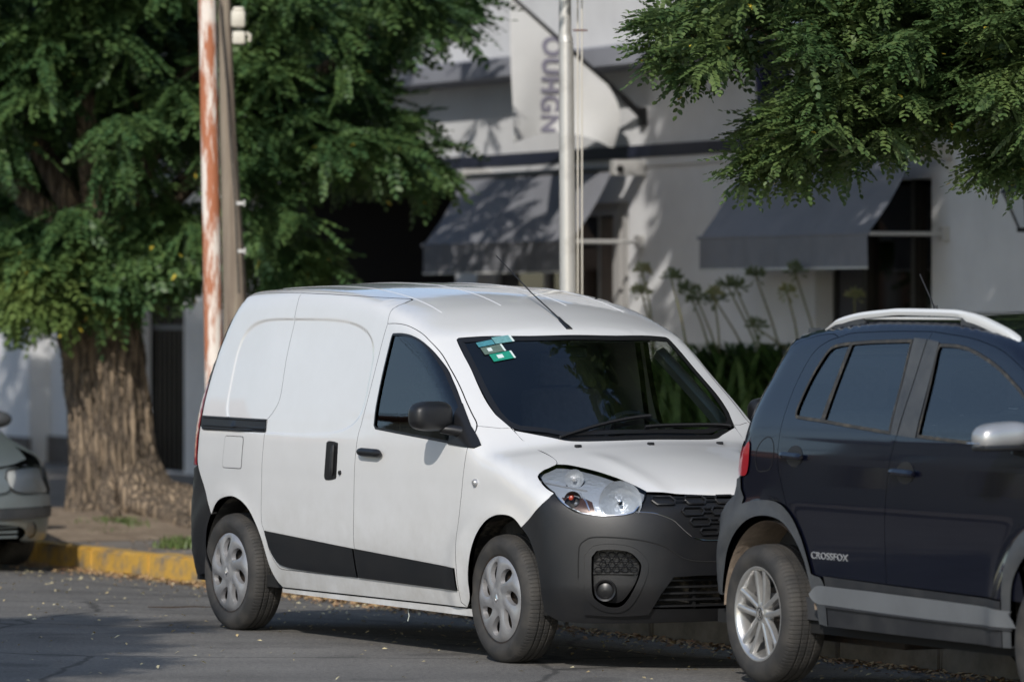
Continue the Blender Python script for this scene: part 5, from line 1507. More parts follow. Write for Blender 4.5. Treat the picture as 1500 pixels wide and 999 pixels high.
# window and wooden door under the left awning
win = bpy.data.objects.new('shop_window', None); link(win, bld)
mb = MB(); mb.box(9.06, 11.05, .20, .21, .8, 2.46); mb.build('pane', glass_mat('shop_glass', (.25, .28, .28)), win)
for x0, x1, z0, z1 in ((9.0, 9.06, .8, 2.52), (10.0, 10.05, .8, 2.46), (11.05, 11.12, .06, 2.52), (9.0, 11.05, 2.46, 2.52), (9.0, 11.05, .74, .8)):
    mb = MB(); mb.box(x0, x1, .16, .24, z0, z1); mb.build('frame', FR, win)
mb = MB(); mb.box(9.0, 11.05, .1, .28, .06, .74); mb.build('window_base', PL, win)
dd = bpy.data.objects.new('wooden_door', None); link(dd, bld)
mb = MB(); mb.box(11.14, 11.62, .14, .18, .06, 2.40); mb.build('door_leaf', WD, dd)
for x0, x1 in ((11.62, 11.74), (11.80, 11.86)):
    mb = MB(); mb.box(x0, x1, .02, .14, .06, 2.5); mb.build('frame', FR, dd)
mb = MB(); mb.box(11.12, 11.95, .03, .13, 2.42, 2.52); mb.build('lintel', FR, dd)
# tall window and door under the right awning
w2 = bpy.data.objects.new('shop_door', None); link(w2, bld)
mb = MB(); mb.box(15.62, 16.80, .20, .21, .1, 2.56); mb.build('pane', bpy.data.materials['shop_glass'], w2)
for x0, x1 in ((15.10, 15.16), (15.54, 15.62), (16.78, 16.85), (16.28, 16.34)):
    mb = MB(); mb.box(x0, x1, .15, .25, .06, 2.60); mb.build('frame', M['satin_black'], w2)
mb = MB(); mb.box(15.16, 15.54, .17, .19, .06, 2.6); mb.build('shutter', mat('shutter_grey', (.08, .08, .09), .6), w2)
mb = MB()
v = []; f = []
for i in range(13):
    t = i / 12; v += [(16.05 + .02 * math.sin(i * 2.3), .32 + .03 * math.cos(i * 2.1), .1), (16.42 + .05 * t, .34, 2.5)]
mb.add([(16.0, .30, .1), (16.12, .34, .1), (16.40, .34, 2.5), (16.32, .30, 2.5)], [(0, 1, 2, 3)])
mb.build('curtain', CL, w2)
mb = MB(); mb.add([(16.42, .30, .1), (16.52, .36, .1), (16.56, .36, 2.5), (16.46, .30, 2.5)], [(0, 1, 2, 3)]); mb.build('curtain', CL, w2)

# awnings
AC = mat('awning_canvas', (.24, .245, .27), .85, var=.15, vscale=3, bump=.15, bscale=150)
AT = mat('awning_trim', (.60, .60, .58), .6)
PM = mat('pale_metal', (.55, .54, .52), .45, .3)
def awning(x0, x1, label):
    t = thing('awning', label, 'awning', bpt((x0 + x1) / 2, 0, 0), BR, 'grey awnings on the shop front')
    h = (x1 - x0) / 2
    ny, nx = 14, 30
    v = []; f = []
    for i in range(ny + 1):
        u = i / ny
        for j in range(nx + 1):
            x = -h + 2 * h * j / nx
            y = -.25 - .37 * u; z = 2.765 - .56 * u - .035 * math.sin(math.pi * u) * (1 + .25 * math.sin(j * .9))
            v.append((x, y, z))
    for i in range(ny):
        for j in range(nx): f.append((i * (nx + 1) + j, i * (nx + 1) + j + 1, (i + 1) * (nx + 1) + j + 1, (i + 1) * (nx + 1) + j))
    mb = MB(); mb.add(v, f); mb.build('canvas', AC, t, smooth=True)
    v = []; f = []
    for i in range(7):
        for j in range(nx * 2 + 1):
            v.append((-h + h * j / nx, -.625 + .010 * math.sin(j * .7 + (j * j) * .01) * i / 6, 2.195 - .225 * i / 6))
    n2 = nx * 2 + 1
    for i in range(6):
        for j in range(n2 - 1): f.append((i * n2 + j, i * n2 + j + 1, (i + 1) * n2 + j + 1, (i + 1) * n2 + j))
    mb = MB(); mb.add(v, f); va = mb.build('valance', AC, t, smooth=True)
    mb = MB(); mb.box(-h, h, -.632, -.618, 1.955, 1.972); mb.build('hem', AT, va)
    mb = MB(); mb.tube([(-h - .04, -.615, 2.20), (h + .02, -.615, 2.20)], .016, 8); mb.build('front_bar', AC, t)
    mb = MB(); mb.tube([(-h - .10, -.24, 2.77), (h + .12, -.24, 2.77)], .03, 10); mb.build('roller', M['satin_black'], t)
    for x in (-h - .03, h + .03):
        mb = MB(); mb.tube([(x, -.615, 2.20), (x, -.01, 2.20)], .016, 8); mb.box(x - .03, x + .03, -.06, -.002, 2.15, 2.25); mb.build('arm', PM, t)
        mb = MB(); mb.box(x - .03, x + .07, -.28, -.002, 2.72, 2.84, .01); mb.build('bracket', PM, t)
    return t
awning(9.30, 12.18, 'left awning of grey canvas, half in sun, behind the tall flagpole')
awning(14.45, 17.05, 'right awning of dark grey canvas, all in shade, above the tall seed heads')

# banner on a slanting spar
sp = thing('banner_spar', 'thin dark spar slanting up from the wall, carrying the white banner', 'flagpole', bpt(12.25, 0, 3.2), BR)
mb = MB(); mb.tube([(0, -.02, 0), (0, -1.75, 1.37)], [.022, .012], 8); mb.build('spar', M['satin_black'], sp, smooth=True)
mb = MB(); mb.box(-.04, .04, -.05, -.002, -.09, .06); mb.tube([(0, -.02, -.02), (0, -.2, .14)], .03, 8); mb.build('wall_socket', M['satin_black'], sp)
BAN = mat('banner_cloth', (.68, .68, .67), .85, var=.06)
bn = thing('banner', 'white cloth banner with purple grey letters hanging behind the flagpole', 'banner', bpt(12.25, 0, 3.2), BR)
def ban(u, v):
    """u 0..1 from the outer edge toward the wall, v 0..1 from the top down"""
    y0 = -1.17
    ytop = y0 + u * .76; ztop = -ytop * .783 + .0
    ybot = y0 + u * .90; zbot = -.24 + .10 * math.sin(math.pi * min(1, u * 1.05)) - .02 * u
    e = v ** .8
    y = ytop + (ybot - ytop) * e + .09 * math.sin(math.pi * v) * u ** 2
    z = ztop + (zbot - ztop) * v
    x = .05 * math.sin(u * 7 + v * 2.2) * v + .03 * math.sin(u * 3 - v * 5) * v
    return (x, y, z)
nu, nv = 30, 40
v = [ban(i / nu, j / nv) for j in range(nv + 1) for i in range(nu + 1)]
f = [(j * (nu + 1) + i, j * (nu + 1) + i + 1, (j + 1) * (nu + 1) + i + 1, (j + 1) * (nu + 1) + i) for j in range(nv) for i in range(nu)]
mb = MB(); mb.add(v, f); cloth = mb.build('cloth', BAN, bn, smooth=True)
def bplace(A):
    out = []
    for u, vv, h in A:
        z = .60 - u; y = -.89 + vv                     # text runs downward, letters stand toward the wall
        best = None
        uu = (y + 1.17) / .92
        zt = -y * .783; zb = -.20
        tv = min(1, max(0, (zt - z) / (zt - zb)))
        p = ban(uu, tv); out.append((p[0] + .006, y, z))
    return out
text_mesh('lettering', 'OUHGN', .24, mat('banner_ink', (.24, .23, .29), .8), cloth, bplace, .0, .009, .78, 1.12)

# tall flagpole with its halyards
fp = thing('flagpole', 'tall silver painted steel flagpole standing behind the van', 'flagpole', (at(832, 446, 31).x, 31, .055))
ST = mat('silver_pole_paint', (.60, .585, .55), .4, .45, col2=(.42, .40, .37), vscale=6, ramp=(.5, .8))
mb = MB(); mb.tube([(0, 0, 0), (0.0, 0, 1.7), (-.012, 0, 3.27)], [.055, .052, .045], 28); mb.build('lower_tube', ST, fp, smooth=True)
mb = MB(); mb.tube([(-.012, 0, 3.27), (-.018, 0, 3.31)], [.047, .042], 28); mb.build('collar', ST, fp, smooth=True)
mb = MB(); mb.tube([(-.018, 0, 3.30), (-.03, 0, 7.5)], [.039, .03], 28); mb.build('upper_tube', ST, fp, smooth=True)
mb = MB(); mb.box(.03, .12, -.012, .004, 3.338, 3.348); mb.build('rope_guide', mat('rust_iron', (.12, .05, .04), .7), fp)
RP = mat('rope_cotton', (.66, .62, .54), .8)
for dx in (.062, .088):
    mb = MB(); mb.tube([(dx, -.005, .9), (dx - .002, -.004, 3.3), (dx - .004, 0, 7.3)], .0048, 6); mb.build('rope', RP, fp)

# leaning rusty post and the timber utility pole behind it
RU = mat('rusty_paint', (.78, .70, .62), .7, col2=(.42, .15, .07), vscale=4.2, stretch=(3.2, 3.2, .5), detail=9, ramp=(.46, .55), bump=.3, bscale=30)
a, b = at(301, -140, 33), at(318, 800, 33)
rp = thing('rusty_post', 'leaning steel post with peeling cream paint and rust, left of the van', 'post', b)
mb = MB(); mb.tube([(0, 0, 0), a - b], [.062, .058], 24); mb.build('shaft', RU, rp, smooth=True)
WP2 = mat('old_timber', (.30, .25, .19), .85, col2=(.17, .13, .10), vscale=2.5, stretch=(9, 9, .5), detail=8, bump=.5, bscale=20)
a, b = at(327, -140, 34.5), at(352, 800, 34.5)
up = thing('utility_pole', 'grey timber utility pole with clamps and a cable, behind the rusty post', 'pole', b)
m1 = at(344, 430, 34.5); m2 = at(334, 200, 34.5); m3 = at(328.5, 0, 34.5)
mb = MB(); mb.tube([(0, 0, 0), m1 - b, m2 - b, m3 - b, a - b], [.105, .082, .056, .042, .036], 20); mb.build('shaft', WP2, up, smooth=True)
mb = MB(); mb.tube([at(350, 430, 34.3) - b, at(345, 300, 34.35) - b, at(337, 200, 34.38) - b, at(333, 130, 34.4) - b, at(322, 0, 34.4) - b], .006, 6); mb.build('cable', M['satin_black'], up, smooth=True)
for px, py in ((354, 298), (355, 368)):
    q = at(px, py, 34.35) - b
    mb = MB(); mb.box(q.x - .035, q.x + .012, q.y - .03, q.y + .01, q.z - .012, q.z + .010, .003); mb.box(q.x + .012, q.x + .024, q.y - .02, q.y + .01, q.z - .022, q.z + .022, .003); mb.build('clamp', PM, up)
bx = thing('junction_box', 'cream plastic junction box on the utility pole among the leaves', 'box', at(348, 40, 34.3))
cream = mat('cream_plastic', (.66, .62, .52), .5, var=.15, vscale=10)
mb = MB(); mb.box(-.045, .055, -.05, .05, -.005, .115, .02); mb.box(-.03, .045, -.05, .05, .10, .135, .012); mb.build('upper_case', cream, bx, angle=40)
mb = MB(); mb.box(-.035, .055, -.05, .05, -.12, -.03, .015); mb.build('lower_case', cream, bx, angle=40)
mb = MB(); mb.tube([(.06, 0, -.04), (.085, 0, -.06), (.08, 0, -.10)], .014, 8); mb.build('cable_gland', cream, bx)
# wall lantern at the right edge
ln = thing('wall_lantern', 'dark metal street lantern hung on the wall at the right edge', 'lantern', bpt(18.95, -.45, 2.31), BR); ln.scale = (.62, .62, .62)
mb = MB(); mb.add([(-.20, -.16, .30), (.20, -.16, .30), (.20, .16, .30), (-.20, .16, .30), (-.26, -.2, .22), (.26, -.2, .22), (.26, .2, .22), (-.26, .2, .22), (0, 0, .5)], [(0, 1, 8), (1, 2, 8), (2, 3, 8), (3, 0, 8), (0, 1, 5, 4), (1, 2, 6, 5), (2, 3, 7, 6), (3, 0, 4, 7), (4, 5, 6, 7)]); mb.build('hood', M['satin_black'], ln)
for sx in (-1, 1):
    for sy in (-1, 1):
        mb = MB(); mb.tube([(sx * .22, sy * .17, .22), (sx * .08, sy * .06, -.16)], .014, 6); mb.build('cage_bar', M['satin_black'], ln)
mb = MB(); mb.box(-.1, .1, -.08, .08, -.20, -.15, .01); mb.build('base', M['satin_black'], ln)
mb = MB(); mb.add([(-.2, -.15, .21), (.2, -.15, .21), (.2, .15, .21), (-.2, .15, .21), (-.075, -.055, -.14), (.075, -.055, -.14), (.075, .055, -.14), (-.075, .055, -.14)], [(0, 1, 5, 4), (1, 2, 6, 5), (2, 3, 7, 6), (3, 0, 4, 7)]); mb.build('pane', M['lamp_glass'], ln)
mb = MB(); mb.tube([(0, 0, -.2), (.02, .05, -.4), (.0, .2, -.65), (.1, .43, -.8)], .008, 6); mb.tube([(0, 0, .45), (0, .2, .55), (0, .44, .5)], .02, 6); mb.build('bracket', M['satin_black'], ln)
# second, navy flag mostly hidden by leaves
a = bpt(15.0, -.5, 0); nf = thing('navy_flag', 'dark navy flag half hidden by leaves above the right awning', 'flag', bpt(15.75, -.02, 3.05), BR)
mb = MB(); mb.tube([(0, 0, 0), (0, -1.3, 1.05)], [.02, .012], 8); mb.build('spar', M['satin_black'], nf)
mb = MB(); v = []; f = []
for j in range(13):
    for i in range(13):
        u, w_ = i / 12, j / 12
        v.append((.05 * math.sin(u * 9 + w_), -.85 + u * .32 + .06 * w_ * (1 - u), .69 - u * .26 - w_ * (.95 - .2 * u)))
for j in range(12):
    for i in range(12): f.append((j * 13 + i, j * 13 + i + 1, j * 13 + i + 14, j * 13 + i + 13))
mb.add(v, f); mb.build('cloth', mat('navy_cloth', (.02, .022, .06), .8), nf, smooth=True)

# ------------------------------------------------------------------ foliage
def leaf_mat(name, c1, c2, yellow=None, trans=.28):
    m, nt, p = new_mat(name)
    out = [n for n in nt.nodes if n.type == 'OUTPUT_MATERIAL'][0]
    p.inputs['Roughness'].default_value = .48
    tc = nt.nodes.new('ShaderNodeTexCoord')
    n1 = nt.nodes.new('ShaderNodeTexNoise'); n1.inputs['Scale'].default_value = 2.2; n1.inputs['Detail'].default_value = 3
    n2 = nt.nodes.new('ShaderNodeTexNoise'); n2.inputs['Scale'].default_value = 28; n2.inputs['Detail'].default_value = 1
    nt.links.new(tc.outputs['Object'], n1.inputs['Vector']); nt.links.new(tc.outputs['Object'], n2.inputs['Vector'])
    ad = nt.nodes.new('ShaderNodeMath'); ad.operation = 'ADD'; nt.links.new(n1.outputs[0], ad.inputs[0]); nt.links.new(n2.outputs[0], ad.inputs[1])
    mr = nt.nodes.new('ShaderNodeMapRange'); mr.inputs[1].default_value = .78; mr.inputs[2].default_value = 1.25; nt.links.new(ad.outputs[0], mr.inputs[0])
    mx = nt.nodes.new('ShaderNodeMix'); mx.data_type = 'RGBA'; mx.inputs[6].default_value = (*c1, 1); mx.inputs[7].default_value = (*c2, 1)
    nt.links.new(mr.outputs[0], mx.inputs[0]); nt.links.new(mx.outputs[2], p.inputs['Base Color'])
    tr = nt.nodes.new('ShaderNodeBsdfTranslucent'); nt.links.new(mx.outputs[2], tr.inputs[0])
    ms = nt.nodes.new('ShaderNodeMixShader'); ms.inputs[0].default_value = trans
    nt.links.new(p.outputs[0], ms.inputs[1]); nt.links.new(tr.outputs[0], ms.inputs[2]); nt.links.new(ms.outputs[0], out.inputs[0])
    return m
LG = leaf_mat('leaf_green', (.046, .108, .042), (.118, .192, .058))
LG2 = leaf_mat('leaf_green_light', (.058, .112, .038), (.145, .205, .064))
LY = mat('leaf_yellow', (.55, .42, .05), .5)
def bark_mat():
    m, nt, p = new_mat('tree_bark')
    p.inputs['Roughness'].default_value = .95
    tc = nt.nodes.new('ShaderNodeTexCoord'); mp = nt.nodes.new('ShaderNodeMapping'); mp.inputs['Scale'].default_value = (1, 1, .11)
    nt.links.new(tc.outputs['Object'], mp.inputs[0])
    nz = nt.nodes.new('ShaderNodeTexNoise'); nz.inputs['Scale'].default_value = 6; nz.inputs['Detail'].default_value = 6
    nt.links.new(mp.outputs[0], nz.inputs['Vector'])
    mx = nt.nodes.new('ShaderNodeMix'); mx.data_type = 'RGBA'; mx.inputs[0].default_value = .10
    nt.links.new(mp.outputs[0], mx.inputs[6]); nt.links.new(nz.outputs['Color'], mx.inputs[7])
    vo = nt.nodes.new('ShaderNodeTexVoronoi'); vo.feature = 'DISTANCE_TO_EDGE'; vo.inputs['Scale'].default_value = 23
    nt.links.new(mx.outputs[2], vo.inputs['Vector'])
    r = nt.nodes.new('ShaderNodeValToRGB'); e = r.color_ramp.elements
    e[0].position = .0; e[0].color = (.085, .064, .046, 1); e[1].position = .16; e[1].color = (.31, .235, .16, 1)  # furrow shade painted in: colour darkens along the crevice lines
    q = e.new(.07); q.color = (.20, .158, .118, 1)
    nt.links.new(vo.outputs['Distance'], r.inputs[0])
    n2 = nt.nodes.new('ShaderNodeTexNoise'); n2.inputs['Scale'].default_value = 3; n2.inputs['Detail'].default_value = 7
    nt.links.new(tc.outputs['Object'], n2.inputs['Vector'])
    r2 = nt.nodes.new('ShaderNodeMapRange'); r2.inputs[1].default_value = .35; r2.inputs[2].default_value = .65; r2.inputs[3].default_value = .55; r2.inputs[4].default_value = 1.15
    nt.links.new(n2.outputs[0], r2.inputs[0])
    m2 = nt.nodes.new('ShaderNodeMix'); m2.data_type = 'RGBA'; m2.blend_type = 'MULTIPLY'; m2.inputs[0].default_value = 1
    nt.links.new(r.outputs[0], m2.inputs[6]); nt.links.new(r2.outputs[0], m2.inputs[7]); nt.links.new(m2.outputs[2], p.inputs['Base Color'])
    sm = nt.nodes.new('ShaderNodeMapRange'); sm.inputs[2].default_value = .25; nt.links.new(vo.outputs['Distance'], sm.inputs[0])
    bp = nt.nodes.new('ShaderNodeBump'); bp.inputs['Strength'].default_value = 1; bp.inputs['Distance'].default_value = .03
    nt.links.new(sm.outputs[0], bp.inputs['Height']); nt.links.new(bp.outputs[0], p.inputs['Normal'])
    return m
BK = bark_mat()

def leaf_template(pairs, L, ll, lw, seg=2, jit=.0, seed=1):
    """pinnate leaf along +x: leaflets as folded ovals, a few bent or missing"""
    rg = np.random.default_rng(seed)
    V = []; F = []
    bend = rg.uniform(-.18, .18) * (jit > 0); curl = rg.uniform(.10, .38) if jit else .22
    for i in range(pairs + 1):
        t = .14 + .86 * i / pairs
        x = L * t; z = -curl * L * t * t; y0 = bend * L * t * t
        for s in ((1, -1) if i < pairs else (0,)):
            if jit and rg.uniform() < .07: continue
            a = math.radians(60 - 16 * t + rg.normal(0, 14) * jit) * s
            c, sn = math.cos(a), math.sin(a)
            k = (1 - .35 * abs(t - .5)) * (1 + rg.normal(0, .14) * jit); l, w = ll * k, lw * k
            tl = rg.normal(0, .45) * jit
            pts = [(0, 0, 0), (.30 * l, -w, .12 * w - tl * w), (.75 * l, -.85 * w, .02 * l - tl * w), (l, 0, -.10 * l), (.75 * l, .85 * w, .02 * l + tl * w), (.30 * l, w, .12 * w + tl * w)]
            if seg == 1: pts = [(0, 0, 0), (.5 * l, -w, 0), (l, 0, -.1 * l), (.5 * l, w, 0)]
            b = len(V)
            for (u, v, h) in pts: V.append((x + u * c - v * sn, y0 + u * sn + v * c, z + h - abs(u * sn) * (.25 + .3 * tl)))
            if seg == 1: F.append((b, b + 1, b + 2, b + 3))
            else: F += [(b, b + 1, b + 2, b + 3), (b, b + 3, b + 4, b + 5)]
    return np.array(V), np.array(F)

def scatter(template, P, D, roll, scale):
    V, F = template
    n = len(P)
    D = D / np.linalg.norm(D, axis=1)[:, None]
    up = np.tile([0, 0, 1.], (n, 1)) + roll
    Y = np.cross(up, D); Y /= np.linalg.norm(Y, axis=1)[:, None] + 1e-9
    Zx = np.cross(D, Y)
    R = np.stack([D, Y, Zx], 1)                         # rows: images of x, y, z
    W_ = np.einsum('vk,nkc->nvc', V, R) * scale[:, None, None] + P[:, None, :]
    Fa = (F[None] + (np.arange(n) * len(V))[:, None, None]).reshape(-1, F.shape[1])
    return W_.reshape(-1, 3), Fa

def crown(name, parent, clumps, center, template, m, mats2=None, nper=26, outward=.8, droop=.45, yellow=.012, scale=(0.75, 1.2), roll=.30, wild=.28, ros=9):
    """clumps: (x, y, z, rx, ry, rz); leaves spring outward and droop from each"""
    P = []; D = []
    for c in clumps:
        nr = max(2, int(round(nper * (c[6] if len(c) > 6 else 1) / ros)))
        q = RNG.normal(0, 1, (nr, 3)); q /= np.linalg.norm(q, axis=1)[:, None]
        off = q * (RNG.uniform(.15, 1, (nr, 1)) ** .5) * np.array(c[3:6])
        o = np.array(c[:3]) - np.array(center); o[2] *= .3; o /= np.linalg.norm(o) + 1e-6
        for f_ in off:
            # a twig tip: leaves spring all round it and arch outward and down
            tip = np.array(c[:3]) + f_; ax = o * outward + f_ / np.array(c[3:6]) * .6
            a = RNG.uniform(0, 2 * np.pi) + np.arange(ros) * 2.4
            d = np.stack([np.cos(a), np.sin(a), RNG.uniform(-.15, .55, ros)], 1) + ax * .9 + RNG.normal(0, wild * .5, (ros, 3)); d[:, 2] -= droop
            t = np.linspace(0, 1, ros)[:, None]
            P.append(tip - ax * .16 * (1 - t) * .5 + RNG.normal(0, .012, (ros, 3))); D.append(d)
    P = np.vstack(P); D = np.vstack(D)
    n = len(P)
    ts = template if isinstance(template, list) else [template]
    pick = RNG.integers(0, len(ts), n); Vs = []; Fs = []; b = 0
    rl = RNG.normal(0, roll, (n, 3)); sc = RNG.uniform(scale[0], scale[1], n)
    for k, tt in enumerate(ts):
        q = pick == k
        if not q.any(): continue
        v_, f_ = scatter(tt, P[q], D[q], rl[q], sc[q]); Vs.append(v_); Fs.append(f_ + b); b += len(v_)
    V = np.vstack(Vs); F = np.vstack(Fs)
    mi = (RNG.uniform(0, 1, len(F)) < yellow).astype(int)
    return mesh_obj(name, V, F, [m, LY], parent, False, None, mi, kind='stuff')

def region_clumps(poly, n, z0, z1, size, holes=(), flat=.6):
    """clumps inside an outline given in photo pixels, spread between two distances"""
    poly = np.array(poly, float); lo, hi = poly.min(0), poly.max(0)
    out = []
    pts = []
    tries = 0
    while len(pts) < n and tries < 60000:
        tries += 1
        p = RNG.uniform(lo, hi)
        if not pip(p[None], poly)[0]: continue
        if any(pip(p[None], np.array(h, float))[0] for h in holes): continue
        pts.append(p)
    for p in pts:
        Z = RNG.uniform(z0, z1); q = at(p[0], p[1], Z)
        s = size * RNG.uniform(.7, 1.25)
        out.append((q.x, q.y, q.z, s, s, s * flat))
    return out
def ball_clumps(c, r, n, size, keep=None, flat=.6):
    out = []
    while len(out) < n:
        q = RNG.normal(0, 1, 3); q /= np.linalg.norm(q); rr = RNG.uniform(.45, 1) ** .6
        p = np.array(c) + q * rr * np.array(r)
        if keep and not keep(p): continue
        s = size * RNG.uniform(.7, 1.3); out.append((p[0], p[1], p[2], s, s, s * flat))
    return out
def limb(mb, a, b, r0, r1, sag=.0, n=7, wob=.06):
    a, b = Vector(a), Vector(b); L = (b - a).length
    pts = []
    for i in range(n):
        t = i / (n - 1); p = a.lerp(b, t); p += Vector((random.uniform(-1, 1), random.uniform(-1, 1), random.uniform(-1, 1))) * wob * L * .12 * math.sin(math.pi * t); p.z += sag * math.sin(math.pi * t) * L
        pts.append(p)
    mb.tube(pts, [r0 + (r1 - r0) * i / (n - 1) for i in range(n)], 8)

def offscreen(p, margin=25):
    """above the frame or to its side as seen from the camera"""
    px = 750 + CAM_F * p[0] / p[1]; py = HORIZON + CAM_F * (CAM_H - p[2]) / p[1]
    return py < -margin or px > 1500 + margin or px < -margin

# ---- left tree, behind the kerb
lt = thing('street_tree', 'large leafy street tree with a thick furrowed trunk by the yellow kerb', 'tree', TREE)
def bark_trunk(rows, parent, name='trunk', n=220, seed=3, sub=4):
    """rows: (centre x, centre y, z, half width) in world units; furrowed bark"""
    rng = np.random.default_rng(seed)
    rows = np.array(rows); zz = np.linspace(rows[0, 2], rows[-1, 2], 90)
    cx, cy, rr = [np.interp(zz, rows[:, 2], rows[:, k]) for k in (0, 1, 3)]
    th = np.linspace(0, 2 * np.pi, n, endpoint=False)
    ph = rng.uniform(0, 6.28, 12)
    V = []
    for i, z in enumerate(zz):
        tw = th + .10 * np.sin(z * 1.1 + 1) + .035 * np.sin(z * 7 + 3 * th)
        g = .045 * np.sin(5 * tw + ph[0]) + .03 * np.sin(9 * tw + ph[1] + z * .6)
        rid = np.zeros(n)
        for k, fr in enumerate((17, 23, 31)):
            rid += (1 - np.abs(np.sin(fr * .5 * tw + ph[2 + k] + .5 * np.sin(z * (3 + k) + ph[5 + k])))) ** 2 * (-.030)
        rid += .018 * np.sin(z * 19 + 11 * th + ph[8]) * np.sin(8 * th + ph[9] + z * 3)
        fl = max(0, (.75 - (z - rows[0, 2])) / .75)
        root = fl ** 1.6 * (.75 * np.maximum(0, np.cos(th + .35)) ** 6 + .35 * np.maximum(0, np.cos(th + 2.2)) ** 6 + .14 * np.sin(4 * th + 2))
        r = rr[i] * (1 + g + rid * 1.7 + root) + rng.normal(0, .004, n)
        V.append(np.stack([cx[i] + r * np.cos(th), cy[i] + r * np.sin(th), np.full(n, z)], 1))
    V = np.vstack(V) ; F = []
    i = np.arange(len(zz) - 1)[:, None] * n; k = np.arange(n)[None]
    F = np.stack([i + k, i + (k + 1) % n, i + n + (k + 1) % n, i + n + k], 2).reshape(-1, 4)
    return mesh_obj(name, V - np.array(parent.location), F, BK, parent, True)
def hw(px0, px1, py, Z=37.0):
    a, b = at(px0, py, Z), at(px1, py, Z); return ((a.x + b.x) / 2, Z, a.z, (b.x - a.x) / 2)
rows = [hw(88, 262, 792), hw(92, 250, 765), hw(98, 236, 725), hw(100, 228, 680), hw(98, 220, 620), hw(92, 214, 560), hw(84, 208, 500), hw(78, 206, 455), hw(85, 215, 400), hw(95, 225, 330)]
bark_trunk(rows, lt)
for k, (a_, L_, r_) in enumerate(((-.45, 1.5, .17), (-.95, 1.1, .12), (-1.5, .6, .07), (-.15, 1.7, .17), (.25, 1.4, .14), (.7, 1.1, .11))):
    mb = MB(); d_ = Vector((math.cos(a_), math.sin(a_), 0)); sd = Vector((-d_.y, d_.x, 0))
    mb.tube([d_ * .22 + Vector((0, 0, .42)), d_ * .42 + Vector((0, 0, .20)), d_ * (.42 + .3 * L_) + sd * .05 + Vector((0, 0, .12)), d_ * (.42 + .6 * L_) - sd * .03 + Vector((0, 0, .085)), d_ * (.42 + L_) + Vector((0, 0, .0))], [r_ * 1.1, r_, r_ * .8, r_ * .6, r_ * .35], 12); mb.build('root', BK, lt, smooth=True)
mb = MB()
top = Vector(rows[-2][:3])
for q in ((-.2, -1.0, 3.6), (1.2, .2, 3.8), (-1.6, .4, 3.9), (.4, 1.2, 4.5), (2.2, -.6, 3.0), (-2.4, -.6, 3.2)):
    limb(mb, top - TREE, top + Vector(q) - TREE - Vector((0, 0, 1.2)), .11, .035, .06)
mb.build('limbs', BK, lt, smooth=True, kind='stuff')
T1 = [leaf_template(7 + k % 3, .33 + .035 * (k % 3), .063, .0195, 2, .5, 11 + k) for k in range(6)]
cl = []
LP = [(-80, -80), (640, -80), (650, 0), (620, 20), (585, 40), (560, 75), (520, 95), (520, 130), (560, 150), (590, 185), (620, 215), (580, 230), (530, 245), (490, 262), (440, 270), (450, 320), (400, 350), (360, 360), (330, 320), (300, 330), (290, 375), (240, 375), (205, 380), (150, 400), (110, 415), (40, 420), (-80, 420)]
GAP = [(160, 205), (330, 205), (330, 325), (160, 320)]
CAVE = [(-80, 225), (180, 235), (180, 300), (80, 310), (-80, 300)]
cl += region_clumps(LP, 150, 35.6, 38.0, .25, [GAP, CAVE], .55)
cl += region_clumps(LP, 40, 35.4, 36.5, .13, [GAP, CAVE], .5)
cl += region_clumps(LP, 130, 38.2, 40.5, .36, [GAP])
def lets_sun(c):
    """keeps the evening sun's path to the trunk open"""
    return not (-4.2 < c[0] < -1.9 and c[1] < 37.0 and c[2] - .30 < 1.55 + (36.8 - c[1]) * .67)
cl = [c for c in cl if lets_sun(c)]
cl += [(*at(px, py, 36.45), .17, .17, .13) for px, py in ((418, 378), (430, 372), (630, 215), (600, 220), (645, 225), (665, 0), (640, 20), (560, 165), (600, 190))]
cl += [(c[0], c[1], c[2], .2, .2, .14) for c in region_clumps([(-40, 215), (190, 225), (185, 330), (-40, 325)], 16, 37.3, 38.2, .2)]
cl += region_clumps([(-60, 250), (150, 250), (330, 330), (330, 390), (250, 375), (200, 380), (120, 400), (-60, 390)], 50, 38.4, 40, .33, [GAP])
base = Vector((TREE.x, TREE.y, 4.2))
crown('crown', lt, [(c[0] - TREE.x, c[1] - TREE.y, c[2] - TREE.z, *c[3:]) for c in cl], (base - TREE), T1, LG, nper=30, yellow=.0015, droop=.40, wild=.35)
T1b = leaf_template(4, .42, .16, .055, 1)
def keepL(p): return offscreen(p, 110) and lets_sun(p) and not (p[0] > -2.9 and p[1] < 41)  # unseen upper crown, cut back so sun reaches the left awning
up_ = ball_clumps((TREE.x, TREE.y + .3, 6.1), (3.6, 3.6, 3.0), 260, .5, keepL)
crown('upper_crown', lt, [(c[0] - TREE.x, c[1] - TREE.y, c[2] - TREE.z, *c[3:]) for c in up_], (base - TREE), T1b, LG, nper=22)
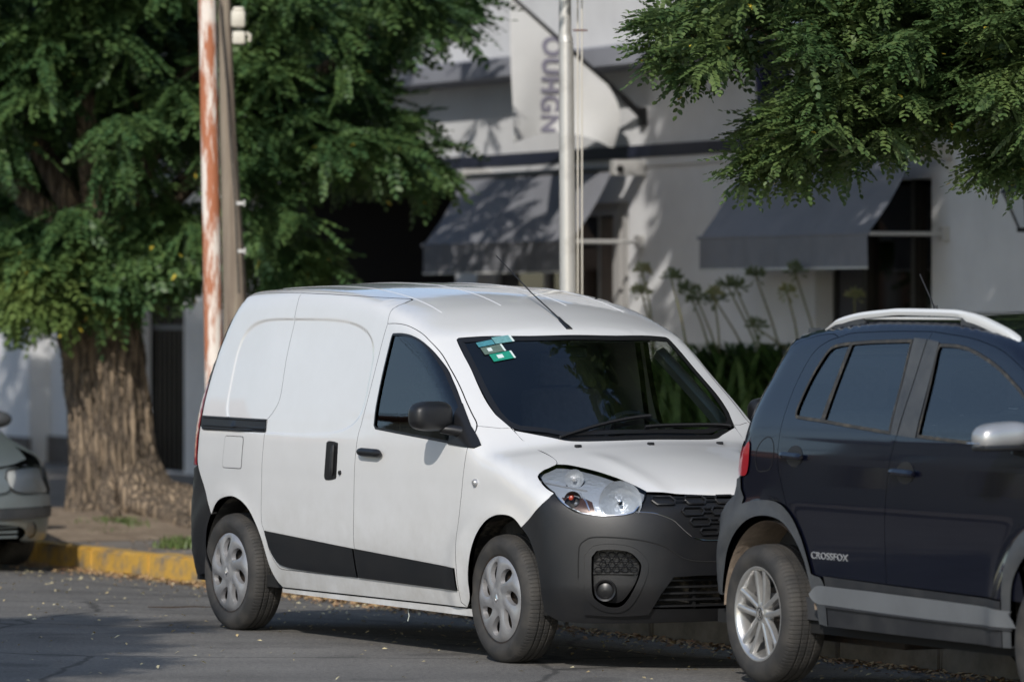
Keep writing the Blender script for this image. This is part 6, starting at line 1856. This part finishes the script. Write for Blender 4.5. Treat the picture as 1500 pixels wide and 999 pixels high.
# ---- right tree, trunk beyond the right edge
RT0 = Vector((4.3, 28.5, .055))
rt = thing('street_tree', 'leafy tree whose lit feathery branches reach in from the upper right', 'tree', RT0)
mb = MB(); limb(mb, (0, 0, -.1), (-.1, .1, 3.2), .22, .17, 0, 8)
for q in ((-2.4, -.6, 1.2), (-3.0, .1, .5), (-1.2, -1.2, 2.2), (-1.0, 1.6, 2.4), (1.4, .5, 2.4), (-2.6, .6, 2.4), (-1.8, -1.0, .2)):
    limb(mb, (-.1, .1, 3.1), Vector((-.1, .1, 3.1)) + Vector(q), .09, .02, .08)
mb.build('trunk', BK, rt, smooth=True)
T2 = [leaf_template(6 + k % 4, .195 + .014 * (k % 3), .037, .0122, 2, .5, 31 + k) for k in range(8)]
RP1 = [(985, 25), (1000, 15), (1070, -60), (1620, -60), (1620, 210), (1500, 190), (1450, 150), (1400, 160), (1340, 195), (1300, 205), (1200, 215), (1140, 225), (1120, 215), (1115, 190), (1130, 165), (1180, 150), (1190, 120), (1185, 90), (1150, 60), (1100, 65), (1060, 80), (1010, 75), (985, 55)]
cl = region_clumps(RP1, 240, 25.6, 27.4, .165, flat=.7)
cl += region_clumps([(1200, -60), (1620, -60), (1620, 190), (1450, 140), (1300, 185), (1190, 190), (1170, 160), (1240, 100)], 120, 27.4, 29, .25)
cl += [(*at(px, py, 26.3), .11, .11, .08) for px, py in ((958, 40), (965, 62), (975, 78), (990, 30), (1010, 95), (1030, 100), (1095, 215), (1100, 235), (1110, 228), (1130, 240), (1160, 236), (1200, 238), (1240, 230), (1290, 225), (1450, 215), (1470, 235), (1450, 240), (1485, 220), (1500, 205), (1500, 240), (1470, 205))]
RC = Vector((3.6, 27.6, 2.9))
crown('crown', rt, [(c[0] - RT0.x, c[1] - RT0.y, c[2] - RT0.z, *c[3:]) for c in cl], RC - RT0, T2, LG2, nper=28, outward=.9, droop=.36, yellow=.002, scale=(.7, 1.2), wild=.34, roll=.28, ros=9)
def keepR(p): return offscreen(p, 200) and p[0] > -.15
up_ = ball_clumps((2.8, 31.4, 6.0), (4.0, 2.8, 3.0), 680, .5, keepR)  # unseen crown, set back behind its trunk to shade the right wall
up_ += ball_clumps((4.6, 27.6, 5.6), (2.0, 2.4, 2.2), 90, .5, lambda p: offscreen(p, 200))
crown('upper_crown', rt, [(c[0] - RT0.x, c[1] - RT0.y, c[2] - RT0.z, *c[3:]) for c in up_], RC - RT0, T1b, LG2, nper=22)
# bare twigs showing at the tips
mb = MB()
for px, py, qx, qy in ((1060, 50, 950, 50), (1120, 40, 975, 75), (1250, 60, 1040, 30), (1250, 160, 1095, 215), (1300, 180, 1160, 230), (1560, 180, 1450, 235), (1300, 100, 1120, 50), (1050, 20, 985, -5)):
    limb(mb, at(px, py, 26.8) - RT0, at(qx, qy, 26.3) - RT0, .012, .004, -.02, 8, .3)
mb.build('twigs', BK, rt, smooth=True, kind='stuff')
# ---- tree across the street whose shade falls on the road, beyond the left edge
OT = Vector((-7.3, 14.4, .12))
ot = thing('street_tree', 'tree across the street, outside the view, shading the road at lower left', 'tree', OT)
mb = MB(); limb(mb, (0, 0, -.1), (.3, .1, 4.2), .2, .12); 
for q in ((1.4, .4, 5.6), (-.8, .4, 6.2), (.4, -1, 6.4), (.4, 1.2, 6.0)): limb(mb, (.3, .1, 4.1), q, .08, .02)
mb.build('trunk', BK, ot, smooth=True)
crown('crown', ot, [(c[0] - OT.x, c[1] - OT.y, c[2] - OT.z, *c[3:]) for c in ball_clumps((-5.9, 15.2, 6.2), (1.9, 1.9, 1.5), 120, .45)], Vector((0, 0, 5)), T1b, LG, nper=22)

FR_ = [leaf_template(8 + k % 3, .36 + .04 * (k % 3), .060, .0185, 2, .5, 71 + k) for k in range(6)]
low = [(*at(px, py, Z_), .15, .15, .09) for px, py, Z_ in ((20, 345, 36.4), (55, 330, 36.5), (95, 345, 36.4), (30, 375, 36.3), (75, 375, 36.3), (120, 380, 36.3), (15, 405, 36.3), (60, 410, 36.2), (100, 415, 36.3), (-20, 390, 36.4), (150, 345, 36.4), (185, 330, 36.4), (160, 375, 36.3), (200, 365, 36.3), (190, 395, 36.4), (150, 405, 36.4), (235, 325, 36.4), (270, 310, 36.5), (225, 350, 36.4), (262, 345, 36.4), (285, 360, 36.5), (250, 375, 36.4), (215, 300, 36.5), (130, 320, 36.5), (300, 330, 36.6), (75, 400, 36.3), (40, 425, 36.2), (195, 280, 36.6), (420, 375, 36.2), (435, 368, 36.2))]
LY2 = leaf_mat('leaf_yellow_green', (.085, .145, .04), (.17, .235, .065))
crown('low_branches', lt, [(c[0] - TREE.x, c[1] - TREE.y, c[2] - TREE.z, *c[3:]) for c in low if not (c[0] < -3.15 and c[2] < 2.2)], (base - TREE), FR_, LG, nper=30, yellow=.004, droop=.45, wild=.35, ros=10, outward=.5)
crown('low_branches', lt, [(c[0] - TREE.x, c[1] - TREE.y, c[2] - TREE.z, *c[3:]) for c in low if c[0] < -3.15 and c[2] < 2.2], (base - TREE), FR_, LY2, nper=30, yellow=.004, droop=.45, wild=.35, ros=10, outward=.5)
# ---- neighbours of the left tree further down the pavement, and an unseen far-side tree added to darken reflections
for k, (x_, y_, lab) in enumerate(((-8.9, 46.0, 'tree farther down the pavement beyond the left edge'),)):
    o = thing('street_tree', lab, 'tree', (x_, y_, .055)); OO = Vector((x_, y_, .055))
    mb = MB(); limb(mb, (0, 0, -.1), (.1, .1, 3.2), .25, .2)
    for q in ((1.8, .4, 5), (-1.8, .4, 5.2), (.4, -1.8, 5.4), (.4, 1.8, 5.6)): limb(mb, (.1, .1, 3.1), q, .1, .03)
    mb.build('trunk', BK, o, smooth=True)
    crown('crown', o, [(c[0] - x_, c[1] - y_, c[2] - .055, *c[3:]) for c in ball_clumps((x_ + .9, y_, 6.2), (4.4, 4.4, 3.4), 460, .6, lambda p: offscreen(p, 60))], Vector((0, 0, 4)), T1b, LG, nper=20)
for k, s_ in enumerate((-33,)):
    p_ = kerb_pt(s_, -12.2, .12)
    c = copy_tree(ot); c.location = p_; c.rotation_euler = (0, 0, 1.3 * k + .5)
    c['label'] = 'tree added far down the opposite pavement, outside the view, to darken reflections'
# ---- grass tufts at the tree and by the kerb
def tuft(c, n, h, spread):
    a = RNG.uniform(0, 2 * np.pi, n); V = []; F = []
    for i in range(n):
        b = np.array(c) + np.array([RNG.normal(0, spread), RNG.normal(0, spread), 0]); d = np.array([math.cos(a[i]), math.sin(a[i]), 0]); s = np.array([-d[1], d[0], 0]) * .006
        hh = h * RNG.uniform(.5, 1.2); k = len(V)
        V += [b - s, b + s, b + d * hh * .3 + [0, 0, hh * .7] + s * .8, b + d * hh * .3 + [0, 0, hh * .7] - s * .8, b + d * hh * .75 + [0, 0, hh]]
        F += [(k, k + 1, k + 2, k + 3), (k + 3, k + 2, k + 4, k + 4)]
    return V, F
GM = leaf_mat('grass_green', (.10, .17, .045), (.20, .25, .09), trans=.2)
for px, py, Z, nn, hh, sp_, lab in ((172, 778, 36.0, 420, .09, .10, 'wide grass tuft at the foot of the tree trunk'), (140, 790, 35.6, 200, .06, .07, 'low grass tuft left of the wide tuft below the trunk'), (268, 792, 34.0, 260, .08, .08, 'grass tuft near the rear wheel of the white van')):
    p = at(px, py, Z); V, F = [], []
    v, f = tuft((p.x, p.y, .06 if Z < 35.7 else .09), nn, hh, sp_)
    mb = MB(); mb.add(v, [q if q[2] != q[3] else q[:3] for q in f])
    o = mb.build('grass_tuft', GM, fixn=False, kind='stuff')

# ---- tall seed heads in a planter before the wall
SM = leaf_mat('strap_leaf', (.04, .09, .025), (.10, .17, .05), trans=.15)
SG = mat('stem_green', (.13, .16, .06), .6, col2=(.20, .17, .09), vscale=5)
HG = mat('seed_head_green', (.20, .24, .10), .7, col2=(.30, .27, .14), vscale=12)
pc0 = at(1090, 700, 35.6)
pl = thing('planter', 'low masonry planter holding the tall plants, behind the cars', 'planter', (pc0.x, pc0.y, .055), BR)
mb = MB(); mb.box(-2.0, 2.6, -.35, .35, 0, .62); mb.build('planter_wall', PL, pl); mb = MB(); mb.box(-1.97, 2.57, -.32, .32, .622, .64); mb.build('soil', bpy.data.materials['tree_earth'], pl)
stems = [((957, 490), (941, 398), 1), ((955, 500), (940, 430), 2), ((1008, 520), (983, 408), 0), ((1042, 520), (1009, 426), 0), ((1055, 530), (1022, 440), 0), ((1055, 540), (1046, 432), 1), ((1100, 530), (1049, 442), 0), ((1118, 530), (1066, 420), 0), ((1125, 540), (1078, 422), 0), ((1148, 530), (1107, 405), 0), ((1172, 520), (1153, 428), 1), ((1205, 540), (1165, 400), 0), ((1245, 560), (1252, 436), 1), ((1190, 540), (1108, 480), 0)]
side_words = ['leftmost tall plant with a green seed head against the white wall', 'plant with a yellowish seed head just below the leftmost one', 'plant with a round dark seed head, second from the left', 'plant with a small seed head beside the round dark one', 'plant whose seed head hangs lowest of the middle group', 'short plant with an upright stem in the middle group', 'plant with a strongly slanting stem in the middle group', 'plant with the broadest seed head of the middle group', 'plant right of the broadest seed head, stem slanting alongside', 'tall plant with a lone seed head against the awning hem', 'plant at the right with a pale seed head above the leaves', 'plant with a faint seed head under the right awning', 'plant with a yellow green head before the dark shop door', 'short plant with its head low among the leaves']
for k, ((bx_, by_), (hx, hy), kind) in enumerate(stems):
    Z = 35.6 + .25 * math.sin(k * 2.3)
    B0 = at(bx_, by_, Z); H = at(hx, hy, Z)
    d = (B0 - H); tt = (B0.z - .64) / max(.05, -d.z) if d.z < 0 else 1
    R0 = B0 + d * min(2.5, tt) ; R0.z = .64
    R0 = Vector((B0.x + (B0.x - H.x) * .25, B0.y, .64))
    t = thing('agapanthus', side_words[k], 'plant', R0, 0, 'agapanthus plants by the wall')
    mb = MB(); c = [R0 - R0, (B0 - R0), ((B0 + H) / 2 - R0 + Vector((.01, 0, 0))), H - R0]
    mb.tube(c, [.010, .009, .007, .006], 6); mb.build('stem', SG, t, smooth=True)
    mb = MB()
    for j in range(46):
        q = Vector(RNG.normal(0, 1, 3)).normalized(); q.z = abs(q.z) * .9 + .05 if RNG.uniform() < .8 else q.z; L = (.075 if kind != 1 else .065) * RNG.uniform(.75, 1.15)
        h = H - R0; mb.tube([h, h + q * L * .7], [.0015, .002], 3); mb.tube([h + q * L * .7, h + q * L, h + q * L * 1.22], [.003, .0085, .003], 4)
    mb.build('seed_head', HG if kind != 0 else mat('seed_head_dark', (.12, .15, .07), .7) if 'seed_head_dark' not in bpy.data.materials else bpy.data.materials['seed_head_dark'], t, kind='stuff')
    v = []; f = []
    nl = 115
    for j in range(nl):
        a = RNG.uniform(0, 2 * math.pi); L = RNG.uniform(.8, 1.35); w_ = .026; d = np.array([math.cos(a), math.sin(a) * .6, 0]); s = np.array([-d[1], d[0], 0]) / np.linalg.norm(d)
        b0 = np.array([RNG.normal(0, .10), RNG.normal(0, .08), 0]); k0 = len(v)
        for i in range(6):
            u = i / 5; p = b0 + d * L * .62 * u ** 1.3 + np.array([0, 0, L * (1.05 * u - .45 * u ** 2.6)]); ww = w_ * (1 - u ** 3) * .9 + .002
            v += [p - s * ww, p + s * ww]
        for i in range(5): f.append((k0 + 2 * i, k0 + 2 * i + 1, k0 + 2 * i + 3, k0 + 2 * i + 2))
    mb = MB(); mb.add(v, f); mb.build('leaves', SM, t, smooth=True, fixn=False, kind='stuff')

# ------------------------------------------------------------------ grey saloon at the left edge
gW = pc([.12, .3, .6, .8, .95], [.78, .83, .845, .83, .78]); gZ = pc([-3.6, -3.2, -2.6, -2.0, -1.4, -.9, -.45, -.1, .2, .5, .7, .85], [.98, 1.05, 1.25, 1.36, 1.38, 1.26, 1.03, .90, .84, .76, .68, .55])
gX = pc([.12, .25, .4, .5, .6, .7, .9], [.80, .85, .875, .87, .82, .74, .45])
def fgrey(x, y, z):
    a = np.abs(y)
    Wd = gW(z) - .28 * sstep((z - .92) / .5) - .02 * sstep((x) / .8)
    Zt = gZ(x + .12 * y * y) - .05 * (y / .8) ** 2
    Xf = gX(z) - .42 * np.abs(y / .845) ** 3.0
    return smax([a - Wd, (z - Zt) * .85, x - Xf, -3.45 + .3 * np.abs(y / .85) ** 3 - x, .16 - z], .022)
def build_grey():
    B = Body(fgrey, None, None, z0=.55, xc=-.4, xr=-2.2)
    g = thing('saloon_car', 'grey green car of which only the front corner shows at the left edge', 'car', (-4.01, 33.35, -.04), math.radians(-(90 - 27)))
    GPt = M['silver_green_paint']; J = join
    L_ = lambda p, step=.03: crv(p, step)
    hoodf = crv([(.45, -.66, .66), (.60, -.5, .68), (.68, -.3, .70), (.71, 0, .70), (.68, .3, .70), (.60, .5, .68), (.45, .66, .66)], .03)
    hoodr = crv([(-.5, .68, .95), (-.36, .3, 1.0), (-.34, 0, 1.0), (-.36, -.3, 1.0), (-.5, -.68, .95)], .03)
    hs = crv([(-.5, -.68, .95), (-.1, -.68, .88), (.2, -.69, .78), (.45, -.66, .66)], .03)
    panel(B, 'bonnet', 'Z', J(hoodf, flipy(hs[::-1]), hoodr, hs), GPt, g, gap=.002, step=.05, rim=M['dark_void'])
    ws = J(crv([(-.5, .68, .95), (-.36, .3, 1.0), (-.34, 0, 1.0), (-.36, -.3, 1.0), (-.5, -.68, .95)], .03), crv([(-.5, -.68, .95), (-1.15, -.56, 1.28), (-1.08, 0, 1.33), (-1.15, .56, 1.28), (-.5, .68, .95)], .03))
    panel(B, 'windscreen', 'Z', ws, M['glass_tint'], g, gap=.004, step=.06)
    arcw = [(.38 * math.cos(math.radians(a)), .29 + .38 * math.sin(math.radians(a))) for a in np.linspace(180, 0, 18)]
    side = J(crv([(-.5, -.68, .95), (-.1, -.68, .88), (.2, -.69, .78), (.45, -.66, .66)], .03), B_snap(B, 'S', crv([(.52, .60), (.50, .52), (.46, .44), (.38, .30)], .03)), B_snap(B, 'S', crv(arcw[::-1], .03)), B_snap(B, 'S', crv([(-.38, .29), (-.42, .22), (-2.0, .22)], .03, False)), B_snap(B, 'S', crv([(-2.0, .22), (-2.0, .88)], .03, False)), B_snap(B, 'S', crv([(-2.0, .88), (-.6, .88)], .03, False)))
    panel(B, 'body_side', 'S', side, GPt, g, both=True, step=.05, gap=.001)
    # cabin top and tail in one shell
    bk = J(crv([(-.55, -.70, .90), (-1.15, -.57, 1.28)], .05, False), crv([(-1.15, -.56, 1.28), (-1.08, 0, 1.33), (-1.15, .56, 1.28)], .05), crv([(-1.15, .57, 1.28), (-.55, .70, .90)], .05, False), crv([(-.55, .72, .88), (-2, .80, .88), (-3.1, .74, .88), (-3.3, 0, .92), (-3.1, -.74, .88), (-2, -.80, .88), (-.55, -.72, .88)], .05))
    panel(B, 'cabin_shell', 'Z', bk, GPt, g, step=.08)
    tail = J(crv([(-1.98, -.83, .87), (-1.98, -.83, .24), (-3.0, -.7, .24), (-3.4, 0, .24), (-3.0, .7, .24), (-1.98, .83, .24), (-1.98, .83, .87), (-3.0, .7, .9), (-3.3, 0, .93), (-3.0, -.7, .9)], .06, False))
    panel(B, 'tail_body', 'R', tail, GPt, g, step=.08)
    # bumper: upper band, rub strip, lower with lamps
    def band(z0, z1, name, m, off=0., holes=(), yl=.80):
        a = crv([(.38, -yl, z1), (.62, -.68, z1), (.78, -.45, z1), (.86, 0, z1), (.78, .45, z1), (.62, .68, z1), (.38, yl, z1)], .03)
        b = crv([(.38, yl, z0), (.62, .68, z0), (.78, .45, z0), (.86, 0, z0), (.78, -.45, z0), (.62, -.68, z0), (.38, -yl, z0)], .03)
        aa = B.uv('C', a); aa[:, 1] = z1; bb = B.uv('C', b); bb[:, 1] = z0
        return panel(B, name, 'C', J(B.lift('C', aa), B.lift('C', bb)), m, g, gap=.001, off=off, step=.035, holes=holes, thick=.02)
    band(.415, .495, 'bumper', GPt)
    band(.345, .412, 'rub_strip', M['grey_plastic'], .012)
    def circ(y, z, r, k=1):
        p = B.lift('X', np.array([(y + r * math.cos(t), z + k * r * math.sin(t)) for t in np.linspace(0, 2 * math.pi, 24, endpoint=False)])); return p
    fogs = [circ(s * .595, .265, .052) for s in (-1, 1)]
    it = B.lift('X', crv([(0, -.47, .20), (0, 0, .19), (0, .47, .20), (0, .49, .29), (0, 0, .32), (0, -.49, .29), (0, -.47, .20)], .03)[:, 1:])
    it = join(it)
    lb = band(.16, .342, 'lower_bumper', GPt, 0, fogs + [it])
    for fo_ in fogs:
        panel(B, 'fog_lamp', 'C', fo_, bpy.data.materials['lamp_bowl'], lb, gap=.002, off=-.012, step=.02)
        panel(B, 'fog_glass', 'C', fo_, M['lamp_glass'], lb, gap=.001, off=-.002, step=.02)
    panel(B, 'intake_back', 'C', it, M['dark_void'], lb, gap=-.005, off=-.05, step=.05)
    for z in (.225, .258, .29):
        P = crv([(.80, -.47, z), (.85, -.2, z), (.86, 0, z), (.85, .2, z), (.80, .47, z)], .05) - np.array([.035, 0, 0])
        mb = MB(); mb.tube(P, .008, 6); mb.build('intake_slat', GPt, lb, smooth=True)
    B.pc = (.1, -.35, .42)
    # lamps
    for s in (1, -1):
        top_ = crv([(.60, -.42, .632), (.55, -.55, .655), (.47, -.66, .655), (.36, -.75, .63), (.33, -.79, .58)], .02)
        bot_ = crv([(.33, -.79, .58), (.36, -.80, .53), (.45, -.77, .505), (.60, -.68, .50), (.74, -.50, .505), (.765, -.42, .53), (.72, -.40, .60), (.60, -.42, .632)], .02)
        o = J(top_, bot_)
        if s > 0:
            pass
        hl = panel(B, 'headlight', 'P', o, M['lamp_glass'], g, gap=.003, off=.003, step=.03, mirror=(s < 0), rim=M['liner'], thick=.03)
        panel(B, 'lamp_reflector', 'P', o, mat('lamp_dull', (.62, .60, .54), .4, .1, bump=.4, bscale=50) if s > 0 else bpy.data.materials['lamp_dull'], hl, gap=.002, off=-.012, step=.03, mirror=(s < 0))
        for (x, y, z, r) in ((.60, -.60, .568, .040), (.48, -.70, .575, .032)):
            mb = MB(); mb.lathe([(.004, -.05), (r * .6, -.035), (r, 0), (r * 1.08, .004)], 'x', 24)
            R = Matrix.Rotation(math.atan2(-.5 * s, .86), 4, 'Z'); mb.V = [tuple(R @ Vector(p) + Vector((x, y * s, z))) for p in mb.V]; mb.build('lamp_bowl', M['chrome'], hl, smooth=True)
    nb = J(crv([(.40, -.70, .675), (.60, -.5, .69), (.68, -.3, .71), (.71, 0, .71), (.68, .3, .71), (.60, .5, .69), (.40, .70, .675)], .03), crv([(.40, .70, .675), (.28, .81, .60), (.36, .82, .50), (.62, .68, .49), (.80, .4, .49), (.86, 0, .49), (.80, -.4, .49), (.62, -.68, .49), (.36, -.82, .50), (.28, -.81, .60), (.40, -.70, .675)], .03))
    panel(B, 'nose_body', 'P', nb, GPt, g, off=-.016, step=.04)
    mgr = J(B.lift('X', crv([(0, -.38, .52), (0, 0, .51), (0, .38, .52), (0, .36, .63), (0, 0, .66), (0, -.36, .63), (0, -.38, .52)], .03)[:, 1:]))
    panel(B, 'nose_panel', 'C', mgr, GPt, g, gap=.002, step=.04)
    wing_f = J(crv([(.45, -.66, .655), (.36, -.75, .63), (.33, -.79, .58), (.36, -.80, .53), (.40, -.80, .50)], .02), crv([(.40, -.80, .50), (.50, -.80, .50)], .03, False))
    for s in (-1, 1):
        van_like = bpy.data.objects.new('wheel', None); link(van_like, g); van_like.location = (0, s * .72, .30); van_like.rotation_euler = (0, 0, math.pi if s > 0 else 0)
        tyre_mesh(.30, .195, .185).build('tyre', M['tyre'], van_like, angle=50)
        mb = MB(); mb.lathe([(0, -.07), (.06, -.075), (.15, -.085), (.20, -.075), (.205, -.05)], 'y', 40); mb.build('hub_cover', M['hubcap'], van_like, smooth=True)
        w2_ = copy_tree(van_like, g); w2_.location = (-2.62, s * .72, .30)
        wheel_well(0, .375, .80, .42, s, g, M['liner'], a0=5, a1=175, zc=.29)
        bm = bmesh.new(); bmesh.ops.create_uvsphere(bm, u_segments=24, v_segments=14, radius=1)
        for v in bm.verts: v.co = Vector((v.co.x * .07 - .72, v.co.y * .11 + s * .90, v.co.z * .06 + .96))
        me = bpy.data.meshes.new('mirror'); bm.to_mesh(me); bm.free(); me.materials.append(M['grey_plastic']); me.polygons.foreach_set('use_smooth', [True] * len(me.polygons)); mo = bpy.data.objects.new('mirror', me); link(mo, g)
    mb = MB(); mb.box(-3.2, .5, -.72, .72, .2, .28); mb.build('floor_pan', M['dark_void'], g)
    mb = MB(); mb.box(-.45, .40, -.62, .62, .28, .66); mb.build('engine_block', M['dark_void'], g)
    return g
build_grey()

# ------------------------------------------------------------------ houses and wires down the far side of the street (seen in the glass and paint)
def far_house(s0, s1, h, wallc, label, roofc=(.22, .09, .05)):
    c = kerb_pt((s0 + s1) / 2, -15.5, 0)
    t = thing('house', label, 'house', c, KRZ, 'houses across the street')
    L = (s1 - s0) / 2
    holes = []; x = -L + 1.0; k = 0
    while x < L - 1.6:
        for z in (1.0, 3.9) if h > 5 else (1.0,): holes.append(rect(x, x + 1.2, z, z + 1.4))
        x += 2.8
    w_ = slab(rect(-L, L, 0, h), holes, 0, .3).build('wall', mat('house_wall', wallc, .9, var=.1), t)
    mb = MB(); mb.box(-L, L, -8, -.0, 0, h - .05); mb.build('body', w_.data.materials[0], t)
    for hh in holes:
        mb = MB(); mb.box(hh[0][0] + .02, hh[1][0] - .02, .05, .09, hh[0][1] + .02, hh[2][1] - .02); mb.build('window', M['glass_tint'], t)
    mb = MB(); mb.prism([(-8.4, h), (.7, h), (.7, h + .12), (-3.8, h + 1.8), (-8.4, h + .12)], -L - .3, L + .3, 'x'); mb.build('roof', mat('roof_tile', roofc, .9, var=.3, vscale=20), t)
far_house(-46, -33, 6.4, (.34, .28, .20), 'cream two storey house far down the opposite side, outside the view')
far_house(-31, -20, 3.6, (.20, .17, .14), 'low sand coloured house on the opposite side, outside the view', (.30, .13, .07))
far_house(-15.5, -9, 5.6, (.60, .52, .38), 'cream two storey house opposite the parked van, outside the view')
far_house(-62, -48, 4.2, (.42, .24, .15), 'brick coloured low house farthest along the opposite side, outside the view')
up0, up1 = kerb_pt(-40, -12, 0), kerb_pt(10, -12, 0)
for q, lab in ((up0, 'timber pole far down the opposite pavement, outside the view'), (up1, 'timber pole beside the camera side pavement, outside the view')):
    t = thing('utility_pole', lab, 'pole', q, KRZ)
    mb = MB(); mb.tube([(0, 0, 0), (0, 0, 8)], [.13, .09], 12); mb.build('shaft', WP2, t)
    mb = MB(); mb.box(-.05, .05, -.8, .8, 7.4, 7.5); mb.build('crossarm', WP2, t)
for k, (dy, z) in enumerate(((-.7, 7.52), (0, 7.52), (.7, 7.52), (0, 6.5), (0.05, 6.1))):
    pts = []
    for i in range(25):
        u = i / 24; p = kerb_pt(-40 + 50 * u, -12 + dy, z - 1.4 * math.sin(math.pi * u) * (1 + .1 * k)); pts.append(p)
    mb = MB(); mb.tube(pts, .012, 5); o = mb.build('overhead_wire', M['satin_black']); tag(o, ['outermost', 'middle', 'innermost', 'fourth and lower', 'lowest'][k] + ' overhead wire along the opposite pavement, outside the view', 'wire', 'overhead wires')
